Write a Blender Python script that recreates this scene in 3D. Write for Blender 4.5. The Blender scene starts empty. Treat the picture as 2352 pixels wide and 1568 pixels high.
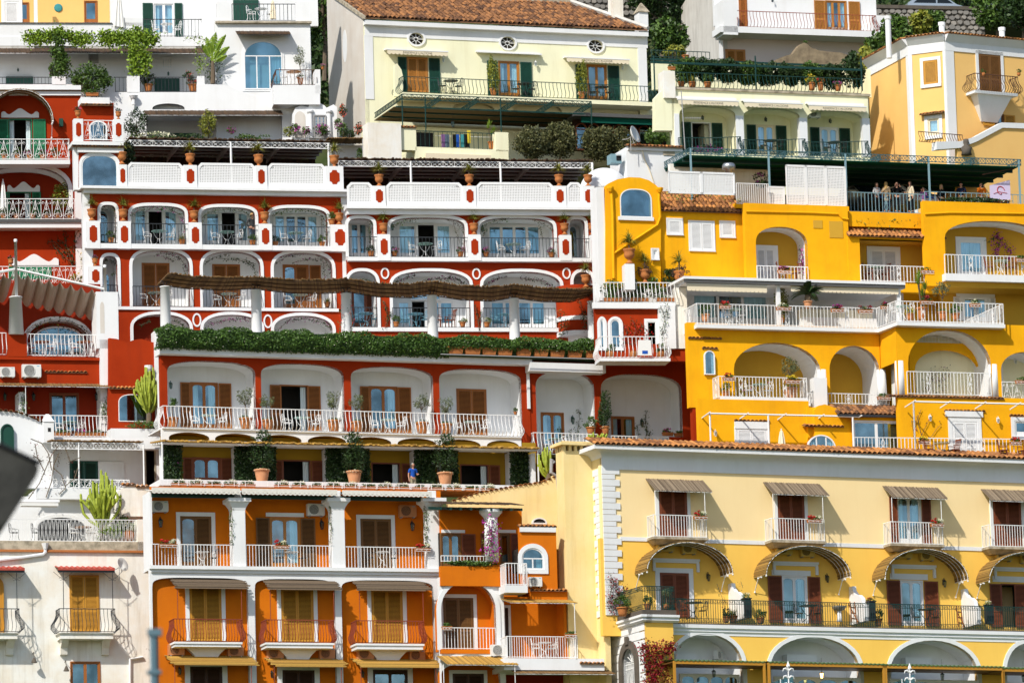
import bpy,math,random
import numpy as np
from mathutils import Vector,Matrix,geometry
R=math.radians
random.seed(11)
rng=np.random.default_rng(11)
scn=bpy.context.scene
COL=scn.collection
# camera, sky, sun, exposure
FPX=14000.0
PITCH,ROLL=R(9.5),R(1.6)
CAM=Vector((0,0,2.0))
_r0=Vector((1,0,0));_u0=Vector((0,-math.sin(PITCH),math.cos(PITCH)))
FW=Vector((0,math.cos(PITCH),math.sin(PITCH)))
RT=_r0*math.cos(ROLL)-_u0*math.sin(ROLL)
UP=_u0*math.cos(ROLL)+_r0*math.sin(ROLL)
cd=bpy.data.cameras.new('camera');cam=bpy.data.objects.new('camera',cd);COL.objects.link(cam)
cd.sensor_width=36;cd.lens=FPX/2352*36;cd.clip_start=1;cd.clip_end=3000
cam.matrix_world=Matrix(((RT.x,UP.x,-FW.x,CAM.x),(RT.y,UP.y,-FW.y,CAM.y),(RT.z,UP.z,-FW.z,CAM.z),(0,0,0,1)))
cd.dof.use_dof=True;cd.dof.focus_distance=318;cd.dof.aperture_fstop=1.5
scn.camera=cam
SUN_EL,SUN_AZ=R(42),R(31)
to_sun=Vector((-math.sin(SUN_AZ)*math.cos(SUN_EL),-math.cos(SUN_AZ)*math.cos(SUN_EL),math.sin(SUN_EL)))
wd=bpy.data.worlds.new('World');scn.world=wd;wd.use_nodes=True
nt=wd.node_tree;bg=nt.nodes['Background']
sk=nt.nodes.new('ShaderNodeTexSky');sk.sky_type='NISHITA';sk.sun_disc=False
sk.sun_elevation=SUN_EL;sk.sun_rotation=math.atan2(to_sun.x,to_sun.y)
nt.links.new(sk.outputs[0],bg.inputs[0]);bg.inputs[1].default_value=0.12
sl=bpy.data.lights.new('sun','SUN');sl.energy=3.9;sl.angle=R(1.2);sl.color=(1.0,0.95,0.86)
so=bpy.data.objects.new('sun',sl);COL.objects.link(so)
so.rotation_euler=to_sun.to_track_quat('Z','Y').to_euler();so.location=(-100,100,200)
vs=scn.view_settings
vs.view_transform='Standard';vs.look='None';vs.gamma=1;vs.use_curve_mapping=False
vs.exposure=0.22
# materials
MATS={}
def _n(nt,t,**kw):
 n=nt.nodes.new(t)
 for k,v in kw.items():setattr(n,k,v)
 return n
def mat(name,col,rough=0.7,kind='plain',col2=None,amt=0.12,bump=0.0,scale=1.0,metal=0.0,dirt=0.0,dirtcol=(0.12,0.09,0.06),spec=0.35):
 m=bpy.data.materials.new(name);m.use_nodes=True;MATS[name]=m
 t=m.node_tree;b=t.nodes['Principled BSDF']
 b.inputs['Roughness'].default_value=rough;b.inputs['Metallic'].default_value=metal
 b.inputs['Specular IOR Level'].default_value=spec
 if kind in('plaster','stone','cloth'):b.inputs['Specular IOR Level'].default_value=0.05
 c4=(*col,1)
 if kind=='plain':
  b.inputs['Base Color'].default_value=c4;return m
 L=t.links.new
 tc=_n(t,'ShaderNodeTexCoord');
 mix=_n(t,'ShaderNodeMix',data_type='RGBA');mix.inputs[6].default_value=c4
 mix.inputs[7].default_value=(*(col2 if col2 else tuple(c*0.72 for c in col)),1)
 if kind in('plaster','noise','stone','cloth'):
  nz=_n(t,'ShaderNodeTexNoise');nz.inputs['Scale'].default_value={'plaster':0.55,'noise':6,'stone':3,'cloth':9}[kind]*scale
  nz.inputs['Detail'].default_value=7;nz.inputs['Roughness'].default_value=0.62
  L(tc.outputs['Object'],nz.inputs['Vector'])
  mr=_n(t,'ShaderNodeMapRange');mr.inputs[1].default_value=0.38;mr.inputs[2].default_value=0.72
  mr.inputs[3].default_value=0;mr.inputs[4].default_value=min(1,amt*5)
  L(nz.outputs['Fac'],mr.inputs[0]);L(mr.outputs[0],mix.inputs[0])
  out=mix.outputs[2]
  if dirt>0:
   mp=_n(t,'ShaderNodeMapping');mp.inputs['Scale'].default_value=(2.3,2.3,0.22)
   L(tc.outputs['Object'],mp.inputs[0])
   n2=_n(t,'ShaderNodeTexNoise');n2.inputs['Scale'].default_value=1.0;n2.inputs['Detail'].default_value=8
   n2.inputs['Roughness'].default_value=0.7
   L(mp.outputs[0],n2.inputs['Vector'])
   m2=_n(t,'ShaderNodeMapRange');m2.inputs[1].default_value=0.5;m2.inputs[2].default_value=0.8
   m2.inputs[3].default_value=0;m2.inputs[4].default_value=dirt
   L(n2.outputs['Fac'],m2.inputs[0])
   mx=_n(t,'ShaderNodeMix',data_type='RGBA');mx.inputs[7].default_value=(*dirtcol,1)
   L(m2.outputs[0],mx.inputs[0]);L(out,mx.inputs[6]);out=mx.outputs[2]
  L(out,b.inputs['Base Color'])
  if bump>0:
   n3=_n(t,'ShaderNodeTexNoise');n3.inputs['Scale'].default_value=22*scale;n3.inputs['Detail'].default_value=4
   L(tc.outputs['Object'],n3.inputs['Vector'])
   bp=_n(t,'ShaderNodeBump');bp.inputs['Strength'].default_value=bump;bp.inputs['Distance'].default_value=0.03
   L(n3.outputs['Fac'],bp.inputs['Height']);L(bp.outputs[0],b.inputs['Normal'])
 elif kind=='wood':
  mp=_n(t,'ShaderNodeMapping');mp.inputs['Scale'].default_value=(14,14,1.2)
  L(tc.outputs['Object'],mp.inputs[0])
  nz=_n(t,'ShaderNodeTexNoise');nz.inputs['Scale'].default_value=1.6;nz.inputs['Detail'].default_value=5
  L(mp.outputs[0],nz.inputs['Vector']);L(nz.outputs['Fac'],mix.inputs[0]);L(mix.outputs[2],b.inputs['Base Color'])
 elif kind in('island','object'):
  if kind=='island':
   g=_n(t,'ShaderNodeNewGeometry');src=g.outputs['Random Per Island']
  else:
   g=_n(t,'ShaderNodeObjectInfo');src=g.outputs['Random']
  wn=_n(t,'ShaderNodeTexNoise');wn.inputs['Scale'].default_value=9*scale;wn.inputs['Detail'].default_value=4
  L(tc.outputs['Object'],wn.inputs['Vector'])
  ad=_n(t,'ShaderNodeMath',operation='MULTIPLY_ADD');ad.inputs[1].default_value=amt;L(wn.outputs['Fac'],ad.inputs[0]);L(src,ad.inputs[2])
  su=_n(t,'ShaderNodeMath',operation='SUBTRACT',use_clamp=True);L(ad.outputs[0],su.inputs[0]);su.inputs[1].default_value=amt*0.5
  L(su.outputs[0],mix.inputs[0]);L(mix.outputs[2],b.inputs['Base Color'])
 return m
def glassmat(name,tint,refl=0.35,gt=(0.46,0.84,1.0)):
 m=bpy.data.materials.new(name);m.use_nodes=True;MATS[name]=m
 t=m.node_tree;t.nodes.remove(t.nodes['Principled BSDF']);o=t.nodes['Material Output']
 tr=_n(t,'ShaderNodeBsdfTransparent');tr.inputs[0].default_value=(*tint,1)
 gl=_n(t,'ShaderNodeBsdfGlossy');gl.inputs[0].default_value=(*gt,1);gl.inputs[1].default_value=0.03
 mx=_n(t,'ShaderNodeMixShader');tc=_n(t,'ShaderNodeTexCoord');nz=_n(t,'ShaderNodeTexNoise');nz.inputs['Scale'].default_value=0.9;nz.inputs['Detail'].default_value=3
 mr=_n(t,'ShaderNodeMapRange');mr.inputs[1].default_value=0.35;mr.inputs[2].default_value=0.65;mr.inputs[3].default_value=refl*.55;mr.inputs[4].default_value=refl*1.35
 t.links.new(tc.outputs['Object'],nz.inputs['Vector']);t.links.new(nz.outputs['Fac'],mr.inputs[0]);t.links.new(mr.outputs[0],mx.inputs[0])
 t.links.new(tr.outputs[0],mx.inputs[1]);t.links.new(gl.outputs[0],mx.inputs[2]);t.links.new(mx.outputs[0],o.inputs[0])
 return m
mat('white',(0.79,0.80,0.81),0.75,'plaster',(0.70,0.70,0.69),0.13,0.15,dirt=0.16,dirtcol=(0.45,0.40,0.33))
mat('white_old',(0.86,0.85,0.80),0.85,'plaster',(0.72,0.56,0.34),0.09,0.4,1.6,dirt=0.55,dirtcol=(0.42,0.37,0.28))
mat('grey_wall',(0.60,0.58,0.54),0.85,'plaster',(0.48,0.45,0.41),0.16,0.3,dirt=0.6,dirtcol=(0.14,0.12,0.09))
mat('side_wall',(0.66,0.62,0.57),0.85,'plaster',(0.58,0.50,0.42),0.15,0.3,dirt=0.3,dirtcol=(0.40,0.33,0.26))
mat('red',(0.365,0.036,0.007),0.8,'plaster',(0.275,0.024,0.005),0.14,0.12,dirt=0.3,dirtcol=(0.12,0.02,0.012))
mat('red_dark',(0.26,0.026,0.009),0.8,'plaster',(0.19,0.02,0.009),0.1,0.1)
mat('yellow',(0.90,0.44,0.010),0.8,'plaster',(0.74,0.31,0.008),0.13,0.2,dirt=0.28,dirtcol=(0.50,0.22,0.02))
mat('ochre_shaded',(0.36,0.215,0.022),0.85,'plaster',(0.28,0.16,0.016),0.1,0.1)  # darker copy of ochre: shade under the balcony put into the colour
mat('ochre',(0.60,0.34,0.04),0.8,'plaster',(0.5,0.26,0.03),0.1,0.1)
mat('pale_yellow',(0.86,0.84,0.60),0.8,'plaster',(0.80,0.77,0.51),0.1,0.15,dirt=0.3,dirtcol=(0.55,0.45,0.24))
mat('lemon',(0.86,0.69,0.35),0.8,'plaster',(0.78,0.58,0.2),0.12,0.15,dirt=0.4,dirtcol=(0.55,0.36,0.14))
mat('cream_yellow',(0.95,0.73,0.39),0.8,'plaster',(0.91,0.67,0.34),0.1,0.15,dirt=0.1,dirtcol=(0.6,0.4,0.14))
mat('sun_yellow',(0.95,0.59,0.12),0.8,'plaster',(0.88,0.51,0.09),0.1,0.15,dirt=0.12,dirtcol=(0.58,0.32,0.06))
mat('apricot',(0.86,0.54,0.19),0.8,'plaster',(0.79,0.46,0.15),0.1,0.15,dirt=0.1,dirtcol=(0.6,0.38,0.16))
mat('orange',(0.66,0.175,0.008),0.8,'plaster',(0.50,0.12,0.010),0.12,0.15,dirt=0.16,dirtcol=(0.28,0.07,0.015))
mat('pink_white',(0.72,0.62,0.58),0.8,'plaster',(0.66,0.55,0.50),0.1,0.15)
mat('wood_orange',(0.42,0.15,0.03),0.45,'wood',(0.27,0.08,0.014))
mat('wood_light',(0.50,0.22,0.045),0.45,'wood',(0.36,0.13,0.02))
mat('wood_red',(0.25,0.07,0.026),0.5,'wood',(0.17,0.042,0.017))
mat('wood_gold',(0.60,0.30,0.03),0.5,'wood',(0.42,0.18,0.02))
mat('wood_brown',(0.21,0.095,0.022),0.5,'wood',(0.13,0.055,0.014))
mat('wood_dark',(0.07,0.03,0.016),0.5,'wood',(0.04,0.018,0.01))
mat('green_dark',(0.010,0.070,0.046),0.5,'wood',(0.006,0.045,0.03))
mat('green_bright',(0.012,0.20,0.085),0.5,'wood',(0.008,0.14,0.06))
mat('green_iron',(0.006,0.042,0.036),0.5)
mat('teal_iron',(0.05,0.12,0.14),0.5)
mat('blue_iron',(0.20,0.33,0.38),0.5)
mat('iron',(0.028,0.030,0.034),0.5)
mat('rust',(0.24,0.045,0.02),0.6)
mat('brown_iron',(0.09,0.04,0.025),0.6)
mat('metal_white',(0.82,0.82,0.81),0.4)
mat('paint_white',(0.80,0.80,0.80),0.45,'noise',(0.72,0.72,0.72),0.08)
mat('steel',(0.45,0.46,0.47),0.35,metal=0.8)
mat('grey_metal',(0.35,0.35,0.35),0.5)
mat('ac_white',(0.74,0.74,0.71),0.5,'noise',(0.62,0.6,0.56),0.1)
mat('ac_yellow',(0.72,0.50,0.12),0.55,'noise',(0.6,0.4,0.1),0.1)
mat('ac_orange',(0.55,0.24,0.10),0.55,'noise',(0.45,0.18,0.07),0.1)
mat('louvre_gap_shade',(0.016,0.010,0.006),0.9)  # shade between shutter slats, painted on the leaf backing
mat('dark',(0.012,0.012,0.014),0.6)
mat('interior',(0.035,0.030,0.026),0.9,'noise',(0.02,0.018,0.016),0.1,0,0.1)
mat('terracotta',(0.48,0.175,0.05),0.85,'noise',(0.33,0.11,0.032),0.14,0.2)
mat('terracotta_pale',(0.62,0.30,0.15),0.8,'noise',(0.5,0.22,0.1),0.14,0.2)
mat('roof_tile',(0.56,0.24,0.07),0.85,'object',(0.16,0.065,0.028),0.5,scale=0.8)
mat('roof_tile_dark',(0.36,0.16,0.06),0.9,'object',(0.085,0.042,0.025),0.5,scale=0.8)
mat('roof_tile_more',(0.36,0.16,0.06),0.9,'island',(0.085,0.042,0.025),0.5,scale=0.8)
mat('roof_bed',(0.20,0.10,0.05),0.9,'noise',(0.11,0.06,0.035),0.14,0.3)
mat('reed_brown',(0.28,0.16,0.055),0.85,'island',(0.13,0.07,0.028),0.35)
mat('reed_dark',(0.10,0.055,0.026),0.9,'island',(0.04,0.024,0.014),0.35)
mat('reed_weathered',(0.20,0.145,0.095),0.9,'island',(0.06,0.042,0.028),0.4)
mat('reed_canopy',(0.42,0.25,0.06),0.9,'island',(0.12,0.07,0.02),0.35)
mat('reed_gold',(0.62,0.37,0.075),0.85,'island',(0.26,0.14,0.03),0.35)
mat('reed_grey',(0.31,0.24,0.165),0.9,'island',(0.10,0.072,0.048),0.4)
mat('cloth_cream',(0.78,0.68,0.50),0.9,'cloth',(0.7,0.6,0.43),0.06)
mat('cloth_taupe',(0.52,0.45,0.38),0.9,'cloth',(0.46,0.39,0.33),0.06)
mat('cloth_white',(0.78,0.77,0.74),0.9,'cloth',(0.68,0.67,0.65),0.06)
mat('cloth_brown',(0.12,0.085,0.045),0.9,'cloth',(0.09,0.06,0.035),0.08)
mat('cloth_green',(0.008,0.085,0.062),0.9,'cloth',(0.006,0.06,0.045),0.08)
mat('curtain',(0.74,0.82,0.84),0.9)
mat('curtain_gold',(0.6,0.45,0.18),0.9)
mat('stone',(0.34,0.31,0.27),0.9,'object',(0.20,0.19,0.175),0.5,scale=0.6)
mat('stone_joint',(0.10,0.09,0.075),0.95,'noise',(0.07,0.06,0.05),0.1)
mat('concrete',(0.34,0.31,0.26),0.9,'stone',(0.16,0.14,0.115),0.2,0.5)
mat('weathered',(0.52,0.45,0.34),0.9,'stone',(0.16,0.14,0.10),0.2,0.5,0.8)
mat('dark_stone',(0.13,0.11,0.09),0.9,'stone',(0.08,0.07,0.06),0.15,0.4)
mat('mast_blue',(0.09,0.16,0.20),0.5)
mat('shaded_weathered',(0.06,0.06,0.055),0.9,'stone',(0.02,0.02,0.02),0.25,0.4,0.5)  # weathered roof end with its shade put into the near-black colour
mat('ruin',(0.30,0.235,0.15),0.9,'stone',(0.13,0.10,0.07),0.2,0.5,0.8)
mat('earth',(0.045,0.065,0.02),0.95,'stone',(0.09,0.09,0.045),0.15,0.5,0.3)
mat('leaf',(0.10,0.18,0.024),0.55,'island',(0.022,0.055,0.010),0.15)
mat('leaf_dark',(0.035,0.075,0.014),0.55,'island',(0.012,0.030,0.008),0.15)
mat('leaf_hedge',(0.085,0.17,0.022),0.6,'island',(0.022,0.06,0.008),0.15)
mat('leaf_lime',(0.28,0.40,0.03),0.55,'island',(0.10,0.19,0.015),0.15)
mat('leaf_yellow',(0.30,0.30,0.03),0.55,'island',(0.09,0.12,0.015),0.15)
mat('leaf_olive',(0.17,0.20,0.085),0.6,'island',(0.065,0.085,0.035),0.15)
mat('leaf_holm',(0.14,0.135,0.045),0.6,'island',(0.03,0.042,0.014),0.15)
mat('leaf_grass',(0.34,0.32,0.05),0.55,'island',(0.11,0.13,0.02),0.15)
mat('leaf_purple',(0.10,0.055,0.035),0.6,'island',(0.05,0.025,0.02),0.15)
mat('cactus',(0.36,0.42,0.04),0.6,'noise',(0.15,0.22,0.025),0.14)
mat('bark',(0.16,0.12,0.08),0.9,'noise',(0.08,0.06,0.04),0.14,0.3)
mat('fl_red',(0.62,0.02,0.015),0.6,'island',(0.38,0.01,0.012),0.1)
mat('fl_crimson',(0.33,0.004,0.014),0.6,'island',(0.14,0.003,0.008),0.1)
mat('fl_magenta',(0.42,0.02,0.30),0.6,'island',(0.24,0.01,0.16),0.1)
mat('fl_pink',(0.62,0.12,0.40),0.6,'island',(0.45,0.05,0.28),0.1)
mat('fl_coral',(0.75,0.13,0.07),0.6,'island',(0.6,0.08,0.05),0.1)
mat('fl_white',(0.80,0.78,0.62),0.6,'island',(0.6,0.6,0.35),0.1)
mat('fl_yellow',(0.80,0.60,0.03),0.6,'island',(0.6,0.45,0.03),0.1)
mat('skin',(0.50,0.26,0.17),0.6)
mat('hair_blond',(0.45,0.28,0.10),0.6);mat('hair_brown',(0.05,0.028,0.015),0.6);mat('hair_grey',(0.32,0.30,0.28),0.6)
for n_,c_ in dict(c_blue=(0.02,0.09,0.42),c_navy=(0.012,0.016,0.04),c_black=(0.012,0.012,0.013),c_charcoal=(0.05,0.052,0.055),c_grey=(0.42,0.42,0.42),c_jeans=(0.10,0.13,0.18),c_beige=(0.46,0.33,0.20),c_cream=(0.66,0.56,0.40),c_purple=(0.22,0.10,0.26),c_orange=(0.70,0.17,0.015),c_khaki=(0.3,0.26,0.17),c_red=(0.5,0.02,0.02),c_teal=(0.06,0.28,0.30),c_skyblue=(0.16,0.42,0.58)).items():
 mat(n_,c_,0.85,'cloth',tuple(x*0.8 for x in c_),0.06)
mat('lilac',(0.60,0.53,0.72),0.6)
mat('text',(0.10,0.09,0.08),0.8)
mat('car_silver',(0.50,0.54,0.58),0.25,metal=0.6);mat('car_black',(0.012,0.014,0.018),0.2)
mat('car_white',(0.75,0.75,0.75),0.25);mat('car_glass',(0.01,0.013,0.016),0.08);mat('plate_blue',(0.03,0.10,0.45),0.4)
mat('green_sheet',(0.07,0.17,0.055),0.7,'noise',(0.16,0.15,0.06),0.14);mat('red_sheet',(0.42,0.07,0.045),0.7,'noise',(0.32,0.05,0.04),0.12)
mat('white_sheet',(0.72,0.70,0.64),0.7,'noise',(0.58,0.54,0.46),0.14)
mat('bamboo',(0.45,0.26,0.07),0.6)
mat('slate',(0.10,0.10,0.10),0.8,'noise',(0.06,0.06,0.06),0.1)
mat('wicker_blue',(0.22,0.50,0.62),0.7);mat('table_glass',(0.36,0.60,0.54),0.12)
glassmat('glass',(0.72,0.90,0.95),0.36,(0.62,0.85,0.95))
glassmat('glass_deep',(0.36,0.56,0.62),0.34,(0.52,0.78,0.9))
glassmat('glass_frost',(0.62,0.72,0.68),0.12)
glassmat('lantern_glass',(0.8,0.8,0.75),0.2)
mg=bpy.data.materials.new('lamp_glow');mg.use_nodes=True;MATS['lamp_glow']=mg
mg.node_tree.nodes['Principled BSDF'].inputs['Emission Color'].default_value=(1,0.62,0.2,1);mg.node_tree.nodes['Principled BSDF'].inputs['Emission Strength'].default_value=6
# mesh builder
class MB:
 def __init__(s):s.v=[];s.f=[];s.alt=[]
 def quad(s,a,b,c,d):
  i=len(s.v);s.v+=[tuple(a),tuple(b),tuple(c),tuple(d)];s.f.append((i,i+1,i+2,i+3));return s
 def tri(s,a,b,c):
  i=len(s.v);s.v+=[tuple(a),tuple(b),tuple(c)];s.f.append((i,i+1,i+2));return s
 def hexa(s,p):
  i=len(s.v);s.v+=[tuple(q)for q in p]
  for f in((0,3,2,1),(4,5,6,7),(0,1,5,4),(1,2,6,5),(2,3,7,6),(3,0,4,7)):s.f.append(tuple(i+k for k in f))
  return s
 def box(s,x0,x1,y0,y1,z0,z1):
  if x0>x1:x0,x1=x1,x0
  if y0>y1:y0,y1=y1,y0
  if z0>z1:z0,z1=z1,z0
  return s.hexa([(x0,y0,z0),(x1,y0,z0),(x1,y1,z0),(x0,y1,z0),(x0,y0,z1),(x1,y0,z1),(x1,y1,z1),(x0,y1,z1)])
 def tube(s,pts,r,n=4,caps=True):
  pts=[Vector(p)for p in pts];rs=r if isinstance(r,(list,tuple))else[r]*len(pts)
  base=len(s.v);ref=None
  for k,p in enumerate(pts):
   t=(pts[min(k+1,len(pts)-1)]-pts[max(k-1,0)])
   t=t.normalized()if t.length>1e-9 else Vector((0,0,1))
   if ref is None:ref=Vector((0,1,0))if abs(t.y)<0.8 else Vector((1,0,0))
   a=t.cross(ref).normalized();b=t.cross(a);ref=-b if False else ref
   for j in range(n):
    w=2*math.pi*(j+0.5)/n
    s.v.append(tuple(p+(a*math.cos(w)+b*math.sin(w))*rs[k]))
  for k in range(len(pts)-1):
   for j in range(n):
    q=(j+1)%n
    s.f.append((base+k*n+j,base+k*n+q,base+(k+1)*n+q,base+(k+1)*n+j))
  if caps:
   s.f.append(tuple(base+j for j in range(n))[::-1]);e=base+(len(pts)-1)*n
   s.f.append(tuple(e+j for j in range(n)))
  return s
 def lathe(s,prof,c=(0,0,0),n=14,a0=0.0,a1=2*math.pi,cap=True):
  base=len(s.v);full=abs(a1-a0-2*math.pi)<1e-6;m=n if full else n+1
  for r,z in prof:
   for j in range(m):
    w=a0+(a1-a0)*j/n;s.v.append((c[0]+r*math.cos(w),c[1]+r*math.sin(w),c[2]+z))
  for k in range(len(prof)-1):
   for j in range(n):
    q=(j+1)%m
    s.f.append((base+k*m+j,base+k*m+q,base+(k+1)*m+q,base+(k+1)*m+j))
  if cap and full and prof[0][0]>1e-4:s.f.append(tuple(base+j for j in range(n))[::-1])
  if cap and full and prof[-1][0]>1e-4:s.f.append(tuple(base+(len(prof)-1)*m+j for j in range(n)))
  return s
 def ball(s,c,r,n=8,m=5):
  rx,ry,rz=(r,r,r)if not isinstance(r,(tuple,list))else r
  base=len(s.v)
  for k in range(m+1):
   ph=math.pi*k/m
   for j in range(n):
    w=2*math.pi*j/n
    s.v.append((c[0]+rx*math.sin(ph)*math.cos(w),c[1]+ry*math.sin(ph)*math.sin(w),c[2]+rz*math.cos(ph)))
  for k in range(m):
   for j in range(n):
    q=(j+1)%n;s.f.append((base+k*n+j,base+(k+1)*n+j,base+(k+1)*n+q,base+k*n+q))
  return s
 def prism(s,poly,y0,y1,holes=(),back=True,front=True,sides=True):
  loops=[list(poly)]+[list(h)for h in holes]
  flat=[p for l in loops for p in l];i0=len(s.v);n=len(flat)
  s.v+=[(p[0],y0,p[1])for p in flat];s.v+=[(p[0],y1,p[1])for p in flat]
  ed=[];k=0
  for l in loops:ed+=[(k+j,k+(j+1)%len(l))for j in range(len(l))];k+=len(l)
  cv,_,cf,*_=geometry.delaunay_2d_cdt([Vector((p[0],p[1]))for p in flat],ed,[],0,1e-5)
  i1=len(s.v);m_=len(cv);s.v+=[(p.x,y0,p.y)for p in cv]
  if back:s.v+=[(p.x,y1,p.y)for p in cv]
  def inp(l,x,z):
   c=False
   for(ax,az),(bx,bz)in zip(l,l[1:]+l[:1]):
    if(az>z)!=(bz>z)and x<(bx-ax)*(z-az)/(bz-az)+ax:c=not c
   return c
  for a,b,c in cf:
   A,B,C=cv[a],cv[b],cv[c];ar=(B-A).cross(C-A)
   if abs(ar)<1e-9:continue
   q=(A+B+C)/3
   if not inp(loops[0],q.x,q.y)or any(inp(l,q.x,q.y)for l in loops[1:]):continue
   if ar<0:b,c=c,b
   if front:s.f.append((i1+a,i1+b,i1+c))
   if back:s.f.append((i1+m_+a,i1+m_+c,i1+m_+b))
  if sides:
   k=0
   for l in loops:
    m=len(l)
    for j in range(m):
     a,b=k+j,k+(j+1)%m
     s.f.append((i0+a,i0+n+a,i0+n+b,i0+b))
    k+=m
  return s
 def mesh(s,name,m,smooth=False):
  me=bpy.data.meshes.new(name);me.from_pydata(s.v,[],s.f)
  if smooth:me.polygons.foreach_set('use_smooth',[True]*len(me.polygons))
  if m:me.materials.append(MATS[m]if isinstance(m,str)else m)
  if s.alt:
   me.materials.append(MATS['grey_metal' if 'white' in m or 'cream' in m else 'louvre_gap_shade'])  # backing coloured as the shade between slats, grey on pale leaves
   for k in s.alt:me.polygons[k].material_index=1
  me.update();return me
def npmesh(name,verts,nper,m):
 me=bpy.data.meshes.new(name);n=len(verts);nf=n//nper
 me.vertices.add(n);me.vertices.foreach_set('co',np.ascontiguousarray(verts,dtype=np.float32).ravel())
 me.loops.add(n);me.loops.foreach_set('vertex_index',np.arange(n,dtype=np.int32))
 me.polygons.add(nf);me.polygons.foreach_set('loop_start',np.arange(0,n,nper,dtype=np.int32))
 me.materials.append(MATS[m]);me.update(calc_edges=True);return me
def leafcloud(P,size,aspect=0.55,up=0.3,jit=0.35):
 """quad leaves at points P with random orientation"""
 n=len(P)
 nr=rng.normal(size=(n,3));nr[:,2]+=up;nr[:,1]-=0.35;nr/=np.linalg.norm(nr,axis=1)[:,None]
 t=rng.normal(size=(n,3));t-=(t*nr).sum(1)[:,None]*nr;t/=np.linalg.norm(t,axis=1)[:,None]
 b=np.cross(nr,t)
 s=size*(1+jit*rng.normal(size=n)).clip(0.4,1.8)
 t=t*(s/2)[:,None];b=b*(s*aspect/2)[:,None]
 V=np.empty((n,4,3));V[:,0]=P-t;V[:,1]=P+b-t*0.1;V[:,2]=P+t;V[:,3]=P-b-t*0.1
 return V.reshape(-1,3)
def blobpts(c,rad,n,clumps=14,spread=0.34,hollow=0.55):
 c=np.array(c);rad=np.array(rad if hasattr(rad,'__len__')else(rad,)*3,dtype=float)
 d=rng.normal(size=(clumps,3));d/=np.linalg.norm(d,axis=1)[:,None]
 cc=d*(hollow+(0.8-hollow)*rng.random(clumps))[:,None]
 k=rng.integers(0,clumps,n);q=rng.normal(size=(n,3));q/=np.linalg.norm(q,axis=1)[:,None]
 return c+(cc[k]+q*(spread*(0.55+0.6*rng.random(n)))[:,None])*rad
def linepts(pts,n,rad):
 pts=np.array(pts,dtype=float);seg=np.linalg.norm(np.diff(pts,axis=0),axis=1);cum=np.concatenate([[0],np.cumsum(seg)])
 t=rng.random(n)*cum[-1];out=np.stack([np.interp(t,cum,pts[:,i])for i in range(3)],1)
 return out+rng.normal(size=(n,3))*rad
 # objects
def link(name,me,parent=None,mtx=None,kind=None,label=None):
 o=bpy.data.objects.new(name,me);COL.objects.link(o)
 if parent is not None:o.parent=parent
 if mtx is not None:o.matrix_basis=mtx
 if kind:o['kind']=kind
 if label:o['label']=label
 return o
def thing(name,label,cat,loc=(0,0,0),rot=0.0,group=None,scale=1.0):
 o=bpy.data.objects.new(name,None);COL.objects.link(o);o.empty_display_size=0.2
 o.location=loc;o.rotation_euler=(0,0,rot)
 o.scale=(scale,)*3 if not hasattr(scale,'__len__')else scale
 o['label']=label;o['category']=cat
 if group:o['group']=group
 return o
def struct(name,me):return link(name,me,kind='structure')
def rayv(px,py):return FW*FPX+RT*(px-1176)+UP*(784-py)
def arch_pts(xa,xb,zb,zs,zt,e=2.0,n=16):
 cx,hw,h=(xa+xb)/2,(xb-xa)/2,zt-zs
 pts=[(xa,zb),(xb,zb)]
 for k in range(n+1):
  w=math.pi*k/n;c,s_=math.cos(w),math.sin(w)
  pts.append((cx+hw*math.copysign(abs(c)**(2/e),c),zs+h*abs(s_)**(2/e)))
 return pts
def oval_pts(cx,cz,rx,rz,n=24):return[(cx+rx*math.cos(2*math.pi*k/n),cz+rz*math.sin(2*math.pi*k/n))for k in range(n)]
WALLS=[]
class Wall:
 def __init__(s,B,poly,d,t,m,name,parent=None,back=True,label=None):
  s.B,s.poly,s.d,s.t,s.m,s.name,s.holes,s.parent,s.back,s.label=B,poly,d,t,m,name,[],parent,back,label
  WALLS.append(s)
 def hole(s,poly):
  x0=min(p[0]for p in s.poly)+0.012;x1=max(p[0]for p in s.poly)-0.012;z0=min(p[1]for p in s.poly)+0.012;z1=max(p[1]for p in s.poly)-0.012
  s.holes.append([(min(max(p[0],x0),x1),min(max(p[1],z0),z1))for p in poly]);return s.holes[-1]
 def rect(s,x0,y0,x1,y1):
  xa,xb,za,zb=s.B.rect(x0,y0,x1,y1,s.d);return s.hole([(xa,za),(xb,za),(xb,zb),(xa,zb)])
 def arch(s,x0,yt,ys,x1,yb,e=2.0):return s.hole(s.B.arch(x0,yt,ys,x1,yb,s.d,e))
 def done(s):
  mb=MB().prism(s.poly,s.d,s.d+s.t,s.holes,back=s.back)
  s.B.part(s.name,mb,s.m,parent=s.parent,label=s.label)
def finish_walls():
 for w in WALLS:w.done()
 WALLS.clear()
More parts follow.
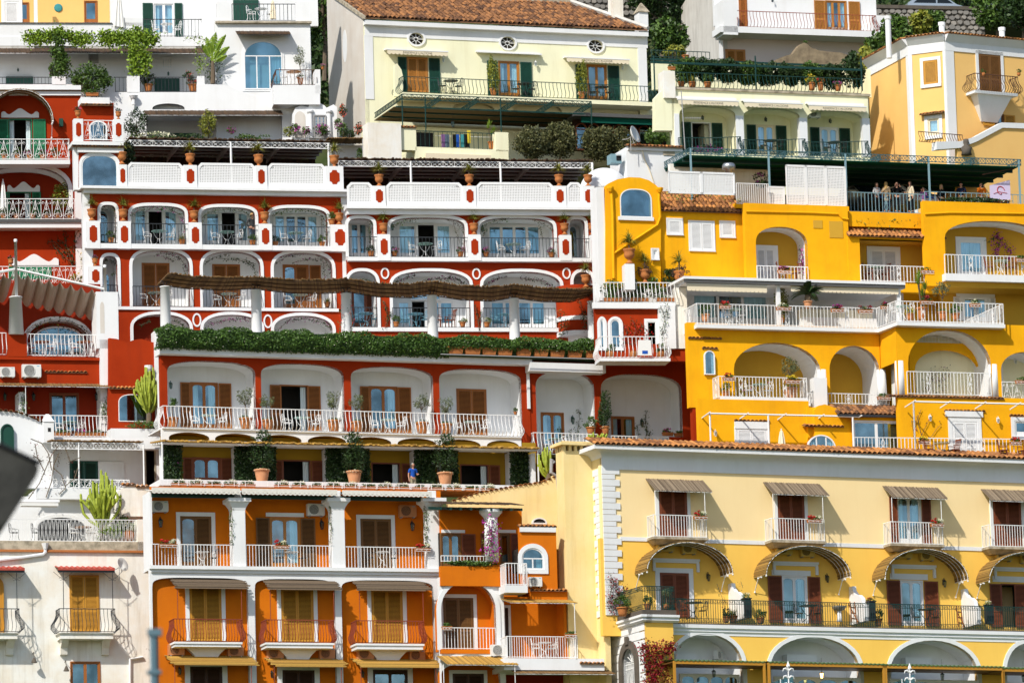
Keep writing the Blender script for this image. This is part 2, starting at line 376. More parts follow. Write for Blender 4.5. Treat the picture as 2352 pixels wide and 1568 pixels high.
class Bld:
 def __init__(s,name,label,cat,px,py,off,yaw,root=None,origin=None):
  s.yaw=R(yaw);s.u=Vector((math.cos(s.yaw),math.sin(s.yaw),0));s.n=Vector((-math.sin(s.yaw),math.cos(s.yaw),0))
  if origin is None:
   r=rayv(px,py);t=(311+off)/r.y;s.O=CAM+r*t
  else:s.O=Vector(origin)
  s.M=Matrix.Translation(s.O)@Matrix.Rotation(s.yaw,4,'Z')
  if root is None:
   s.root=thing(name,label,cat,s.O,s.yaw);s.RM=s.M
  else:s.root=root.root;s.RM=root.RM
  s.rel=s.RM.inverted()@s.M
 def loc(s,px,py,d=0.0):
  r=rayv(px,py);t=(d-(CAM-s.O).dot(s.n))/r.dot(s.n);P=CAM+r*t-s.O
  return P.dot(s.u),P.z
 def w(s,px,py,d=0.0):
  x,z=s.loc(px,py,d);return s.O+s.u*x+s.n*d+Vector((0,0,z))
 def l2w(s,x,y,z):return s.O+s.u*x+s.n*y+Vector((0,0,z))
 def rect(s,x0,y0,x1,y1,d=0.0):
  xm,ym=(x0+x1)/2,(y0+y1)/2
  return s.loc(x0,ym,d)[0],s.loc(x1,ym,d)[0],s.loc(xm,y1,d)[1],s.loc(xm,y0,d)[1]
 def rpoly(s,x0,y0,x1,y1,d=0.0):
  xa,xb,za,zb=s.rect(x0,y0,x1,y1,d);return[(xa,za),(xb,za),(xb,zb),(xa,zb)]
 def arch(s,x0,yt,ys,x1,yb,d=0.0,e=2.0):
  xm=(x0+x1)/2;ym=(yt+yb)/2
  return arch_pts(s.loc(x0,ym,d)[0],s.loc(x1,ym,d)[0],s.loc(xm,yb,d)[1],s.loc(xm,ys,d)[1],s.loc(xm,yt,d)[1],e)
 def pts(s,L,d=0.0):return[s.loc(x,y,d)for x,y in L]
 def part(s,name,mb,m,parent=None,kind=None,smooth=False,label=None):
  me=mb.mesh(name,m,smooth)if isinstance(mb,MB)else mb
  if parent is None:return link(name,me,s.root,s.rel,kind,label)
  return link(name,me,parent,None,kind,label)
  # walls and trim
 def wall(s,x0,y0,x1,y1,d,m,t=0.25,name='wall',back=True):return Wall(s,s.rpoly(x0,y0,x1,y1,d),d,t,m,name,back=back)
 def wallp(s,L,d,m,t=0.25,name='wall'):return Wall(s,s.pts(L,d),d,t,m,name)
 def box(s,x0,y0,x1,y1,d0,d1,m,name='wall',parent=None,label=None):
  xa,xb,za,zb=s.rect(x0,y0,x1,y1,d0);return s.part(name,MB().box(xa,xb,d0,d1,za,zb),m,parent,label=label)
 def back(s,x0,y0,x1,y1,d0,d1,m):
  ym=(y0+y1)/2;_,_,za,zb=s.rect(x0,y0,x1,y1,d0)
  return s.part('wall',MB().box(max(s.loc(x0,ym,d0)[0],s.loc(x0+2,ym,d1)[0]),s.loc(x1,ym,d0)[0],d0,d1,za,zb),m)
 def band(s,x0,y0,x1,y1,d,proud,m='white',name='trim',parent=None):return s.box(x0,y0,x1,y1,d-proud,d+0.04,m,name,parent)
 def surround(s,inner,outer,d,proud=0.05,m='white',name='arch_surround'):
  return s.part(name,MB().prism(outer,d-proud,d+0.03,[inner]),m)
 def archband(s,x0,yt,ys,x1,yb,wpx,d,e=2.0,proud=0.05,m='white'):
  """white band round an arched opening, open at the foot"""
  a=s.arch(x0,yt,ys,x1,yb,d,e);b=s.arch(x0-wpx,yt-wpx,ys,x1+wpx,yb,d,e)
  poly=[b[0]]+b[:0:-1][0:0];k=len(a)
  outer=[b[1]]+b[2:]+[b[0]];inner=[a[1]]+a[2:]+[a[0]]
  mb=MB()
  for i in range(len(outer)-1):
   o0,o1,i0,i1=outer[i],outer[i+1],inner[i],inner[i+1]
   mb.hexa([(i0[0],d-proud,i0[1]),(o0[0],d-proud,o0[1]),(o1[0],d-proud,o1[1]),(i1[0],d-proud,i1[1]),(i0[0],d+0.03,i0[1]),(o0[0],d+0.03,o0[1]),(o1[0],d+0.03,o1[1]),(i1[0],d+0.03,i1[1])])
  return s.part('arch_surround',mb,m)
 def niche(s,poly,d,depth,m='white',backm=None,name='loggia'):
  """vaulted recess behind an opening; returns its rear wall"""
  mb=MB();n=len(poly)
  for j in range(n):
   a,b=poly[j],poly[(j+1)%n]
   mb.quad((a[0],d,a[1]),(a[0],d+depth,a[1]),(b[0],d+depth,b[1]),(b[0],d,b[1]))
  s.part(name,mb,m)
  return Wall(s,poly,d+depth,0.12,backm or m,'rear_wall')
 def room(s,x0,y0,x1,y1,d,depth,m='white',backm=None):
  return s.niche(s.rpoly(x0,y0,x1,y1,d),d,depth,m,backm)
  # doors, windows, shutters
 def leaf(s,mb,xa,xb,za,zb,y,stile=0.07,mid=True,pitch=0.062):
  th=0.035
  for(a,b,c,e)in((xa,xa+stile,za,zb),(xb-stile,xb,za,zb),(xa+stile,xb-stile,za,za+stile*1.4),(xa+stile,xb-stile,zb-stile,zb)):
   mb.box(a,b,y-th,y,c,e)
  zs=[(za+stile*1.4,zb-stile)]
  if mid and zb-za>1.5:
   zm=za+(zb-za)*0.36;mb.box(xa+stile,xb-stile,y-th,y,zm-0.05,zm+0.05)
   zs=[(za+stile*1.4,zm-0.05),(zm+0.05,zb-stile)]
  for c,e in zs:
   k=max(1,int((e-c)/pitch));h=(e-c)/k
   for i in range(k):
    z=c+i*h
    mb.quad((xa+stile,y-th*0.9,z),(xb-stile,y-th*0.9,z),(xb-stile,y-0.012,z+h*.66),(xa+stile,y-0.012,z+h*.66))
  mb.alt.append(len(mb.f));mb.quad((xa+stile,y-0.002,za),(xb-stile,y-0.002,za),(xb-stile,y-0.002,zb),(xa+stile,y-0.002,zb))
  return mb
 def shutter(s,x0,y0,x1,y1,d,m,parent=None):
  xa,xb,za,zb=s.rect(x0,y0,x1,y1,d)
  return s.part('shutter',s.leaf(MB(),xa,xb,za,zb,d-0.03,stile=min(0.07,(xb-xa)*0.16)),m,parent)
 def panes(s,par,xa,xb,za,zb,y,m,leaves=2,arched=False,gm='glass',rails=0,stile=0.075,sill=0.1):
  w=(xb-xa)/leaves;fr=MB()
  for i in range(leaves):
   a,b=xa+i*w,xa+(i+1)*w
   lo=za+sill
   inner=arch_pts(a+stile,b-stile,lo,zb-stile-(b-a)*0.22,zb-stile,2.3,10)if arched else[(a+stile,lo),(b-stile,lo),(b-stile,zb-stile),(a+stile,zb-stile)]
   fr.prism([(a,za),(b,za),(b,zb),(a,zb)],y-0.03,y+0.02,[inner])
   for q in range(rails):
    z=lo+(zb-stile-lo)*(q+1)/(rails+1);fr.box(a+stile,b-stile,y-0.025,y+0.015,z-0.02,z+0.02)
   s.part('pane',MB().prism(inner,y,y+0.008,sides=False,back=False),gm,par)
  s.part('casement',fr,m,par)
 def curtains(s,par,xa,xb,za,zb,y,m='curtain',frac=0.3,side='both'):
  for sd in(('l','r')if side=='both' else(side,)):
   mb=MB();w=(xb-xa)*frac;a=xa if sd=='l' else xb-w;k=10
   P=[(a+w*i/k,y+0.03*math.sin(i*2.1)+0.01*random.random())for i in range(k+1)]
   for i in range(k):mb.quad((P[i][0],P[i][1],za),(P[i+1][0],P[i+1][1],za),(P[i+1][0],P[i+1][1],zb),(P[i][0],P[i][1],zb))
   s.part('curtain',mb,m,par)
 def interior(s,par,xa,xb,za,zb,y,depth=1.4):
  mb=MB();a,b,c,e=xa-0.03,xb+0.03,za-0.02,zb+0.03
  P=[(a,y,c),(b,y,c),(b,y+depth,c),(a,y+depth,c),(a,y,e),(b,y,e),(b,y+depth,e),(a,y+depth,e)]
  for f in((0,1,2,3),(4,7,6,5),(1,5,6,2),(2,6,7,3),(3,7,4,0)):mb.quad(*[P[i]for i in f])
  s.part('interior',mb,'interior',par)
 def door(s,x0,y0,x1,y1,d,kind='glass',m='wood_orange',W=None,sur=0,sh=(),shm=None,leaves=2,arched=False,curtain='both',name='door',gm='glass',surm='white',sill=0.25,rails=0,cfrac=0.3,mid=True):
  if W is None and kind=='glass':d-=0.12
  xa,xb,za,zb=s.rect(x0,y0,x1,y1,d);fw=0.06
  fr=MB().box(xa,xa+fw,d-0.03,d+0.12,za,zb).box(xb-fw,xb,d-0.03,d+0.12,za,zb).box(xa+fw,xb-fw,d-0.03,d+0.12,zb-fw,zb)
  D=s.part(name,fr,m)
  ia,ib,ic,ie=xa+fw,xb-fw,za,zb-fw
  if sur:
   w=sur/45.0;mb=MB()
   p=0.05
   mb.box(xa-w,xa,d-p,d+0.02,za,zb+w).box(xb,xb+w,d-p,d+0.02,za,zb+w).box(xa,xb,d-p,d+0.02,zb,zb+w)
   if name=='window':mb.box(xa-w,xb+w,d-p-0.04,d+0.02,za-w,za)
   s.part('surround',mb,surm)
  if W is not None and kind!='shut':
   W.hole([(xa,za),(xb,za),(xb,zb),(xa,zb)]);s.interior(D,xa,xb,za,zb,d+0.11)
  if kind=='shut':
   w=(ib-ia)/leaves
   for i in range(leaves):s.part('shutter',s.leaf(MB(),ia+i*w+0.008,ia+(i+1)*w-0.008,ic,ie,d-0.012 if W is None else d+0.03,mid=mid),m,D)
  elif kind=='glass':
   s.panes(D,ia,ib,ic,ie,d+0.05,m,leaves,arched,gm,rails,sill=sill)
   if curtain:s.curtains(D,ia,ib,ic,ie,d+0.16,frac=cfrac,side=curtain)
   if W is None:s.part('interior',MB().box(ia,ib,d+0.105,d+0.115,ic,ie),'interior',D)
  elif kind=='open':
   if curtain:s.curtains(D,ia,ib,ic,ie,d+0.2,frac=0.22,side=curtain)
  elif kind=='half':
   mdx=(ia+ib)/2
   s.panes(D,ia,mdx,ic,ie,d+0.05,m,1,arched,gm,sill=sill)
   s.part('shutter',s.leaf(MB(),mdx,ib,ic,ie,d+0.03),m,D)
  for(a,b)in sh:
   q0,q1,_,_=s.rect(a,y0,b,y1,d)
   s.part('shutter',s.leaf(MB(),q0,q1,za,zb-0.03,d-0.045,stile=min(0.07,(q1-q0)*0.16),mid=mid),shm or m,D)
  return D
 def archwin(s,x0,yt,ys,x1,yb,d,m='paint_white',W=None,e=2.0,frame=0.07,gm='glass',mull=0,trans=False,curtain=None,fan=0,name='window'):
  if W is None:d-=0.12
  a=s.arch(x0,yt,ys,x1,yb,d,e)
  xa,xb=a[0][0],a[1][0];za=a[0][1];zt=max(p[1]for p in a);zs=s.loc((x0+x1)/2,ys,d)[1]
  inner=arch_pts(xa+frame,xb-frame,za+frame,zs,zt-frame,e)
  fr=MB().prism(a,d-0.03,d+0.12,[inner])
  for k in range(mull):
   x=xa+(xb-xa)*(k+1)/(mull+1);fr.box(x-0.03,x+0.03,d,d+0.06,za+frame,zs if(trans or fan)else zt-frame*1.5)
  if trans or fan:fr.box(xa+frame,xb-frame,d,d+0.06,zs-0.03,zs+0.03)
  for k in range(fan):
   w=math.pi*(k+1)/(fan+1);cx=(xa+xb)/2
   fr.tube([(cx,d+0.03,zs),(cx+((xb-xa)/2-frame)*math.cos(w),d+0.03,zs+(zt-zs-frame)*math.sin(w))],0.02)
  D=s.part(name,fr,m)
  s.part('pane',MB().prism(inner,d+0.03,d+0.035,sides=False,back=False),gm,D)
  if W is not None:W.hole(a);s.interior(D,xa,xb,za,zt,d+0.11)
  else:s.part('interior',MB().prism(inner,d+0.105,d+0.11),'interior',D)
  if curtain:s.curtains(D,xa+frame,xb-frame,za,(zs+zt)/2 if W is None else zs,d+0.09 if W is None else d+0.16,frac=0.28,side=curtain)
  return D
  # railings
 def railpath(s,P,z0,z1,style='bars',m='metal_white',pitch=0.115,r=0.015,top=0.022,A=0.16,motif=0):
  rl,bl=MB(),MB();H=z1-z0
  prof=[(0,.03),(.08,.1),(.2,.16),(.35,.15),(.5,.085),(.65,.03),(.8,.0),(1,.0)]
  for(x0,y0),(x1,y1)in zip(P[:-1],P[1:]):
   L=math.hypot(x1-x0,y1-y0);tx,ty=(x1-x0)/L,(y1-y0)/L;ox,oy=ty,-tx
   rl.tube([(x0,y0,z1),(x1,y1,z1)],top*1.25,4);rl.tube([(x0,y0,z0+0.04),(x1,y1,z0+0.04)],top,4)
   k=max(1,round(L/pitch))
   if style in('bars','belly','greek'):
    for i in range(k+1):
     q=i/k;x,y=x0+(x1-x0)*q,y0+(y1-y0)*q
     if style=='belly':bl.tube([(x+ox*o*A/.16,y+oy*o*A/.16,z0+0.04+(H-0.04)*h)for h,o in prof],r,4,False)
     elif style=='greek':
      bl.tube([(x,y,z0),(x,y,z1)],r,4,False)
     else:bl.tube([(x,y,z0),(x,y,z1)],r*(1.0 if(i%14)else 1.5),4,False)
    if style=='greek':
     for zz in(z1-0.2,z0+0.24):rl.tube([(x0,y0,zz),(x1,y1,zz)],top*0.8,4)
     g=max(1,int(L/0.24))
     for i in range(g):
      for zb in(z1-0.2,z0+0.04):
       q=[(0.0,.06),(.0,.14),(.6,.14),(.6,.09),(.3,.09),(.3,.06),(1,.06)]
       bl.tube([(x0+tx*(i+a)*L/g,y0+ty*(i+a)*L/g,zb+b)for a,b in q],0.013,4,False)
   elif style=='vee':
    k=max(1,round(L/0.2))
    for i in range(k):
     a,b,c=(x0+tx*L*(i+w)/k for w in(0.12,0.5,0.88))
     ya,yb,yc=(y0+ty*L*(i+w)/k for w in(0.12,0.5,0.88))
     bl.tube([(a,ya,z1),(b,yb,z0+0.12),(c,yc,z1)],r*0.8,4,False)
     bl.tube([(a,ya,z0+.05),(b,yb,z1-0.12),(c,yc,z0+.05)],r*0.8,4,False)
   elif style=='scroll':
    k=max(1,round(L/0.62));w=L/k
    def pt(i,a,h):return(x0+tx*w*(i+a),y0+ty*w*(i+a),z0+H*h)
    for i in range(k+1):bl.tube([pt(i,0,0),pt(i,0,1)],r,4,False)
    for i in range(k):
     bl.tube([pt(i,.5,.45),pt(i,.5,.96)],r*.8,4,False)
     bl.tube([pt(i,.5,.95),pt(i,.36,.62),pt(i,.1,.16)],r*.8,4,False);bl.tube([pt(i,.5,.95),pt(i,.64,.62),pt(i,.9,.16)],r*.8,4,False)
     for(cx,ch,rr,a0,a1,sg)in((.27,.18,.17,20,380,1),(.73,.18,.17,160,-200,1),(.5,.5,.11,90,450,1),(.5,.30,.12,270,630,1),(.18,.80,.13,-60,280,1),(.82,.80,.13,240,-100,1)):
      bl.tube([pt(i,cx+rr*f*math.cos(R(a)),ch+rr*f*w/H*math.sin(R(a)))for a,f in[(a0+(a1-a0)*q/10,1-0.5*q/10)for q in range(11)]],r*.75,3,False)
   if motif:
    g=max(1,int(L/motif))
    for i in range(g):
     q=(i+0.5)/g;cx,cy=x0+(x1-x0)*q,y0+(y1-y0)*q;w=0.11
     for sg in(1,-1):
      bl.tube([(cx+tx*w*a*sg,cy+ty*w*a*sg,z0+H*h)for a,h in((0,.95),(.9,.72),(.25,.52),(.9,.28),(0,.05))],r,4,False)
      bl.tube([(cx+tx*w*(sg*.5+.45*math.cos(t)),cy+ty*w*(sg*.5+.45*math.cos(t)),z0+H*.5+w*.45*math.sin(t))for t in[q2*math.pi/4 for q2 in range(9)]],r*.9,4,False)
  o=s.part('railing',rl,m);s.part('balusters',bl,m,o,kind='stuff')
  return o
 def rail(s,x0,y0,x1,y1,d,style='bars',m='metal_white',ret=0.0,**kw):
  xa,xb,za,zb=s.rect(x0,y0,x1,y1,d)
  P=[(xa,d),(xb,d)]
  if ret:P=[(xa,d+ret)]+P+[(xb,d+ret)]
  return s.railpath(P,za,zb,style,m,**kw)
  # roof tiles
 def tilerow(s,xa,xb,y,z,slope=0.3,name='roof_tile',parent=None,m='roof_tile',pitch=0.21,L=0.42,over=0.10,bed=True,rows=1):
  """rows of barrel tiles along an eave; xa..xb local, first row's lip at y-over"""
  n=max(1,round((xb-xa)/pitch));p=(xb-xa)/n
  me=tilemesh(round(p,3),L,m);dz=slope*L*0.8;dy=L*0.8
  if bed:
   mb=MB();D=L*(0.8*rows+0.4)
   mb.hexa([(xa,y-over+0.03,z-0.02),(xb,y-over+0.03,z-0.02),(xb,y-over+0.03+D,z-0.02+slope*D),(xa,y-over+0.03+D,z-0.02+slope*D),(xa,y-over+0.03,z+0.015),(xb,y-over+0.03,z+0.015),(xb,y-over+0.03+D,z+0.015+slope*D),(xa,y-over+0.03+D,z+0.015+slope*D)])
   s.part('tile_bed',mb,'roof_bed')
  for k in range(rows):
   for i in range(n):
    o=bpy.data.objects.new(name,me);COL.objects.link(o);o.parent=s.root
    o.matrix_basis=s.rel@Matrix.Translation((xa+p*(i+.5)+random.uniform(-.012,.012),y-over+k*dy+random.uniform(-.02,.02),z+0.015+k*dz+random.uniform(0,.015)))@Matrix.Rotation(math.atan(slope),4,'X')@Matrix.Rotation(random.uniform(-.05,.05),4,'Z')
 def eave(s,x0,y0,x1,y1,d,rows=1,slope=0.3,m='roof_tile',**kw):
  """row of roof tiles whose front lips span pixel box"""
  xa,xb,za,zb=s.rect(x0,y0,x1,y1,d);s.tilerow(xa,xb,d,za,slope,m=m,rows=rows,**kw)
_TM={}
def tilemesh(p,L,m):
 k=(p,L,m)
 if k in _TM:return _TM[k]
 mb=MB();r0,r1=p*0.46,p*0.38;n=5;th=0.018
 for(y,r)in((0,r0),(L,r1)):
  for rr in(r,r-th):
   for j in range(n+1):
    w=math.pi*j/n;mb.v.append((rr*math.cos(w),y,rr*0.8*math.sin(w)))
 q=n+1
 for j in range(n):
  mb.f.append((j,j+1,2*q+j+1,2*q+j));mb.f.append((q+j+1,q+j,3*q+j,3*q+j+1));mb.f.append((j+1,j,q+j,q+j+1))
 _TM[k]=mb.mesh('roof_tile',m,True);return _TM[k]
 # props: builders that share meshes
PROTO={}
def proto(key,fn):
 if key not in PROTO:PROTO[key]=fn()
 return PROTO[key]
def place(name,key,fn,label,cat,loc,rot=0.0,group=None,scale=1.0):
 """fn() -> list of (part name, mesh, [children])"""
 t=thing(name,label,cat,loc,rot,group,scale)
 for p in proto(key,fn):
  o=link(p[0],p[1],t,kind=p[3]if len(p)>3 else None)
  for c in(p[2]if len(p)>2 and p[2]else[]):link(c[0],c[1],o,kind=c[2]if len(c)>2 else None)
 return t
def f_table(m='metal_white',topm='table_glass',r=0.42,h=0.74):
 def f():
  top=MB().lathe([(0.001,h-0.02),(r,h-0.02),(r+.01,h-0.01),(r,h),(0.001,h)],n=18)
  lg=[]
  for k in range(3):
   w=2*math.pi*k/3+.5;c,s_=math.cos(w),math.sin(w)
   lg.append(('leg',MB().tube([(c*q,s_*q,z)for q,z in((r*.8,h-.03),(r*.5,h*.62),(r*.18,h*.42),(r*.3,h*.2),(r*.75,0))],0.016,4).mesh('leg',m)))
  ring=MB().tube([(r*.2*math.cos(a*.7),r*.2*math.sin(a*.7),h*.42)for a in range(10)],.012,4)
  return[('tabletop',top.mesh('tabletop',topm)),('ring',ring.mesh('ring',m))]+lg
 return f
def f_chair(m='metal_white',ornate=True):
 def f():
  seat=MB().lathe([(0.001,.44),(.21,.44),(.215,.455),(.20,.47),(0.001,.465)],n=12)
  fr=MB()
  P=[(-.2,.19,.45),(-.21,.22,.72),(-.13,.25,.92),(0,.26,.97),(.13,.25,.92),(.21,.22,.72),(.2,.19,.45)]
  fr.tube(P,.014,4)
  if ornate:
   for cx,cz,rr in((-.08,.70,.08),(.08,.70,.08),(0,.84,.07),(0,.57,.07)):
    fr.tube([(cx+rr*math.cos(a*.7),.235,cz+rr*math.sin(a*.7))for a in range(10)],.010,3)
  else:
   for x in(-.1,0,.1):fr.tube([(x,.2,.45),(x,.25,.93)],.010,4)
  for sx in(-1,1):fr.tube([(sx*.21,.21,.66),(sx*.26,.0,.66),(sx*.25,-.14,.63),(sx*.2,-.16,.45)],.013,4)
  legs=[('leg',MB().tube([(sx*.17,sy*.17,.44),(sx*.16,sy*.16,.22),(sx*.22,sy*.22,0)],.014,4).mesh('leg',m))for sx in(-1,1)for sy in(-1,1)]
  return[('seat',seat.mesh('seat',m)),('backrest',fr.mesh('backrest',m))]+legs
 return f
def f_woodchair(m='wood_red'):
 def f():
  seat=MB().box(-.23,.23,-.22,.22,.40,.44)
  bk=MB()
  for x in(-.2,-.1,0,.1,.2):bk.tube([(x,.2,.44),(x,.30,.98)],.016,4)
  bk.box(-.24,.24,.28,.33,.93,1.0)
  arm=[('armrest',MB().box(sx*.25-.03,sx*.25+.03,-.22,.24,.62,.65).tube([(sx*.25,-.18,.62),(sx*.25,-.18,.42)],.018,4).mesh('armrest',m))for sx in(-1,1)]
  legs=[('leg',MB().box(sx*.2-.022,sx*.2+.022,sy*.18-.022,sy*.18+.022,0,.40).mesh('leg',m))for sx in(-1,1)for sy in(-1,1)]
  return[('seat',seat.mesh('seat',m)),('backrest',bk.mesh('backrest',m))]+arm+legs
 return f
def f_ac(m='ac_white'):
 def f():
  b=MB().box(-.41,.41,-.15,.15,0,.56)
  b.box(.415,.44,-.1,.12,.05,.45)
  g=MB();cx,cz=-.10,.28
  g.lathe([(.235,-.005),(.25,.0),(.25,.02)],n=18,cap=False)
  gg=MB();gg.v=[(cx+v[0],-.155-v[2],cz+v[1])for v in g.v];gg.f=g.f
  disc=MB();disc.v=[(cx+.235*math.cos(2*math.pi*k/20),-.153,cz+.235*math.sin(2*math.pi*k/20))for k in range(20)];disc.f=[tuple(range(20))]
  bars=MB()
  for k in range(-4,5):
   hh=math.sqrt(max(0,.235**2-(k*.052)**2));bars.box(cx+k*.052-.005,cx+k*.052+.005,-.162,-.156,cz-hh,cz+hh)
   bars.box(cx-hh,cx+hh,-.162,-.156,cz+k*.052-.005,cz+k*.052+.005)
  lab=MB().box(.22,.34,-.154,-.151,.47,.50)
  feet=[('bracket',MB().box(x-.03,x+.03,-.15,.30,-.05,-.002).mesh('bracket','grey_metal'))for x in(-.3,.3)]
  return[('casing',b.mesh('casing',m)),('fan',disc.mesh('fan','dark'),[('grille',bars.mesh('grille',m))]),('fan_ring',gg.mesh('fan_ring',m)),('badge',lab.mesh('badge','c_skyblue'))]+feet
 return f
def ac(B,x0,y0,x1,y1,d,label,m='ac_white',group=None,rot=0.0):
 xm=(x0+x1)/2;s=(x1-x0)/45.0/0.84
 x,z=B.loc(xm,y1,d)
 return place('air_conditioner',('ac',m),f_ac(m),label,'air conditioner',B.l2w(x,d-.16*s,z),B.yaw+rot,group,s)
URN=[(.0,0),(.17,0),(.17,.05),(.12,.07),(.075,.13),(.07,.18),(.13,.22),(.20,.29),(.235,.38),(.21,.47),(.235,.55),(.27,.60),(.265,.64),(.22,.645),(.20,.60),(.001,.58)]
POT=[(.0,0),(.17,0),(.20,.10),(.24,.30),(.25,.36),(.29,.36),(.29,.42),(.25,.42),(.23,.38),(.001,.37)]
BIGPOT=[(.0,0),(.24,0),(.27,.12),(.33,.42),(.35,.56),(.39,.57),(.40,.64),(.35,.65),(.33,.60),(.001,.59)]
BELLY=[(.0,0),(.16,0),(.25,.12),(.29,.28),(.27,.42),(.21,.50),(.23,.54),(.19,.54),(.17,.50),(.001,.49)]
def spikes(n,L,z,droop=1.0,w=.016,wide=.0):
 V=[]
 for i in range(n):
  a=rng.random()*2*math.pi;l=L*(0.6+.5*rng.random());el=0.35+1.1*rng.random()
  c,s_=math.cos(a),math.sin(a);p=np.array([wide*rng.normal(),wide*rng.normal(),z]);vx,vz=math.cos(el),math.sin(el);k=5
  pts=[p.copy()]
  for q in range(k):
   p=p+np.array([c*vx,s_*vx,vz])*l/k;vz-=droop*.42;nn=math.hypot(vx,vz);vx,vz=vx/nn,vz/nn;pts.append(p.copy())
  side=np.array([-s_,c,0.15])
  for q in range(k):
   w0,w1=w*(1-q/k*.8),w*(1-(q+1)/k*.8)
   V+=[pts[q]-side*w0,pts[q]+side*w0,pts[q+1]+side*w1,pts[q+1]-side*w1]
 return np.array(V)
def f_urn(v,kind):
 def f():
  z=.6
  if kind=='ponytail':
   st=MB().tube([(0,0,.58),(.01,0,.66),(0,.01,.82)],[.06,.045,.025],6)
   fo=npmesh('foliage',spikes(120,.62,z+.30,.9,.024),4,'leaf_grass')
   return[('urn',MB().lathe(URN).mesh('urn','terracotta',True)),('stem',st.mesh('stem','bark')),('foliage',fo,None,'stuff')]
  if kind=='flower':
   P=blobpts((0,0,.78),(.34,.34,.2),260);Q=blobpts((0,0,.82),(.36,.36,.2),60)
   return[('urn',MB().lathe(URN).mesh('urn','terracotta',True)),('foliage',npmesh('foliage',leafcloud(P,.08),4,'leaf_dark'),None,'stuff'),('flowers',npmesh('flowers',leafcloud(Q,.05),4,'fl_pink'),None,'stuff')]
  if kind=='trailing':
   st=MB().tube([(0,0,.58),(.01,0,.8),(0,.01,1.05)],[.05,.035,.025],6)
   P=blobpts((0,0,.62),(.42,.42,.34),700);
   return[('urn',MB().lathe(URN).mesh('urn','terracotta',True)),('stem',st.mesh('stem','bark')),('trailing_plant',npmesh('t',leafcloud(P,.06),4,'leaf_purple'),None,'stuff'),('foliage',npmesh('foliage',spikes(90,.62,1.05,.9,.024),4,'leaf_grass'),None,'stuff')]
 return f
NURN=[0]
def urn(B,px,pbase,h_px,d,label,kind='ponytail',group='terracotta urns'):
 NURN[0]+=1;v=NURN[0]%3
 x,z=B.loc(px,pbase,d);s=(h_px/45.0)/.645
 return place('urn_planter',('urn',v,kind),f_urn(v,kind),label,'urn',B.l2w(x,d,z),random.random()*6,group,s)
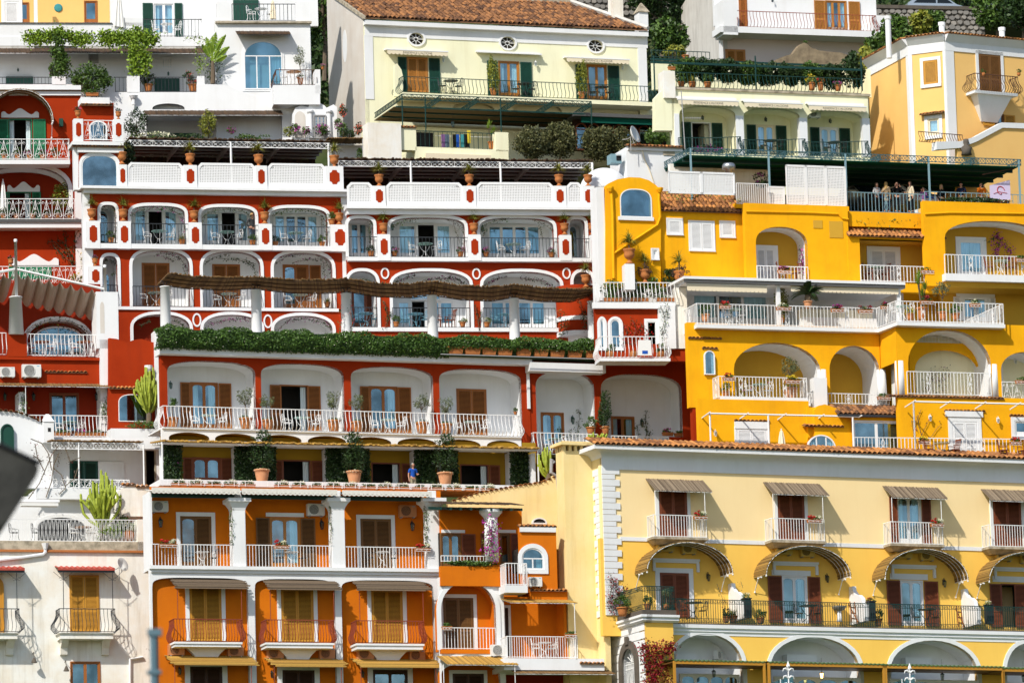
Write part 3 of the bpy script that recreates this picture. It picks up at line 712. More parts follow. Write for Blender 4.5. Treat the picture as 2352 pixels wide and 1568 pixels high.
def f_pot(prof,kind,v,potm='terracotta'):
 def f():
  top=max(z for r,z in prof)-.05;r0=max(r for r,z in prof)
  out=[('pot',MB().lathe(prof).mesh('pot',potm,True))]
  def fo(P,s,m,nm='foliage',**k):out.append((nm,npmesh(nm,leafcloud(P,s,**k),4,m),None,'stuff'))
  if kind=='olive':
   t=MB().tube([(0,0,top),(.03,.02,top+.4),(-.02,0,top+.75)],[.04,.032,.026],6)
   for k in range(5):
    a=k*1.3;t.tube([(-.02,0,top+.72),(.18*math.cos(a),.18*math.sin(a),top+.98),(.36*math.cos(a+.3),.36*math.sin(a+.3),top+1.3)],[.02,.014,.006],4)
   out.append(('stem',t.mesh('stem','bark')))
   fo(blobpts((0,0,top+1.2),(.52,.52,.55),620,16,.33),.11,'leaf_olive',aspect=.3);fo(blobpts((0,0,top+.08),(r0*1.2,r0*1.2,.12),160),.07,'leaf')
  elif kind=='bay':
   out.append(('stem',MB().tube([(0,0,top),(.01,0,top+.75)],[.03,.02],6).mesh('stem','bark')))
   fo(blobpts((0,0,top+.95),(.34,.34,.30),420),.09,'leaf')
  elif kind=='bush':fo(blobpts((0,0,top+.26),(r0*1.5,r0*1.5,.42),600),.09,'leaf')
  elif kind=='darkbush':fo(blobpts((0,0,top+.24),(r0*1.5,r0*1.5,.40),600),.09,'leaf_dark')
  elif kind=='tall':fo(blobpts((0,0,top+.85),(r0*1.6,r0*1.6,1.2),2000,30),.10,'leaf_yellow' if v==1 else 'leaf_dark' if v==2 else 'leaf');fo(blobpts((0,0,top+.0),(r0*1.3,r0*1.3,.1),90),.06,'fl_white','flowers')
  elif kind in('pink','red','white','yellow','magenta'):
   fo(blobpts((0,0,top+.18),(r0*1.5,r0*1.5,.3),420),.085,'leaf');fo(blobpts((0,0,top+.26),(r0*1.6,r0*1.6,.3),190,10),.075,'fl_'+kind,'flowers')
  elif kind=='grass':out.append(('foliage',npmesh('foliage',spikes(120,.6,top,.6,.022,.08),4,'leaf_grass'),None,'stuff'))
  elif kind=='yucca':
   st=MB();tips=[(-.35,0,top+.8),(.05,.1,top+1.05),(.42,-.05,top+.7),(.15,0,top+.45)]
   V=[]
   for t_ in tips:
    st.tube([(0,0,top),(t_[0]*.4,t_[1],top+(t_[2]-top)*.5),t_],[.05,.035,.03],6);V.append(spikes(60,.42,0,.15,.02)+np.array(t_))
   out.append(('stem',st.mesh('stem','bark')));out.append(('foliage',npmesh('foliage',np.concatenate(V),4,'leaf_lime'),None,'stuff'))
  elif kind=='cycad':
   out.append(('stem',MB().lathe([(.16,top-.02),(.2,top+.2),(.15,top+.42),(.001,top+.45)],n=10).mesh('stem','bark')))
   V=[]
   for i in range(30):
    a=i*2.4;el=.25+1.0*(i%7)/7;L=1.0;c,s_=math.cos(a),math.sin(a);p=np.array([0,0,top+.42]);vx,vz=math.cos(el),math.sin(el)
    for q in range(12):
     pn=p+np.array([c*vx,s_*vx,vz])*L/12;vz-=.09;nn=math.hypot(vx,vz);vx,vz=vx/nn,vz/nn
     sd=np.array([-s_,c,.35]);l2=.17*math.sin(math.pi*(q+1.2)/14)
     for sg in(1,-1):V+=[p,pn,pn+sd*np.array([sg,sg,1])*l2+(pn-p)*1.1,p+sd*np.array([sg,sg,1])*l2+(pn-p)]
     p=pn
   out.append(('frond',npmesh('frond',np.array(V),4,'leaf_dark'),None,'stuff'))
  elif kind=='twiggy':fo(blobpts((0,0,top+.5),(.3,.3,.6),200,10),.08,'leaf_lime')
  return out
 return f
NPOT=[0]
def pot(B,px,pbase,d,kind,label,h_px=19,prof='POT',potm='terracotta',group='potted plants',v=None,name='potted_plant',cat='potted plant',hs=1.0):
 NPOT[0]+=1;v=NPOT[0]%3 if v is None else v
 P=globals()[prof];H=max(z for r,z in P);s=h_px/45.0/H
 x,z=B.loc(px,pbase,d)
 return place(name,('pot',prof,kind,v,potm),f_pot(P,kind,v,potm),label,cat,B.l2w(x,d,z),random.random()*6,group,(s,s,s*hs))
def f_box(L,kind,v,bm='terracotta',holder=True):
 def f():
  b=MB().hexa([(-L/2+.02,-.08,0),(L/2-.02,-.08,0),(L/2-.02,.08,0),(-L/2+.02,.08,0),(-L/2,-.1,.17),(L/2,-.1,.17),(L/2,.1,.17),(-L/2,.1,.17)])
  b.box(-L/2-.015,L/2+.015,-.115,.115,.14,.172)
  out=[('box',b.mesh('box',bm))]
  if holder:
   h=MB().tube([(-L/2-.02,-.13,.10),(L/2+.02,-.13,.10)],.012,4).tube([(-L/2,-.13,-.02),(L/2,-.13,-.02)],.01,4)
   for k in range(3):
    cx=-L/2+L*(k+.5)/3;h.tube([(cx+L/7*math.cos(a*.75),-.13,.05+.05*math.sin(a*.75))for a in range(9)],.009,3)
   out.append(('holder',h.mesh('holder','metal_white')))
  lf={'purple':'leaf_dark'}.get(kind,'leaf')
  out.append(('foliage',npmesh('foliage',leafcloud(blobpts((0,0,.24),(L*.5,.16,.13),260),.07),4,lf),None,'stuff'))
  def fl(m,c,r,n=110):out.append(('flowers',npmesh('flowers',leafcloud(blobpts(c,r,n,8),.075),4,m),None,'stuff'))
  if kind=='redpale':fl('fl_red',(-L*.23,-.05,.33),(L*.26,.16,.15),150);fl('fl_white',(L*.24,-.05,.31),(L*.26,.16,.14),150)
  elif kind=='red':fl('fl_red',(0,-.04,.32),(L*.5,.17,.13),90)
  elif kind=='crimson':fl('fl_crimson',(0,-.04,.32),(L*.5,.17,.13),120)
  elif kind=='yellow':fl('fl_yellow',(0,-.04,.33),(L*.45,.16,.13),170)
  elif kind=='white':fl('fl_white',(0,-.04,.30),(L*.5,.16,.13),80)
  elif kind=='purple':fl('fl_crimson',(0,-.04,.30),(L*.5,.16,.1),60);fl('fl_magenta',(0,-.04,.33),(L*.5,.16,.1),40)
  elif kind=='pink':fl('fl_pink',(0,-.04,.30),(L*.5,.16,.13),90)
  return out
 return f
NBX=[0]
def fbox(B,x0,y0,x1,y1,d,kind,label,group='flower boxes on railings',holder=True,bm='terracotta'):
 """flower box whose terracotta spans x0..x1 and ends at y1"""
 NBX[0]+=1;v=NBX[0]%2;L=round((x1-x0)/45.0,1)
 x,z=B.loc((x0+x1)/2,y1,d)
 return place('flower_box',('fbox',L,kind,v,bm,holder),f_box(L,kind,v,bm,holder),label,'flower box',B.l2w(x,d-.12,z),B.yaw,group)
def lantern(B,px,py,d,m='iron',h=22,glow=False,parent=None):
 """wall lantern, a part of its building; px,py the middle of the lantern body"""
 x,z=B.loc(px,py,d);s=h/45.0;y=d-.2
 mb=MB().box(x-.03,x+.03,d-.03,d,z-.1*s,z+.5*s).tube([(x,d-.02,z+.45*s),(x,d-.12,z+.62*s),(x,y,z+.55*s),(x,y,z+.42*s)],.015,4)
 mb.lathe([(.001,.44*s),(.07*s,.40*s),(.24*s,.24*s),(.20*s,.23*s)],(x,y,z),6).lathe([(.12*s,-.36*s),(.13*s,-.30*s),(.001,-.30*s)],(x,y,z),6)
 for k in range(6):
  a=k*math.pi/3;mb.tube([(x+.12*s*math.cos(a),y+.12*s*math.sin(a),z-.3*s),(x+.2*s*math.cos(a),y+.2*s*math.sin(a),z+.24*s)],.009,3)
 o=B.part('wall_lantern',mb,m,parent)
 B.part('lantern_glass',MB().lathe([(.11*s,-.29*s),(.19*s,.23*s)],(x,y,z),6),'lamp_glow' if glow else 'lantern_glass',o)
 return o
def hanglamp(B,px,py,d,glow=False):
 x,z=B.loc(px,py,d);s=.5
 mb=MB().tube([(x,d,z+.9),(x,d,z+.4*s)],.008,4).lathe([(.001,.42*s),(.26*s,.24*s),(.22*s,.22*s)],(x,d,z),6).lathe([(.13*s,-.36*s),(.14*s,-.3*s),(.001,-.3*s)],(x,d,z),6)
 for k in range(6):
  a=k*math.pi/3;mb.tube([(x+.13*s*math.cos(a),d+.13*s*math.sin(a),z-.3*s),(x+.21*s*math.cos(a),d+.21*s*math.sin(a),z+.24*s)],.01,3)
 o=B.part('hanging_lantern',mb,'iron')
 B.part('lantern_glass',MB().lathe([(.12*s,-.29*s),(.2*s,.23*s)],(x,d,z),6),'lamp_glow' if glow else 'lantern_glass',o)
def dining(B,px,pbase,d,where,m='metal_white',topm='table_glass',col='white',gap=17,group='balcony tables and chairs',n=2,ts=1.0,topn='glass'):
 x,z=B.loc(px,pbase,d);g=gap/45.0/math.cos(B.yaw)
 place('round_table',('table',m,topm),f_table(m,topm),f'round {col} iron table {where}','table',B.l2w(x,d,z),B.yaw,'round balcony tables',ts)
 for k,sg in list(enumerate((-1,1)))[:n]:
  place('iron_chair',('chair',m),f_chair(m),f'{col} iron chair {"left" if sg < 0 else "right"} of the table {where}','chair',B.l2w(x+sg*g,d+.05+.1*random.random(),z),B.yaw+sg*-1.2+random.uniform(-.3,.3),'balcony chairs')
def woodset(B,px,pbase,d,where,gap=20,table=True):
 x,z=B.loc(px,pbase,d);g=gap/45.0
 if table:place('round_table',('table','metal_white','table_glass'),f_table(),f'round white iron table {where}','table',B.l2w(x,d,z),B.yaw,'round balcony tables')
 for sg in(-1,1):
  place('wooden_chair',('wchair',),f_woodchair(),f'dark wooden armchair {"left" if sg < 0 else "right"} of the table {where}','chair',B.l2w(x+sg*g,d+.1,z),B.yaw+sg*-1.3,'wooden balcony chairs')
  # awnings of reeds, as things
def reedsheet(A0,A1,B0,B1,n,th=.03,jit=.08,along=True):
 """strips run from edge A (A0..A1) to edge B (B0..B1)"""
 A0,A1,B0,B1=map(Vector,(A0,A1,B0,B1));mb=MB();up=Vector((0,0,th))
 for i in range(n):
  u0,u1=i/n,(i+1.02)/n
  p,q,r,s_=A0.lerp(A1,u0),A0.lerp(A1,u1),B0.lerp(B1,u1),B0.lerp(B1,u0)
  e=(r-q).normalized()*random.uniform(-jit,jit);e2=(r-q).normalized()*random.uniform(-jit,jit)*.7;k=up*random.uniform(-.5,.5)
  p,q,r,s_=p+e2+k,q+e2+k,r+e+k,s_+e+k
  mb.hexa([p,q,r,s_,p+up,q+up,r+up,s_+up])
 return mb
def reed_awning(B,x0,y0,x1,y1,d,label,m='reed_grey',out=1.1,posts=None,postm='metal_white',horizontal=False,group='reed awnings',drop=None,n=None,side=.12,name='reed_awning',back=None):
 """sheet from the wall (top edge y0) to its outer edge (bottom y1); x0..x1 is what the picture shows"""
 o=thing(name,label,'awning',B.O,B.yaw,group)
 xa,z1=B.loc((x0+x1)/2,y1,d-out);zt=B.loc((x0+x1)/2,y0,d)[1]if back is None else back
 ox=out*math.sin(B.yaw)
 xa=B.loc(x0,(y0+y1)/2,d)[0];xb=B.loc(x1,(y0+y1)/2,d-out)[0]
 A0,A1,B0,B1=(xa,d,zt),(xb,d,zt),(xa,d-out,z1),(xb,d-out,z1)
 W=xb-xa
 if horizontal:
  mb=reedsheet(A0,B0,A1,B1,n or 34,.03,.16)
  zz=z1
  F0,F1=(xa,d-out,z1+.02),(xb,d-out,z1+.02)
  mb2=reedsheet((xa,d-out-.02,z1+.05),(xa,d-out-.05,z1-.14),(xb,d-out-.02,z1+.05),(xb,d-out-.05,z1-.14),11,.02,.2)
  i0=len(mb.v);mb.v+=mb2.v;mb.f+=[tuple(k+i0 for k in f)for f in mb2.f]
 else:mb=reedsheet(A0,A1,B0,B1,n or max(12,int(W/.032)),.03,.07)
 B2=o
 link('reed_mat',mb.mesh('reed_mat',m),o,kind='stuff')
 fr=MB()
 for q in(0,.33,.66,1):
  fr.tube([(xa+.03,d-out*q,zt+(z1-zt)*q-.03),(xb-.03,d-out*q,zt+(z1-zt)*q-.03)],.016,4)
 for q in(0.02,1-.02):fr.tube([(xa+W*q,d,zt-.035),(xa+W*q,d-out,z1-.035)],.016,4)
 link('awning_frame',fr.mesh('awning_frame',postm),o)
 if posts:
  for pxp,py in posts:
   x=B.loc(pxp,(y1+py)/2,d-out+.05)[0];zb=B.loc(pxp,py,d-out+.05)[1]
   link('post',MB().tube([(x,d-out+.05,z1),(x,d-out+.05,zb)],.02,6).mesh('post',postm),o)
 return o
def barrel_awning(B,cx,xw,ytop,yend,d,label,out=1.8,m='reed_canopy',group='curved reed canopies',ribs=5,ribm='metal_white',full=1.0):
 """half-barrel reed canopy: cx centre, xw half width (px) at the wall; ytop crown and yend ends at the wall"""
 o=thing('curved_reed_canopy',label,'awning',B.O,B.yaw,group)
 x,zt=B.loc(cx,ytop,d);zb=B.loc(cx,yend,d)[1];hw=xw/45.0;H=zt-zb;n=16;mb=MB()
 P=[(x+hw*math.cos(math.pi*k/n),zb+H*math.sin(math.pi*k/n))for k in range(n+1)]
 for i in range(n):
  for s_ in range(10):
   a,b=s_/10,(s_+1.05)/10
   p,q=(P[i][0]+(P[i+1][0]-P[i][0])*a,P[i][1]+(P[i+1][1]-P[i][1])*a),(P[i][0]+(P[i+1][0]-P[i][0])*b,P[i][1]+(P[i+1][1]-P[i][1])*b)
   y0,y1=d-out+random.uniform(-.1,.1),d-.01
   nx,nz=(p[0]-x)/hw,(p[1]-zb)/max(H,.1);l=math.hypot(nx,nz);t=.035;k=random.uniform(-.012,.012)
   nx,nz=nx/l,nz/l
   mb.hexa([(p[0]+nx*k,y0,p[1]+nz*k),(q[0]+nx*k,y0,q[1]+nz*k),(q[0]+nx*k,y1,q[1]+nz*k),(p[0]+nx*k,y1,p[1]+nz*k)]+[(p[0]+nx*(t+k),y0,p[1]+nz*(t+k)),(q[0]+nx*(t+k),y0,q[1]+nz*(t+k)),(q[0]+nx*(t+k),y1,q[1]+nz*(t+k)),(p[0]+nx*(t+k),y1,p[1]+nz*(t+k))])
 link('reed_mat',mb.mesh('reed_mat',m),o,kind='stuff')
 for k in range(ribs):
  y=d-out*k/(ribs-1)-(.02 if k else-.02)
  link('rib',MB().tube([(p[0],y,p[1]-.02)for p in P],.018,4).mesh('rib',ribm),o)
 for sg in(-1,1):
  xx=x+sg*hw
  c=MB().tube([(xx,d-.02,zb-.75),(xx,d-.25,zb-.45),(xx,d-.5,zb-.12),(xx,d-out*.6,zb)],.022,4).tube([(xx,d,zb),(xx,d-out,zb)],.02,4)
  for yy in(d-.05,d-.5,d-out*.6,d-out):c.ball((xx,yy,zb-(.75 if yy>d-.1 else .08)),.05,6,4)
  link('bracket',c.mesh('bracket',ribm),o)
 return o
def vine(B,L,d,label,n=300,rad=.09,leaf=.09,m='leaf_dark',flowers=None,nf=0,stem=True,stemr=.012,name='climbing_vine',cat='vine',fl=.08,group='climbing vines',depth=.08):
 """climber along pixel polylines L at depth d"""
 o=thing(name,label,cat,B.O,B.yaw,group)
 if L and not isinstance(L[0][0],(tuple,list)):L=[L]
 tot=sum(sum(math.hypot(l[i+1][0]-l[i][0],l[i+1][1]-l[i][1])for i in range(len(l)-1))for l in L);V=[];F=[];st=MB()
 for l in L:
  le=sum(math.hypot(l[i+1][0]-l[i][0],l[i+1][1]-l[i][1])for i in range(len(l)-1));P=[(B.loc(x,y,d)[0],d-depth,B.loc(x,y,d)[1])for x,y in l]
  k=max(3,int(n*le/tot));pts=linepts(P,k,(rad,depth*.5,rad));pts[:,1]=np.minimum(pts[:,1],d-.015)
  V.append(leafcloud(pts,leaf))
  if flowers and nf:
   q=linepts(P,max(2,int(nf*le/tot)),(rad*1.1,depth*.5,rad*1.1));q[:,1]=np.minimum(q[:,1]-.04,d-.03);F.append(leafcloud(q,fl))
  if stem:st.tube(P,stemr,4)
 if stem:link('stem',st.mesh('stem','bark'),o)
 link('foliage',npmesh('foliage',np.concatenate(V),4,m),o,kind='stuff')
 if F:link('flowers',npmesh('flowers',np.concatenate(F),4,flowers),o,kind='stuff')
 return o
def bush(B,px,py,rx,ry,d,label,n=900,leaf=.12,m='leaf',rd=None,name='shrub',cat='shrub',flowers=None,nf=0,fl=.09,clumps=18,aspect=.55,group='garden shrubs',stem=True,spread=.34,box=False):
 """shrub centred at a pixel, radii in px"""
 x,z=B.loc(px,py,d);a,c=rx/45.0,ry/45.0;b=rd if rd else max(.25,min(a,1.4)*.8)
 o=thing(name,label,cat,B.l2w(x,d,z-c),B.yaw,group)
 link('foliage',npmesh('foliage',leafcloud(np.stack([rng.uniform(-a,a,n),-b*rng.random(n)**2*(.6+.4*np.sin(np.arange(n))),rng.uniform(0,2*c,n)],1)if box else blobpts((0,0,c),(a,b,c),n,clumps,spread),leaf,aspect),4,m),o,kind='stuff')
 if flowers:link('flowers',npmesh('flowers',leafcloud(blobpts((0,-.06,c),(a*1.04,b*1.04,c*1.04),nf,clumps),fl),4,flowers),o,kind='stuff')
 if stem:link('stem',MB().tube([(0,0,-.02),(.03,0,c*.7),(0,.03,c*1.2)],[.05,.04,.02],5).mesh('stem','bark'),o)
 return o
def tree(loc,h,r,label,m='leaf',n=5000,leaf=.3,name='tree',trunk=.16,crown_lo=.25,group='trees on the hillside',clumps=46,spread=.26):
 o=thing(name,label,'tree',loc,0,group);zc=h*(crown_lo+(1-crown_lo)/2);rz=h*(1-crown_lo)/2*1.1
 t=MB().tube([(0,0,-.3),(.1,0,h*.25),(-.05,.1,h*.55),(0,0,h*.85)],[trunk,trunk*.8,trunk*.5,.03],7);link('trunk',t.mesh('trunk','bark'),o)
 lb=MB()
 for k in range(9):
  a=k*2.4;z0=h*(.25+.05*k);lb.tube([(0,.05,z0),(r*.4*math.cos(a),r*.4*math.sin(a),z0+h*.12),(r*.8*math.cos(a),r*.8*math.sin(a),z0+h*.22)],[trunk*.4,trunk*.25,.02],4)
 link('limb',lb.mesh('limb','bark'),o)
 link('crown',npmesh('crown',leafcloud(blobpts((0,0,zc),(r,r,rz),n,clumps,spread),leaf),4,m),o,kind='stuff')
 return o
def satdish(B,px,py,d,r_px,label,out=.5,rot=0.5):
 x,z=B.loc(px,py,d-out);r=r_px/45.0
 o=thing('satellite_dish',label,'satellite dish',B.l2w(x,d-out,z),B.yaw+rot,'satellite dishes')
 mb=MB();mb.lathe([(.001,0),(r*.5,.03*r/.4),(r*.8,.10*r/.4),(r,.17*r/.4),(r*.98,.18*r/.4),(r*.5,.045*r/.4),(.001,.02)],n=20)
 Rm=Matrix.Rotation(R(72),4,'X');me=mb.mesh('dish','ac_white',True);me.transform(Rm);link('dish',me,o)
 a=MB().tube([(0,0,-r*.9),(0,-r*.75,-r*.55)],.015,4).tube([(0,-r*.2,-r*.9),(0,0,-r*.2)],.015,4).box(-.05,.05,-r*.85,-r*.7,-r*.6,-r*.45);link('arm',a.mesh('arm','grey_metal'),o)
 link('mount',MB().tube([(0,.05,-.05),(0,out*.5,-.15),(0,out,-.15)],.02,5).tube([(0,.1,-.1),(0,.1,-r-.35)],.022,5).mesh('mount','grey_metal'),o)
 return o
def parasol(B,px,y0,y1,d,label,m='cloth_cream'):
 x,z=B.loc(px,y1,d);H=(y1-y0)/45.0
 o=thing('folded_parasol',label,'parasol',B.l2w(x,d,z),B.yaw)
 link('pole',MB().tube([(0,0,0),(0,0,H)],.02,6).ball((0,0,H+.03),.035,6,4).mesh('pole','metal_white'),o)
 pr=[];n=12;mb=MB()
 for r,z_ in((.16,H*.12),(.15,H*.3),(.12,H*.6),(.07,H*.9),(.02,H*.99)):pr.append((r,z_))
 for k,(r,z_)in enumerate(pr):
  for j in range(n):w=2*math.pi*j/n;rr=r*(1.25 if j%2 else .75);mb.v.append((rr*math.cos(w),rr*math.sin(w),z_))
 for k in range(len(pr)-1):
  for j in range(n):q=(j+1)%n;mb.f.append((k*n+j,k*n+q,(k+1)*n+q,(k+1)*n+j))
 link('canopy',mb.mesh('canopy',m),o);return o
def textmesh(txt,size,m):
 cu=bpy.data.curves.new('lettering','FONT');cu.body=txt;cu.size=size;cu.align_x='CENTER';cu.extrude=.002
 ob=bpy.data.objects.new('lettering',cu);COL.objects.link(ob)
 me=bpy.data.meshes.new_from_object(ob.evaluated_get(bpy.context.evaluated_depsgraph_get()))
 bpy.data.objects.remove(ob);me.materials.clear();me.materials.append(MATS[m]);me.transform(Matrix.Rotation(math.pi/2,4,'X'));return me
_TXT={}
def cloth_awning(B,x0,y0,x1,y1,d,label,txt=None,valance=.28,out=.55,m='cloth_cream',group='retractable awnings',scallop='round',slope=.12,roller=.11):
 o=thing('cloth_awning',label,'awning',B.O,B.yaw,group)
 xa,xb,za,zb=B.rect(x0,y0,x1,y1,d-out)
 link('cassette',MB().box(xa,xb,d-.16,d,zb+slope-.01,zb+slope+roller).mesh('cassette','paint_white'),o)
 link('front_bar',MB().box(xa-.02,xb+.02,d-out-.03,d-out+.03,zb-.07,zb).mesh('front_bar','paint_white'),o)
 link('sheet',MB().hexa([(xa+.03,d-out,zb-.02),(xb-.03,d-out,zb-.02),(xb-.03,d-.1,zb+slope),(xa+.03,d-.1,zb+slope),(xa+.03,d-out,zb-.005),(xb-.03,d-out,zb-.005),(xb-.03,d-.1,zb+slope+.015),(xa+.03,d-.1,zb+slope+.015)]).mesh('sheet',m),o)
 if valance:
  n=max(3,round((xb-xa)/.24));P=[(xa+.02,zb-.06)];w=(xb-xa-.04)/n;zl=zb-.06-valance
  for i in range(n):
   if scallop=='round':P+=[(xa+.02+w*(i+q/6),zl+.07-.07*math.sin(math.pi*q/6))for q in range(7)]
   else:P+=[(xa+.02+w*(i+q),zl+h)for q,h in((0,.07),(.12,0),(.88,0),(1,.07))]
  P.append((xb-.02,zb-.06))
  v=link('valance',MB().prism(P[::-1],d-out-.012,d-out+.004).mesh('valance',m),o)
  if txt:
   if txt not in _TXT:_TXT[txt]=textmesh(txt,.17,'text')
   t=link('lettering',_TXT[txt],v);t.location=((xa+xb)/2,d-out-.016,zb-.06-valance*.68)
 for q in(.12,.88):
  x=xa+(xb-xa)*q;link('arm',MB().tube([(x,d-.1,zb+slope-.05),(x+.1,d-out*.5,zb+.02),(x,d-out+.02,zb-.04)],.02,4).mesh('arm','paint_white'),o)
 return o
def truss(o,P0,P1,h,m,n=None,w=.06,name='beam'):
 """lattice beam between two local points, depth h, as one part with its braces as sub-part"""
 P0,P1=Vector(P0),Vector(P1);L=(P1-P0).length;n=n or max(4,int(L/(h*1.35)))
 ch=MB().tube([P0,P1],w/2,4).tube([P0-Vector((0,0,h)),P1-Vector((0,0,h))],w/2,4);br=MB()
 for i in range(n):
  a,b=P0.lerp(P1,i/n),P0.lerp(P1,(i+1)/n);dn=Vector((0,0,h));br.tube([a,a-dn],w*.3,4,False)
  br.tube([a,a.lerp(b,.3)-dn*.5,(a+b)/2-dn*.9,a.lerp(b,.7)-dn*.5,b],w*.26,4,False);br.tube([a-dn,a.lerp(b,.3)-dn*.5,(a+b)/2-dn*.1,a.lerp(b,.7)-dn*.5,b-dn],w*.26,4,False)
 e=link(name,ch.mesh(name,m),o);link('lattice',br.mesh('lattice',m),e,kind='stuff');return e
 # people: one skinned surface per body, clothes as children
def skinmesh(name,V,E,Rr,m,sub=1,root=0):
 me=bpy.data.meshes.new(name);me.from_pydata(V,E,[]);ob=bpy.data.objects.new(name,me);COL.objects.link(ob)
 sk_=ob.modifiers.new('skin','SKIN');sk_.use_smooth_shade=True
 for i,r in enumerate(Rr):me.skin_vertices[0].data[i].radius=r if hasattr(r,'__len__')else(r,r);me.skin_vertices[0].data[i].use_root=(i==root)
 s_=ob.modifiers.new('sub','SUBSURF');s_.levels=sub;s_.render_levels=sub
 out=bpy.data.meshes.new_from_object(ob.evaluated_get(bpy.context.evaluated_depsgraph_get()));bpy.data.objects.remove(ob);bpy.data.meshes.remove(me)
 out.materials.clear();out.materials.append(MATS[m]if isinstance(m,str)else m);out.name=name
 return out
def person(loc,rot,label,top,legs,hair,h=1.75,arms=('down','down'),hairlen=.0,lean=0.0,coat=False,glasses=False,cap=None,short=False,female=False,shoes='c_black',stride=.06):
 o=thing('person',label,'person',loc,rot,'people on the terraces',h/1.75)
 sw=.165 if female else .195;L=lean
 J=dict(pelvis=(0,0,.95),waist=(0,-L*.3,1.10),chest=(0,-L*.7,1.32),neck=(0,-L,1.50),head0=(0,-L-.01,1.58),head=(0,-L-.02,1.66),crown=(0,-L-.01,1.72))
 A={'down':[(.06,.02,1.12),(.07,-.05,.88)],'bent':[(.07,.0,1.14),(-.04,-.26,1.14)],'up':[(.06,-.12,1.20),(-.09,-.22,1.52)],'rail':[(.10,-.05,1.16),(.10,-.26,1.02)],'phone':[(.09,-.16,1.22),(-.03,-.20,1.50)],'hip':[(.14,.05,1.16),(.05,-.08,.98)]}
 V=[J['pelvis'],J['waist'],J['chest'],J['neck'],J['head0'],J['head'],J['crown']];E=[(0,1),(1,2),(2,3),(3,4),(4,5),(5,6)];Q=[(.13,.10),(.115,.09),(.14,.105),.05,.065,.085,.05]
 hip=[];hands=[];armsV=[]
 for sg,ap in((-1,arms[0]),(1,arms[1])):
  i=len(V);el,ha=A[ap]
  V+=[(sg*sw,-L*.9,1.43),(sg*(sw+el[0]),el[1]-L*.6,el[2]),(sg*(sw+ha[0]),ha[1]-L*.6,ha[2])];Q+=[.055,.042,.03]
  hd=(Vector(V[i+2])-Vector(V[i+1])).normalized();pm=Vector(V[i+2])+hd*.06;V.append(tuple(pm));Q.append((.034,.024));E+=[(2,i),(i,i+1),(i+1,i+2),(i+2,i+3)]
  sd=hd.cross(Vector((0,1,.3))).normalized();hands.append((pm,hd,sd));armsV.append(i)
  for f in range(4):
   k=len(V);b=pm+sd*(.024-.016*f);ln=(.055,.062,.058,.045)[f];cu=hd.cross(sd)*.015
   V+=[tuple(b+hd*.02),tuple(b+hd*(.02+ln*.55)+cu),tuple(b+hd*(.02+ln)+cu*2.4)];Q+=[.0085,.008,.0065];E+=[(i+3,k),(k,k+1),(k+1,k+2)]
  k=len(V);V+=[tuple(pm+sd*.042-hd*.005),tuple(pm+sd*.055+hd*.035)];Q+=[.0095,.007];E+=[(i+3,k),(k,k+1)]
 for sg in(-1,1):
  i=len(V);V+=[(sg*.095,0,.88),(sg*.10,-.02+sg*stride*.3,.50),(sg*.10,.02+sg*stride,.10),(sg*.105,-.10+sg*stride,.045)];Q+=[.095,.062,.042,.04];E+=[(0,i),(i,i+1),(i+1,i+2),(i+2,i+3)];hip.append(i)
 body=link('body',skinmesh('body',V,E,Q,'skin'),o)
 hc=Vector((0,-L-.015,1.655))
 fm=MB().ball(tuple(hc),(.080,.095,.112),14,10).hexa([tuple(hc+Vector(q))for q in((-.014,-.088,-.035),(.014,-.088,-.035),(.01,-.06,-.03),(-.01,-.06,-.03),(-.008,-.092,.01),(.008,-.092,.01),(.008,-.06,.012),(-.008,-.06,.012))])
 for sg in(-1,1):fm.ball(tuple(hc+Vector((sg*.082,.005,-.01))),(.012,.022,.03),6,4)
 link('head',fm.mesh('head','skin',True),o)
 fe=MB()
 for sg in(-1,1):fe.ball(tuple(hc+Vector((sg*.032,-.088,.012))),(.012,.008,.008),6,4)
 link('eyes',fe.mesh('eyes','dark'),o);link('mouth',MB().box(hc.x-.022,hc.x+.022,hc.y-.094,hc.y-.08,hc.z-.058,hc.z-.049).mesh('mouth','c_red'),o)
 TV=[J['pelvis'],J['waist'],J['chest'],(0,-L*.95,1.475)];TE=[(0,1),(1,2),(2,3)];TQ=[(.155,.125),(.14,.115),(.165,.13),(.07,.065)]
 if coat:TV=[(0,.01,.62)]+TV;TE=[(0,1),(1,2),(2,3),(3,4)];TQ=[(.19,.15)]+TQ
 ci=3 if coat else 2
 for i in armsV:
  k=len(TV);TV+=[V[i],V[i+1]];TQ+=[.075,.06];TE+=[(ci,k),(k,k+1)]
  if not short:TV.append(tuple(Vector(V[i+1]).lerp(Vector(V[i+2]),.93)));TQ.append(.045);TE.append((k+1,k+2))
  else:TV[-1]=tuple(Vector(V[i]).lerp(Vector(V[i+1]),.75))
 link('coat' if coat else 'shirt',skinmesh('shirt',TV,TE,TQ,top),o)
 LV=[(0,0,.98)];LE=[];LQ=[(.145,.12)]
 for i in hip:
  k=len(LV);LV+=[V[i],V[i+1],tuple(Vector(V[i+1]).lerp(Vector(V[i+2]),.92))];LQ+=[.108,.078,.055];LE+=[(0,k),(k,k+1),(k+1,k+2)]
 link('trousers',skinmesh('trousers',LV,LE,LQ,legs),o)
 for i in hip:
  a=Vector(V[i+2]);link('shoe',MB().ball((a.x,a.y-.06,.045),(.05,.135,.05),8,5).mesh('shoe',shoes,True),o)
 hm=MB().ball(tuple(hc+Vector((0,.018,.030))),(.092,.10,.098),12,8)
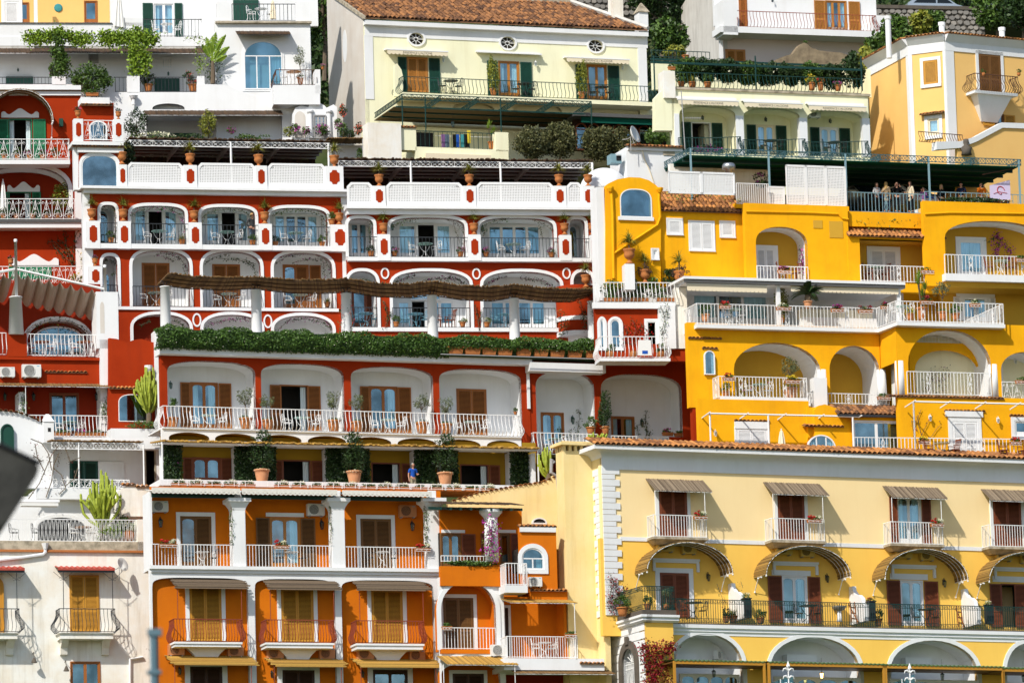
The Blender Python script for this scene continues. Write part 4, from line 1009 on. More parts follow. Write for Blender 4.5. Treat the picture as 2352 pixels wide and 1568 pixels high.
 if hairlen:
  hm.ball(tuple(hc+Vector((0,.055,-.05-hairlen*.4))),(.095,.06,.10+hairlen*.6),10,7)
  for sg in(-1,1):hm.ball(tuple(hc+Vector((sg*.075,.0,-.06-hairlen*.3))),(.035,.06,.09+hairlen*.5),8,6)
 link('hair',hm.mesh('hair',hair,True),o)
 if cap:link('cap',MB().lathe([(.10,.02),(.098,.07),(.06,.12),(.001,.135)],tuple(hc),12).box(-.07,.07,hc.y-.17,hc.y-.05,hc.z+.035,hc.z+.05).mesh('cap',cap),o)
 if glasses:link('sunglasses',MB().box(-.075,.075,hc.y-.105,hc.y-.09,hc.z+.0,hc.z+.03).mesh('sunglasses','dark'),o)
 return o
 # ORANGE HOUSE (lower middle)
J=Bld('orange_house','orange house with white columns and arched panels at the lower centre','house',680,1600,-4,17.3)
W=J.wall(347,1308,1012,1640,0,'white',.3)
orn=['leftmost','middle','rightmost']
pan=[(352,572,1326,437),(588,772,1329,682),(787,999,1332,889)]
bal=[(400,557,1473,1483),(610,768,1475,1486),(818,975,1477,1489)]
rl_=[(395,562,1421,1473),(607,772,1423,1475),(814,979,1425,1477)]
drs=[(435,509,1346,1472),(645.5,720.5,1351,1474),(853,925.5,1354,1476)]
aws=[(391,567,1328,1345),(604,779,1330,1348),(809,984,1332,1350)]
acs=[((384,421,1485,1505),(520,557,1487,1507)),((610,649,1491,1512),(730,767,1493,1513)),((817,857,1494,1514),(937,974,1497,1517))]
yaw_=[(380,588,1505,1521),(609,795,1511,1525),(808,1012,1513,1526)]
gdr=[(437,511,1530),(649,723,1538),(857,937,1537)]
for k in range(3):
 x0,x1,yt,_=pan[k]
 p=W.arch(x0,yt,yt+26,x1,1639,e=4.2);RW=J.niche(p,.0,.28,'white','orange','panel_recess')
 a,b,c,e=drs[k]
 J.door(a,c,b,e,.28,'shut','wood_gold',sur=9)
 xa,xb,za,zb=J.rect(*[bal[k][q]for q in(0,2,1,3)],-.85)
 J.part('balcony_slab',MB().box(xa,xb,-.85,.28,zb-.10,zb).box(xa+.06,xb-.06,-.79,.28,za-.02,zb-.10),'white')
 cx=(xa+xb)/2+.1;w=(xb-xa)*.20
 J.part('corbel',MB().prism([(cx-w*1.4,za-.02)]+[(cx-w*(.75+.65*(1-math.sin(q*math.pi/12))),za-.02-.62*q/6)for q in range(1,7)]+[(cx+w*(.75+.65*(1-math.sin(q*math.pi/12))),za-.02-.62*q/6)for q in range(6,0,-1)]+[(cx+w*1.4,za-.02)],-.1,.28),'white')
 a,b,c,e=rl_[k];J.rail(a+5,c,b-5,e,-.82,'belly','rust',ret=1.0,pitch=.15,r=.018)
 a,b,c,e=aws[k]
 reed_awning(J,a,c,b,e,.28,f'weathered grey branch awning over the {orn[k]} gold shuttered orange house balcony','reed_weathered',out=1.15,posts=[(a+17,rl_[k][2]),(b-12,rl_[k][2])],postm='rust',horizontal=True)
 for q,t in enumerate(acs[k]):ac(J,t[0],t[2],t[1],t[3],.28,f'orange painted air conditioner under the {"left" if q == 0 else "right"} of the {orn[k]} red balcony','ac_orange','air conditioners under the red balconies')
 a,b,c,e=yaw_[k]
 reed_awning(J,a,c,b,e,.28,f'golden reed awning at the foot of the orange house, {orn[k]} of the three','reed_gold',out=1.5,posts=[(a+22,1640),(b-10,1640)],postm='rust',horizontal=True,n=40)
 a,b,c=gdr[k]
 J.door(a,c,b,1638,.28,'shut' if k<2 else 'glass','wood_dark',sur=12,arched=True)
 lantern(J,(a-26),c+12,.28,h=20)
J.band(345,1301,1014,1309,0,.22,'white','cornice');J.band(347,1309,1013,1317,0,.1,'white','cornice')
J.part('loggia_floor',MB().box(*J.rect(347,1300,1012,1308,0)[:2],-.1,1.7,J.loc(680,1306)[1]-.08,J.loc(680,1306)[1]+.02),'white')
UW=J.wall(347,1122,1014,1306,1.55,'orange',.2,'loggia_wall')
J.box(345,1128,350,1306,0.1,1.6,'white','side_wall')
J.door(414,1185,486,1301,1.55,'half','wood_brown',W=UW,sur=9,arched=True,curtain='l')
J.door(620,1188,690,1303,1.55,'glass','wood_light',W=UW,arched=True,sh=((588,619),(691,724)),shm='wood_brown',curtain='r')
J.band(611,1177,698,1186,1.55,.06)
J.door(828,1191,899,1305,1.55,'shut','wood_brown',sur=9)
for k,(x0,x1)in enumerate(((535,564),(763,792),(982,1012))):
 xa,xb,za,zb=J.rect(x0,1172,x1,1306,0);c=(xa+xb)/2;h=(xb-xa)/2
 zt=J.loc((x0+x1)/2,1144)[1];zz=zb
 mb=MB().box(xa,xb,-.02,2*h-.02,za,zb)
 J.part('column',mb,'white')
 cap=MB();P=[(h,zz),(h*1.12,zz+(zt-zz)*.25),(h*1.5,zz+(zt-zz)*.6),(h*1.8,zz+(zt-zz)*.72),(h*1.8,zt)]
 for(r0,z0),(r1,z1)in zip(P[:-1],P[1:]):
  y=h-.02;cap.hexa([(c-r0,y-r0,z0),(c+r0,y-r0,z0),(c+r0,y+r0,z0),(c-r0,y+r0,z0),(c-r1,y-r1,z1),(c+r1,y-r1,z1),(c+r1,y+r1,z1),(c-r1,y+r1,z1)])
 J.part('capital',cap,'white');J.part('post',MB().box(c-h*.55,c+h*.55,.1,.45,zt,zt+.42),'white')
for x0,x1,y0,y1 in((349,536,1250,1301),(566,763,1252,1304),(793,983,1256,1307)):J.rail(x0,y0,x1,y1,.05,'bars','metal_white',pitch=.17,r=.017)
for x0,x1,y0,y1,n in((364,406,1246,1257,'left'),(627,663,1250,1261,'middle'),(952,988,1255,1266,'right')):fbox(J,x0,y0,x1,y1,-.02,'redpale',f'box of red and pale flowers on the {n} railing of the orange loggia')
for x,n in((465,'left'),(671,'middle'),(880,'right')):
 xx,z=J.loc(x,1300,.6)
 place('round_table',('table','metal_white','metal_white'),f_table('metal_white','metal_white',.36),f'round white wire table in the {n} bay of the orange loggia','table',J.l2w(xx,.6,z),J.yaw,'round balcony tables')
 for sg in(-1,1):place('iron_chair',('chair','iron'),f_chair('iron',False),f'black chair {"left" if sg < 0 else "right"} of the wire table, {n} orange loggia bay','chair',J.l2w(xx+sg*.62,.75,z),J.yaw-sg*1.3,'balcony chairs')
for x,y in((367,1202),(737,1207),(945,1210)):lantern(J,x,y,1.55,h=26)
ac(J,347,1147,384,1176,1.5,'white air conditioner high at the left end of the orange loggia');ac(J,702,1153,743,1185,1.55,'white air conditioner between two columns of the orange loggia');ac(J,913,1157,954,1188,1.55,'orange painted air conditioner above the closed door of the orange loggia','ac_orange')
vine(J,[[(531,1165),(529,1200),(532,1230),(528,1250)]],.05,'thin climber on the left column of the orange loggia',130,.07,.08,'leaf')
vine(J,[[(759,1150),(757,1180),(760,1215),(757,1250)]],.05,'thin climber on the middle column of the orange loggia',110,.06,.08,'leaf')
vine(J,[[(976,1160),(979,1190),(975,1225),(978,1250)]],.05,'leafy climber on the right column of the orange loggia',230,.08,.09,'leaf')
for k,(x0,x1,yt,yb)in enumerate(((349,552,1121,1134),(556,775,1124,1137),(787,992,1128,1140))):
 xa,xb,za,zb=J.rect(x0,yt,x1,yb,-.5);mb=MB();n=int((xb-xa)/.06);pts=[]
 for i in range(n+1):
  x=xa+(xb-xa)*i/n;pts.append((x,.025*math.cos(i*math.pi/2)))
 for i in range(n):
  (p,a),(q,b)=pts[i],pts[i+1]
  mb.quad((p,-.5,za+.1+a),(q,-.5,za+.1+b),(q,1.7,za+.5+b),(p,1.7,za+.5+a));mb.quad((p,-.5,za+.02+a),(q,-.5,za+.02+b),(q,-.5,za+.1+b),(p,-.5,za+.1+a))
 mb.box(xa,xb,-.48,-.42,za+.12,zb+.03)
 J.part('corrugated_roof',mb,'white_sheet')
xa,xb,za,zb=J.rect(347,1137,1000,1146,0.1);J.part('beam',MB().box(xa,xb,.1,.24,za,zb),'green_iron')
for i in range(14):
 x=xa+(xb-xa)*(i+.4)/14;J.part('rafter',MB().hexa([(x,-.45,zb+.03),(x+.1,-.45,zb+.03),(x+.1,1.5,zb+.32),(x,1.5,zb+.32),(x,-.45,zb+.14),(x+.1,-.45,zb+.14),(x+.1,1.5,zb+.43),(x,1.5,zb+.43)]),'green_iron')
J.back(347,1130,1013,1640,2.0,8,'orange')
# right wing with the bougainvillea column and white arch
K2=Bld('orange_wing','orange wing with a wide white arch beside the three orange balconies','house',1090,1600,-3.2,17.3)
W=K2.wall(1012,1300,1161,1345,-.15,'orange',.3,'parapet')
W=K2.wall(1012,1326,1160,1640,0,'white',.3)
p=W.arch(1013,1337,1400,1139,1492,e=2.1);RW=K2.niche(p,0,1.0,'orange')
K2.archband(1013,1337,1400,1139,1492,10,0,2.1)
K2.door(1018,1372,1088,1490,1.0,'shut','wood_brown',sur=8)
K2.rail(1015,1441,1139,1490,-.02,'bars',pitch=.17,r=.017)
fbox(K2,1013,1438,1037,1446,-.05,'none','small terracotta box of grass on the railing under the white arch')
K2.box(1013,1490,1140,1500,-.1,.1,'orange','sill')
K2.surround(K2.arch(1050,1502,1515,1120,1520,0,2),K2.arch(1030,1495,1514,1142,1521,0,2),0,.06)
ac(K2,1124,1481,1163,1507,-.05,'white air conditioner at the foot of the wide white arch')
p=W.arch(1013,1524,1560,1150,1639,e=3);RW=K2.niche(p,0,.6,'orange');K2.door(1040,1546,1112,1638,.6,'shut','wood_dark',sur=8)
reed_awning(K2,1003,1507,1190,1525,0,'flat golden reed awning on white posts below the wide white arch','reed_gold',out=1.8,posts=[(1020,1640),(1184,1640)],horizontal=False)
TW=K2.wall(1012,1170,1200,1302,1.6,'orange',.2,'loggia_wall')
K2.door(1012,1224,1059,1300,1.6,'glass','wood_brown',W=TW,arched=True,sh=((1060,1092),),shm='wood_red',curtain=None)
K2.door(1148,1224,1172,1300,1.6,'glass','wood_brown',W=TW,leaves=1,sh=((1104,1120),(1173,1192)),shm='wood_red',curtain=None,gm='glass_deep')
K2.band(1014,1216,1068,1223,1.6,.05);K2.band(1145,1216,1185,1223,1.6,.05)
x,z=K2.loc(1130,1290,.1);zt=K2.loc(1130,1190,.1)[1]
K2.part('column',MB().lathe([(.36,z),(.34,zt)],(x,.1,0),16),'white',smooth=True)
K2.part('capital',MB().lathe([(.34,zt),(.42,zt+.1),(.58,zt+.28),(.60,zt+.42),(.001,zt+.42)],(x,.1,0),16),'white')
K2.rail(1013,1276,1118,1290,.0,'bars',pitch=.17,r=.017)
bush(K2,1086,1293,73,7.5,-.1,'low dark green hedge along the orange planter wall',1500,.10,'leaf',rd=.25,name='hedge',cat='hedge',clumps=40,stem=False,group=None,spread=.3)
vine(K2,[[(1130,1288),(1120,1260),(1132,1232),(1120,1205),(1128,1185)],[(1132,1290),(1142,1262),(1126,1240),(1140,1210),(1136,1188)],[(1118,1284),(1114,1250),(1118,1215)]],-.32,'magenta bougainvillea wound round the white column above the orange planter',330,.13,.09,'leaf_yellow','fl_magenta',260,fl=.12)
o=thing('dark_pergola','dark open wooden pergola over the bougainvillea column terrace','pergola',K2.O,K2.yaw)
xa,xb,za,zb=K2.rect(1008,1160,1200,1172,-.3)
for i in range(9):x=xa+(xb-xa)*i/8.3;link('rafter',MB().hexa([(x,-.5,za-.02),(x+.1,-.5,za-.02),(x+.1,1.6,za+.3),(x,1.6,za+.3),(x,-.5,za+.12),(x+.1,-.5,za+.12),(x+.1,1.6,za+.44),(x,1.6,za+.44)]).mesh('rafter','green_iron'),o)
link('roof_mat',reedsheet((xa,-.6,zb),(xb,-.6,zb),(xa,1.6,zb+.42),(xb,1.6,zb+.42),50).mesh('roof_mat','reed_dark'),o,kind='stuff')
K2.back(1013,1180,1190,1640,2.4,7,'orange')
# orange block with the round-headed window, further right
K3=Bld('orange_corner_house','orange corner house with a white round-headed window next to the tall yellow buttress','house',1250,1600,-2.4,17.3)
W=K3.wall(1195,1212,1279,1360,0,'orange',.3)
K3.band(1195,1209,1277,1221,0,.12,'white','cornice');K3.eave(1193,1204,1278,1210,-.05)
K3.archwin(1198,1258,1282,1249,1307,0,W=W,trans=True,mull=1,curtain='r',gm='glass_deep')
K3.surround(K3.arch(1198,1258,1282,1249,1307),K3.arch(1190,1248,1280,1258,1317),0,.07)
ac(K3,1211,1321,1243,1347,-.05,'white air conditioner under the round-headed window of the orange corner house')
K3.box(1160,1343,1212,1360,-.9,.2,'white','balcony_slab');K3.rail(1162,1293,1210,1343,-.85,'bars',ret=.9,pitch=.15,r=.017)
K3.eave(1217,1350,1302,1357,-.1);K3.wall(1217,1352,1303,1376,0.02,'orange',.3)
RW=K3.wall(1160,1370,1300,1520,1.5,'orange',.2,'loggia_wall');K3.box(1296,1360,1302,1515,.2,1.5,'orange','side_wall')
K3.door(1160,1395,1168,1505,1.5,'shut','wood_dark',leaves=1,sur=6)
reed_awning(K3,1150,1376,1326,1383,.3,'thin flat reed awning on a white post over the low orange balcony','reed_gold',out=1.6,posts=[(1321,1510)],drop=.0)
K3.rail(1165,1461,1326,1510,-1.0,'bars',ret=1.2,pitch=.13,r=.016)
fbox(K3,1295,1456,1322,1464,-1.05,'none','terracotta box of grass at the right end of the low orange balcony railing')
dining(K3,1252,1508,-.3,'on the low orange balcony by the buttress',topm='metal_white',topn='white',gap=19)
K3.box(1158,1511,1388,1538,-1.2,1.5,'white','balcony_slab')
K3.eave(1332,1516,1388,1524,-1.25)
reed_awning(K3,1166,1536,1414,1546,-.3,'long dark reed awning at the foot of the orange corner house','reed_brown',out=1.4)
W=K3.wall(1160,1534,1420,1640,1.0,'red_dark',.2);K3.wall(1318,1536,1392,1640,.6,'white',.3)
K3.archwin(1336,1546,1568,1386,1640,.56,'white',gm='dark');vine(K3,[[(1338,1550),(1384,1575)],[(1340,1575),(1380,1550)]],.5,'leafy lattice in the arched window at the foot of the orange corner house',10,.02,.05)
K3.back(1195,1216,1279,1640,1.8,7,'orange')
# CREAM YELLOW HOUSE (lower right)
M=Bld('cream_yellow_house','large cream yellow house with white quoins and reed awnings at the lower right','house',1860,1600,2,23)
DX=2420
W1=M.wall(1382,1085,DX,1252,0,'cream_yellow',.3);W2=M.wall(1382,1250,DX,1470,0.004,'sun_yellow',.3)
M.band(1425,1246,DX,1255,0,.04,'white','string_course')
M.band(1383,1066,DX,1094,0,.05,'white','frieze')
xa,xb,za,zb=M.rect(1383,1044,DX,1068,0);n=8
P=[(-.05-.62*(1-math.cos(q/n*math.pi/2)),za+(zb-za)*.62*math.sin(q/n*math.pi/2))for q in range(n+1)]+[(-.72,za+(zb-za)*.62),(-.72,zb),(.3,zb),(.3,za)]
def sweep(P,xa,xb,mitre=True):
 mb=MB();k=len(P)
 for(a,za_),(b,zb_)in zip(P,P[1:]+P[:1]):
  mb.quad((xa+(a if mitre else 0),a,za_),(xb,a,za_),(xb,b,zb_),(xa+(b if mitre else 0),b,zb_))
 return mb
M.part('cornice',sweep(P,xa,xb),'white')
sd=MB()
for(a,z0),(b,z1)in zip(P,P[1:]+P[:1]):sd.quad((xa+a,1.7,z0),(xa+a,a,z0),(xa+b,b,z1),(xa+b,1.7,z1))
M.part('cornice',sd,'white')
M.tilerow(xa-.72,xb,-.70,zb+.01,.36,rows=3,L=.52,pitch=.29)
M.part('roof',MB().hexa([(xa-.4,.2,zb),(xb,.2,zb),(xb,5,zb+.8),(xa-.4,5,zb+.8),(xa-.4,.2,zb+.1),(xb,.2,zb+.1),(xb,5,zb+.92),(xa-.4,5,zb+.92)]),'roof_bed')
M.part('flank_wall',MB().box(xa+.001,xa+.3,.31,7,M.loc(1382,1640)[1],za),'lemon')
z0,z1=M.loc(1383,1412)[1],M.loc(1383,1073)[1];nq=25;zz=z1
for k in range(nq):
 h=(.36 if k%2==0 else .27)*(z1-z0)/(13*.36+12*.27);w=.92 if k%2==0 else .66;g=.012
 M.part('quoin',MB().box(xa-.06,xa+w,-.06,.9+(w-.66),zz-h+g,zz-g),'white');zz-=h
xt0,xt1,zt0,zt1=M.rect(1303,1036,1362,1640,1.3)
M.part('buttress',MB().box(xt0,xa+.02,1.3,2.3,zt0,zt1),'lemon')
M.part('chimney_cap',MB().box(xt0-.25,xt1+.15,1.0,2.45,zt1+.28,zt1+.42).box(xt0-.12,xt1+.05,1.12,2.4,zt1+.42,zt1+.48),'lemon')
for k in range(5):x=xt0+.05+(xt1-xt0-.15)*k/4;M.part('chimney_pier',MB().box(x-.07,x+.09,1.3,1.6,zt1,zt1+.28),'lemon')
for y in(1.7,2.0,2.2):M.part('chimney_pier',MB().box(xt0,xt0+.2,y,y+.16,zt1,zt1+.28),'lemon')
M.part('flue',MB().box(xt0+.1,xt1-.05,1.62,2.3,zt1,zt1+.27),'dark')
oN=['first','second','third','fourth']
UP_=[(1513.5,1578.5,1122,1233,'shut'),(1786,1848,1131,1240,'shut'),(2060,2116,1140,1247,'glass'),(2281,2346,1148,1254,'shut')]
RL_=[(1502,1622,1183,1233),(1773,1893,1191,1241),(2046,2165,1199,1249),(2272,2391,1206,1256)]
AW_=[(1483,1636,1102,1127),(1753,1905,1110,1135),(2027,2177,1119,1143),(2253,2400,1126,1150)]
for k in range(4):
 a,b,c,e,kd=UP_[k]
 if kd=='shut':M.door(a,c,b,e,0,'shut','wood_red',sur=8)
 else:M.door(a,c,b,e,0,'glass','paint_white',W=W1,arched=True,sh=((2043,2061),(2117,2138)),shm='wood_red',curtain='both')
 a,b,c,e=RL_[k];xs,xe,zs,ze=M.rect(a,c,b,e,-.8)
 M.rail(a,c,b,e,-.8,'bars','metal_white',ret=.8,pitch=.155,r=.017)
 M.part('balcony_slab',MB().box(xs-.08,xe+.08,-.88,.0,zs-.12,zs-.0).hexa([(xs+.25,-.5,zs-.36),(xe-.25,-.5,zs-.36),(xe-.25,0,zs-.36),(xs+.25,0,zs-.36),(xs-.04,-.84,zs-.12),(xe+.04,-.84,zs-.12),(xe+.04,0,zs-.12),(xs-.04,0,zs-.12)]),'weathered')
 fx=[(1590,1622,1193),(1851,1885,1201),(2133,2166,1210),(2358,2390,1216)][k]
 fbox(M,fx[0],0,fx[1],fx[2],-.85,'redpale',f'box of red and pale flowers on the {oN[k]} upper white balcony from the left')
 a,b,c,e=AW_[k]
 reed_awning(M,a,c,b,e,0,f'grey reed awning over the {oN[k]} upper cream house door from the left','reed_grey',out=1.15,posts=[(RL_[k][0]+3,RL_[k][2]),(RL_[k][1]-3,RL_[k][2])])
 for q,(p0,p1,p2)in enumerate(((1503,1545,1267),(1560,1597,1272))):
  dx,dy=(0,272,547,777)[k],(0,7,15,21)[k];ac(M,p0+dx,0,p1+dx,p2+dy,0,f'yellow painted air conditioner under the {oN[k]} upper balcony, {"left" if q == 0 else "right"} one of the pair','ac_yellow','yellow air conditioners')
 cx=(1565,1836,2106,2343)[k]-10
 barrel_awning(M,cx,108,1253+(0,8,15,22)[k],1321+(0,8,15,22)[k],0,f'curved reed canopy over the {oN[k]} terrace door from the left',out=1.5)
def lintel(x0,x1,y0,y1):
 a,b,c,e=M.rect(x0,y0,x1,y1,0);M.part('lintel',MB().box(a,b,-.16,0,e-.12,e).box(a+.03,b-.03,-.1,0,c,e-.12).box(a+.02,a+.16,-.12,0,c-.45,c).box(b-.16,b-.02,-.12,0,c-.45,c),'white')
M.door(1516,1315,1583,1416,0,'shut','wood_red',sur=11);lintel(1497,1605,1283,1292)
M.door(1796,1322,1855,1430,0,'glass','paint_white',W=W2,arched=True,sh=((1764,1796),(1856,1884)),shm='wood_red',curtain='r');M.band(1773,1309,1862,1321,0,.05);lintel(1773,1878,1290,1299)
M.door(2068,1332,2121,1436,0,'glass','paint_white',W=W2,arched=True,sh=((2037,2068),(2123,2155)),shm='wood_red',curtain='r');M.band(2045,1317,2131,1330,0,.05);lintel(2045,2148,1297,1306)
M.door(2300,1340,2356,1440,0,'open','wood_red',W=W2,sh=((2274,2300),(2330,2360)),shm='wood_red',curtain='r');M.band(2280,1323,2370,1336,0,.05);lintel(2281,2385,1303,1312)
for x,y in((1624,1327),(1897,1330),(2166,1341)):lantern(M,x,y,0,h=22)
RD=-2.2
xs,xe,zs,ze=M.rect(1552,1390,DX,1444,RD)
xs_=M.loc(1545,1430,RD)[0]
M.railpath([(xs_,RD),(xe,RD)],M.loc(1950,1438,RD)[1],M.loc(1950,1384,RD)[1],'greek','green_iron',pitch=.135,r=.014)
zf=M.loc(1950,1438,RD)[1]
M.part('terrace',MB().box(xs_-.5,xe,RD-.08,0,zf-.08,zf-.01),'dark_stone')
P=[(RD-.12,zf-.08),(RD-.12,zf-.26),(RD-.02,zf-.3),(RD-.05,zf-.42),(RD+.02,zf-.5),(RD+.02,zf-.62),(RD+.3,zf-.62),(RD+.3,zf-.08)]
M.part('cornice',sweep(P,xs_-.2,xe,False),'white')
AR=M.wall(1530,1455,DX,1640,RD+.05,'sun_yellow',.3)
for(x0,x1,yt,ys)in((1545,1706,1455,1522),(1771,1974,1462,1530),(2046,2245,1470,1538),(2312,2480,1477,1545)):
 if x1>DX-30:x1=DX-10;
 p=AR.arch(x0,yt,ys,x1,1639,2.0);M.niche(p,RD+.05,1.6,'white');M.archband(x0,yt,ys,x1,1639,9,RD+.05,2.0,.05)
for x0,x1,y1 in((1631,1664,1513),(1754,1765,1516),(1993,2022,1523),(2278,2300,1530)):
 pass
ac(M,1633,0,1662,1514,RD+1.4,'white air conditioner in the left arch under the key pattern terrace',rot=.7);ac(M,1990,0,2019,1525,RD+1.4,'white air conditioner in the third arch under the key pattern terrace',rot=.7)
for x0,x1,y0,y1 in((1552,1600,1500,1514),(1808,1876,1502,1518),(2080,2140,1509,1524)):M.box(x0,y0,x1,y1,RD+1.1,RD+1.6,'white','vent_box')
for x0,x1,y0,y1,nm in((1545,1762,1512,1530,'left'),(1762,2041,1517,1537,'second'),(2026,2311,1523,1543,'third'),(2300,2430,1529,1550,'fourth')):
 o=thing('corrugated_awning',f'corrugated green awning on an ochre timber frame, {nm} under the arches','awning',M.O,M.yaw,'corrugated awnings')
 d1=RD-2.3;a,b=M.loc(x0+3,y1,d1)[0],M.loc(x1-3,y1,d1)[0];z=M.loc((x0+x1)/2,y0+4,d1)[1];zb=z-.33;n=int((b-a)/.06);mb=MB()
 for i in range(n):
  p,q=a+(b-a)*i/n,a+(b-a)*(i+1)/n;c0,c1=.03*math.cos(i*math.pi/2),.03*math.cos((i+1)*math.pi/2)
  mb.quad((p,d1,z+c0),(q,d1,z+c1),(q,RD,z+.12+c1),(p,RD,z+.12+c0));mb.quad((p,d1,z-.05+c0),(q,d1,z-.05+c1),(q,d1,z+c1),(p,d1,z+c0))
 link('sheet',mb.mesh('sheet','green_sheet'),o)
 link('beam',MB().box(a,b,d1+.03,d1+.13,z-.2,z-.05).mesh('beam','wood_gold'),o);link('ceiling',MB().box(a,b,d1+.14,RD,z-.12,z-.07).mesh('ceiling','wood_brown'),o)
 for x in(a+.06,b-.06):link('post',MB().box(x-.06,x+.06,d1+.03,d1+.13,z-3,z-.2).mesh('post','wood_gold'),o)
 hanglamp(M,(x0+x1)/2-14+(10 if nm=='third' else 0),1546+{'left':0,'second':4,'third':7,'fourth':11}[nm],RD-1.2,glow=(nm=='second'))
 M.door(x0+18,y1+17,x1-62,1638,RD-.15,'glass','paint_white',leaves=4,arched=True,name='window',gm='glass_deep',curtain='both',cfrac=.5)
BD=-2.9
bx0,bx1,bz0,bz1=M.rect(1484,1413,1549,1640,BD)
M.part('bastion_wall',MB().box(bx0,bx1,BD,RD+.04,bz0,bz1),'sun_yellow')
B2=Bld('','','',0,0,0,23-90,root=M,origin=M.l2w(bx0,BD,0))
FL=Wall(B2,[(-4.3,bz0),(-.005,bz0),(-.005,bz1),(-4.3,bz1)],0,.3,'white','flank_wall')
pc,pw=-2.05,.78;pz=M.loc(1478,1478,BD)[1]
port=arch_pts(pc-pw,pc+pw,bz0+.02,pz-pw,pz,2);port2=arch_pts(pc-pw-.42,pc+pw+.42,bz0+.02,pz-pw,pz+.42,2)
FL.hole(port);B2.niche(port,0,.8,'white','dark');B2.part('portal_stone',MB().prism(port2,-.1,.02,[port]),'dark_stone');B2.part('keystone',MB().box(pc-.18,pc+.18,-.18,-.09,pz+.2,pz+.62),'dark_stone')
g=MB()
for i in range(9):x=pc-pw+.1+(2*pw-.2)*i/8;g.tube([(x,.15,bz0),(x,.15,pz-pw+.05)],.022,4)
for i in range(7):w=math.pi*(i+.5)/7;g.tube([(pc,.15,pz-pw+.1),(pc+pw*.9*math.cos(w),.15,pz-pw+pw*.9*math.sin(w))],.022,4)
for zz in(pz-pw,pz-pw-.25,bz0+.3):g.box(pc-pw,pc+pw,.13,.17,zz,zz+.05)
B2.part('iron_gate',g,'metal_white')
for k in range(9):
 z=bz1-.35-k*.42
 for(a,b)in((-4.2,pc-pw-.5),(pc+pw+.5,-.05))if z<pz+.3 else((-4.2,-.05),):B2.part('ashlar',MB().box(a,b,-.035,.0,z-.38,z-.03),'white')
Pm=[(0,bz1+.02),(-.30,bz1+.02),(-.30,bz1-.1),(-.2,bz1-.16),(-.22,bz1-.26),(-.08,bz1-.36),(0,bz1-.36)]
M.part('cornice',sweep([(BD+p,z)for p,z in Pm],bx0,bx1+.25,False),'white')
mb=MB()
for(a,z0),(b,z1)in zip(Pm,Pm[1:]):mb.quad((bx0+a,BD+4.3,z0),(bx0+a,BD+a,z0),(bx0+b,BD+b,z1),(bx0+b,BD+4.3,z1));mb.quad((bx0+a,BD+a,z0),(bx0+.3,BD+a,z0),(bx0+.3,BD+b,z1),(bx0+b,BD+b,z1))
M.part('cornice',mb,'white')
tz=M.loc(1516,1400,BD)[1]
M.part('terrace',MB().box(bx0-.22,bx1+.1,BD-.22,BD+4.3,bz1+.022,tz-.02),'dark_stone')
rz0,rz1=tz,M.loc(1516,1347,BD)[1]
M.railpath([(bx0-.15,BD+4.2),(bx0-.15,BD-.15),(bx1+.05,BD-.15),(bx1+.05,BD+1.4)],rz0,rz1,'greek','green_iron',pitch=.135,r=.014)
for k,(x0,x1,y0,y1)in enumerate(((1682,1716,1330,1424),(1958,1996,1337,1430),(2209,2260,1343,1437))):
 xx=M.loc((x0+x1)/2-6,(y0+y1)/2,-.8)[0];za,zb=M.loc(x0,y1,-.8)[1],M.loc(x0,y0+6,-.8)[1];H=zb-za
 prof=[(0,za),(-1.75,za),(-1.75,za+H*.42),(-1.5,za+H*.46),(-1.42,za+H*.62),(-1.1,za+H*.72),(-.75,za+H*.76),(-.45,za+H*.88),(-.4,za+H),(0,za+H)]
 mb=MB().prism(prof,-.11,.11);mb.v=[(xx+v[1],v[0],v[2])for v in mb.v];mb.f=[f[::-1]for f in mb.f]
 M.part('divider_wall',mb,'white')
 pot(M,x1+5+(-6,0,6)[k],(1414,1424,1432)[k]-30+4,-1.7,('white','red','white')[k],('pot of white flowers on a dark stand by the first white divider wall','pot of red flowers on a dark stand by the second white divider wall','pot of pale flowers on a dark stand by the third white divider wall')[k],15,'BELLY',v=0)
 o=thing('plant_stand',('dark tall plant stand by the first white divider wall','dark tall plant stand by the second white divider wall','dark tall plant stand by the third white divider wall')[k],'plant stand',M.l2w(*(lambda q:(q[0],-1.7,za+.02))(M.loc(x1+5+(-6,0,6)[k],1400,-1.7))),M.yaw,'plant stands')
 link('column',MB().box(-.18,.18,-.18,.18,0,.98).box(-.22,.22,-.22,.22,.98,1.02).mesh('column','iron'),o)
for px,py,n in((1594,1421,'first'),(1858,1428,'second'),(2130,1436,'third')):
 dining(M,px,py,-1.2,f'on the key pattern terrace, {n}','iron','iron','black',22,ts=1.15,topn='black')
pot(M,1684,1430,-1.6,'grass','square terracotta pot of grassy plant left of the first divider wall',17,'POT');pot(M,1668,1430,-1.9,'darkbush','round dark bush in a pot on the key pattern terrace',12,'POT',hs=1.3)
pot(M,1747,1432,-1.7,'bush','terracotta pot of low green plant right of the first divider wall',14,'POT');pot(M,2018,1437,-1.6,'darkbush','spreading dark green plant in a pot right of the second divider wall',14,'POT',hs=1.2)
pot(M,1430,1414,-1.6,'bush','terracotta pot of greenery at the left corner of the green terrace railing',20,'POT');pot(M,1488,1400,-2.3,'bush','terracotta pot with upright leaves inside the corner terrace railing',14,'POT');pot(M,1531,1400,-2.3,'olive','bowl of thin stemmed plant inside the corner terrace railing',13,'BELLY')
x,z=M.loc(1924,1428,-.02);o=thing('stone_basin','grey stone wall basin between two terrace doors','basin',M.l2w(x,-.25,z),M.yaw)
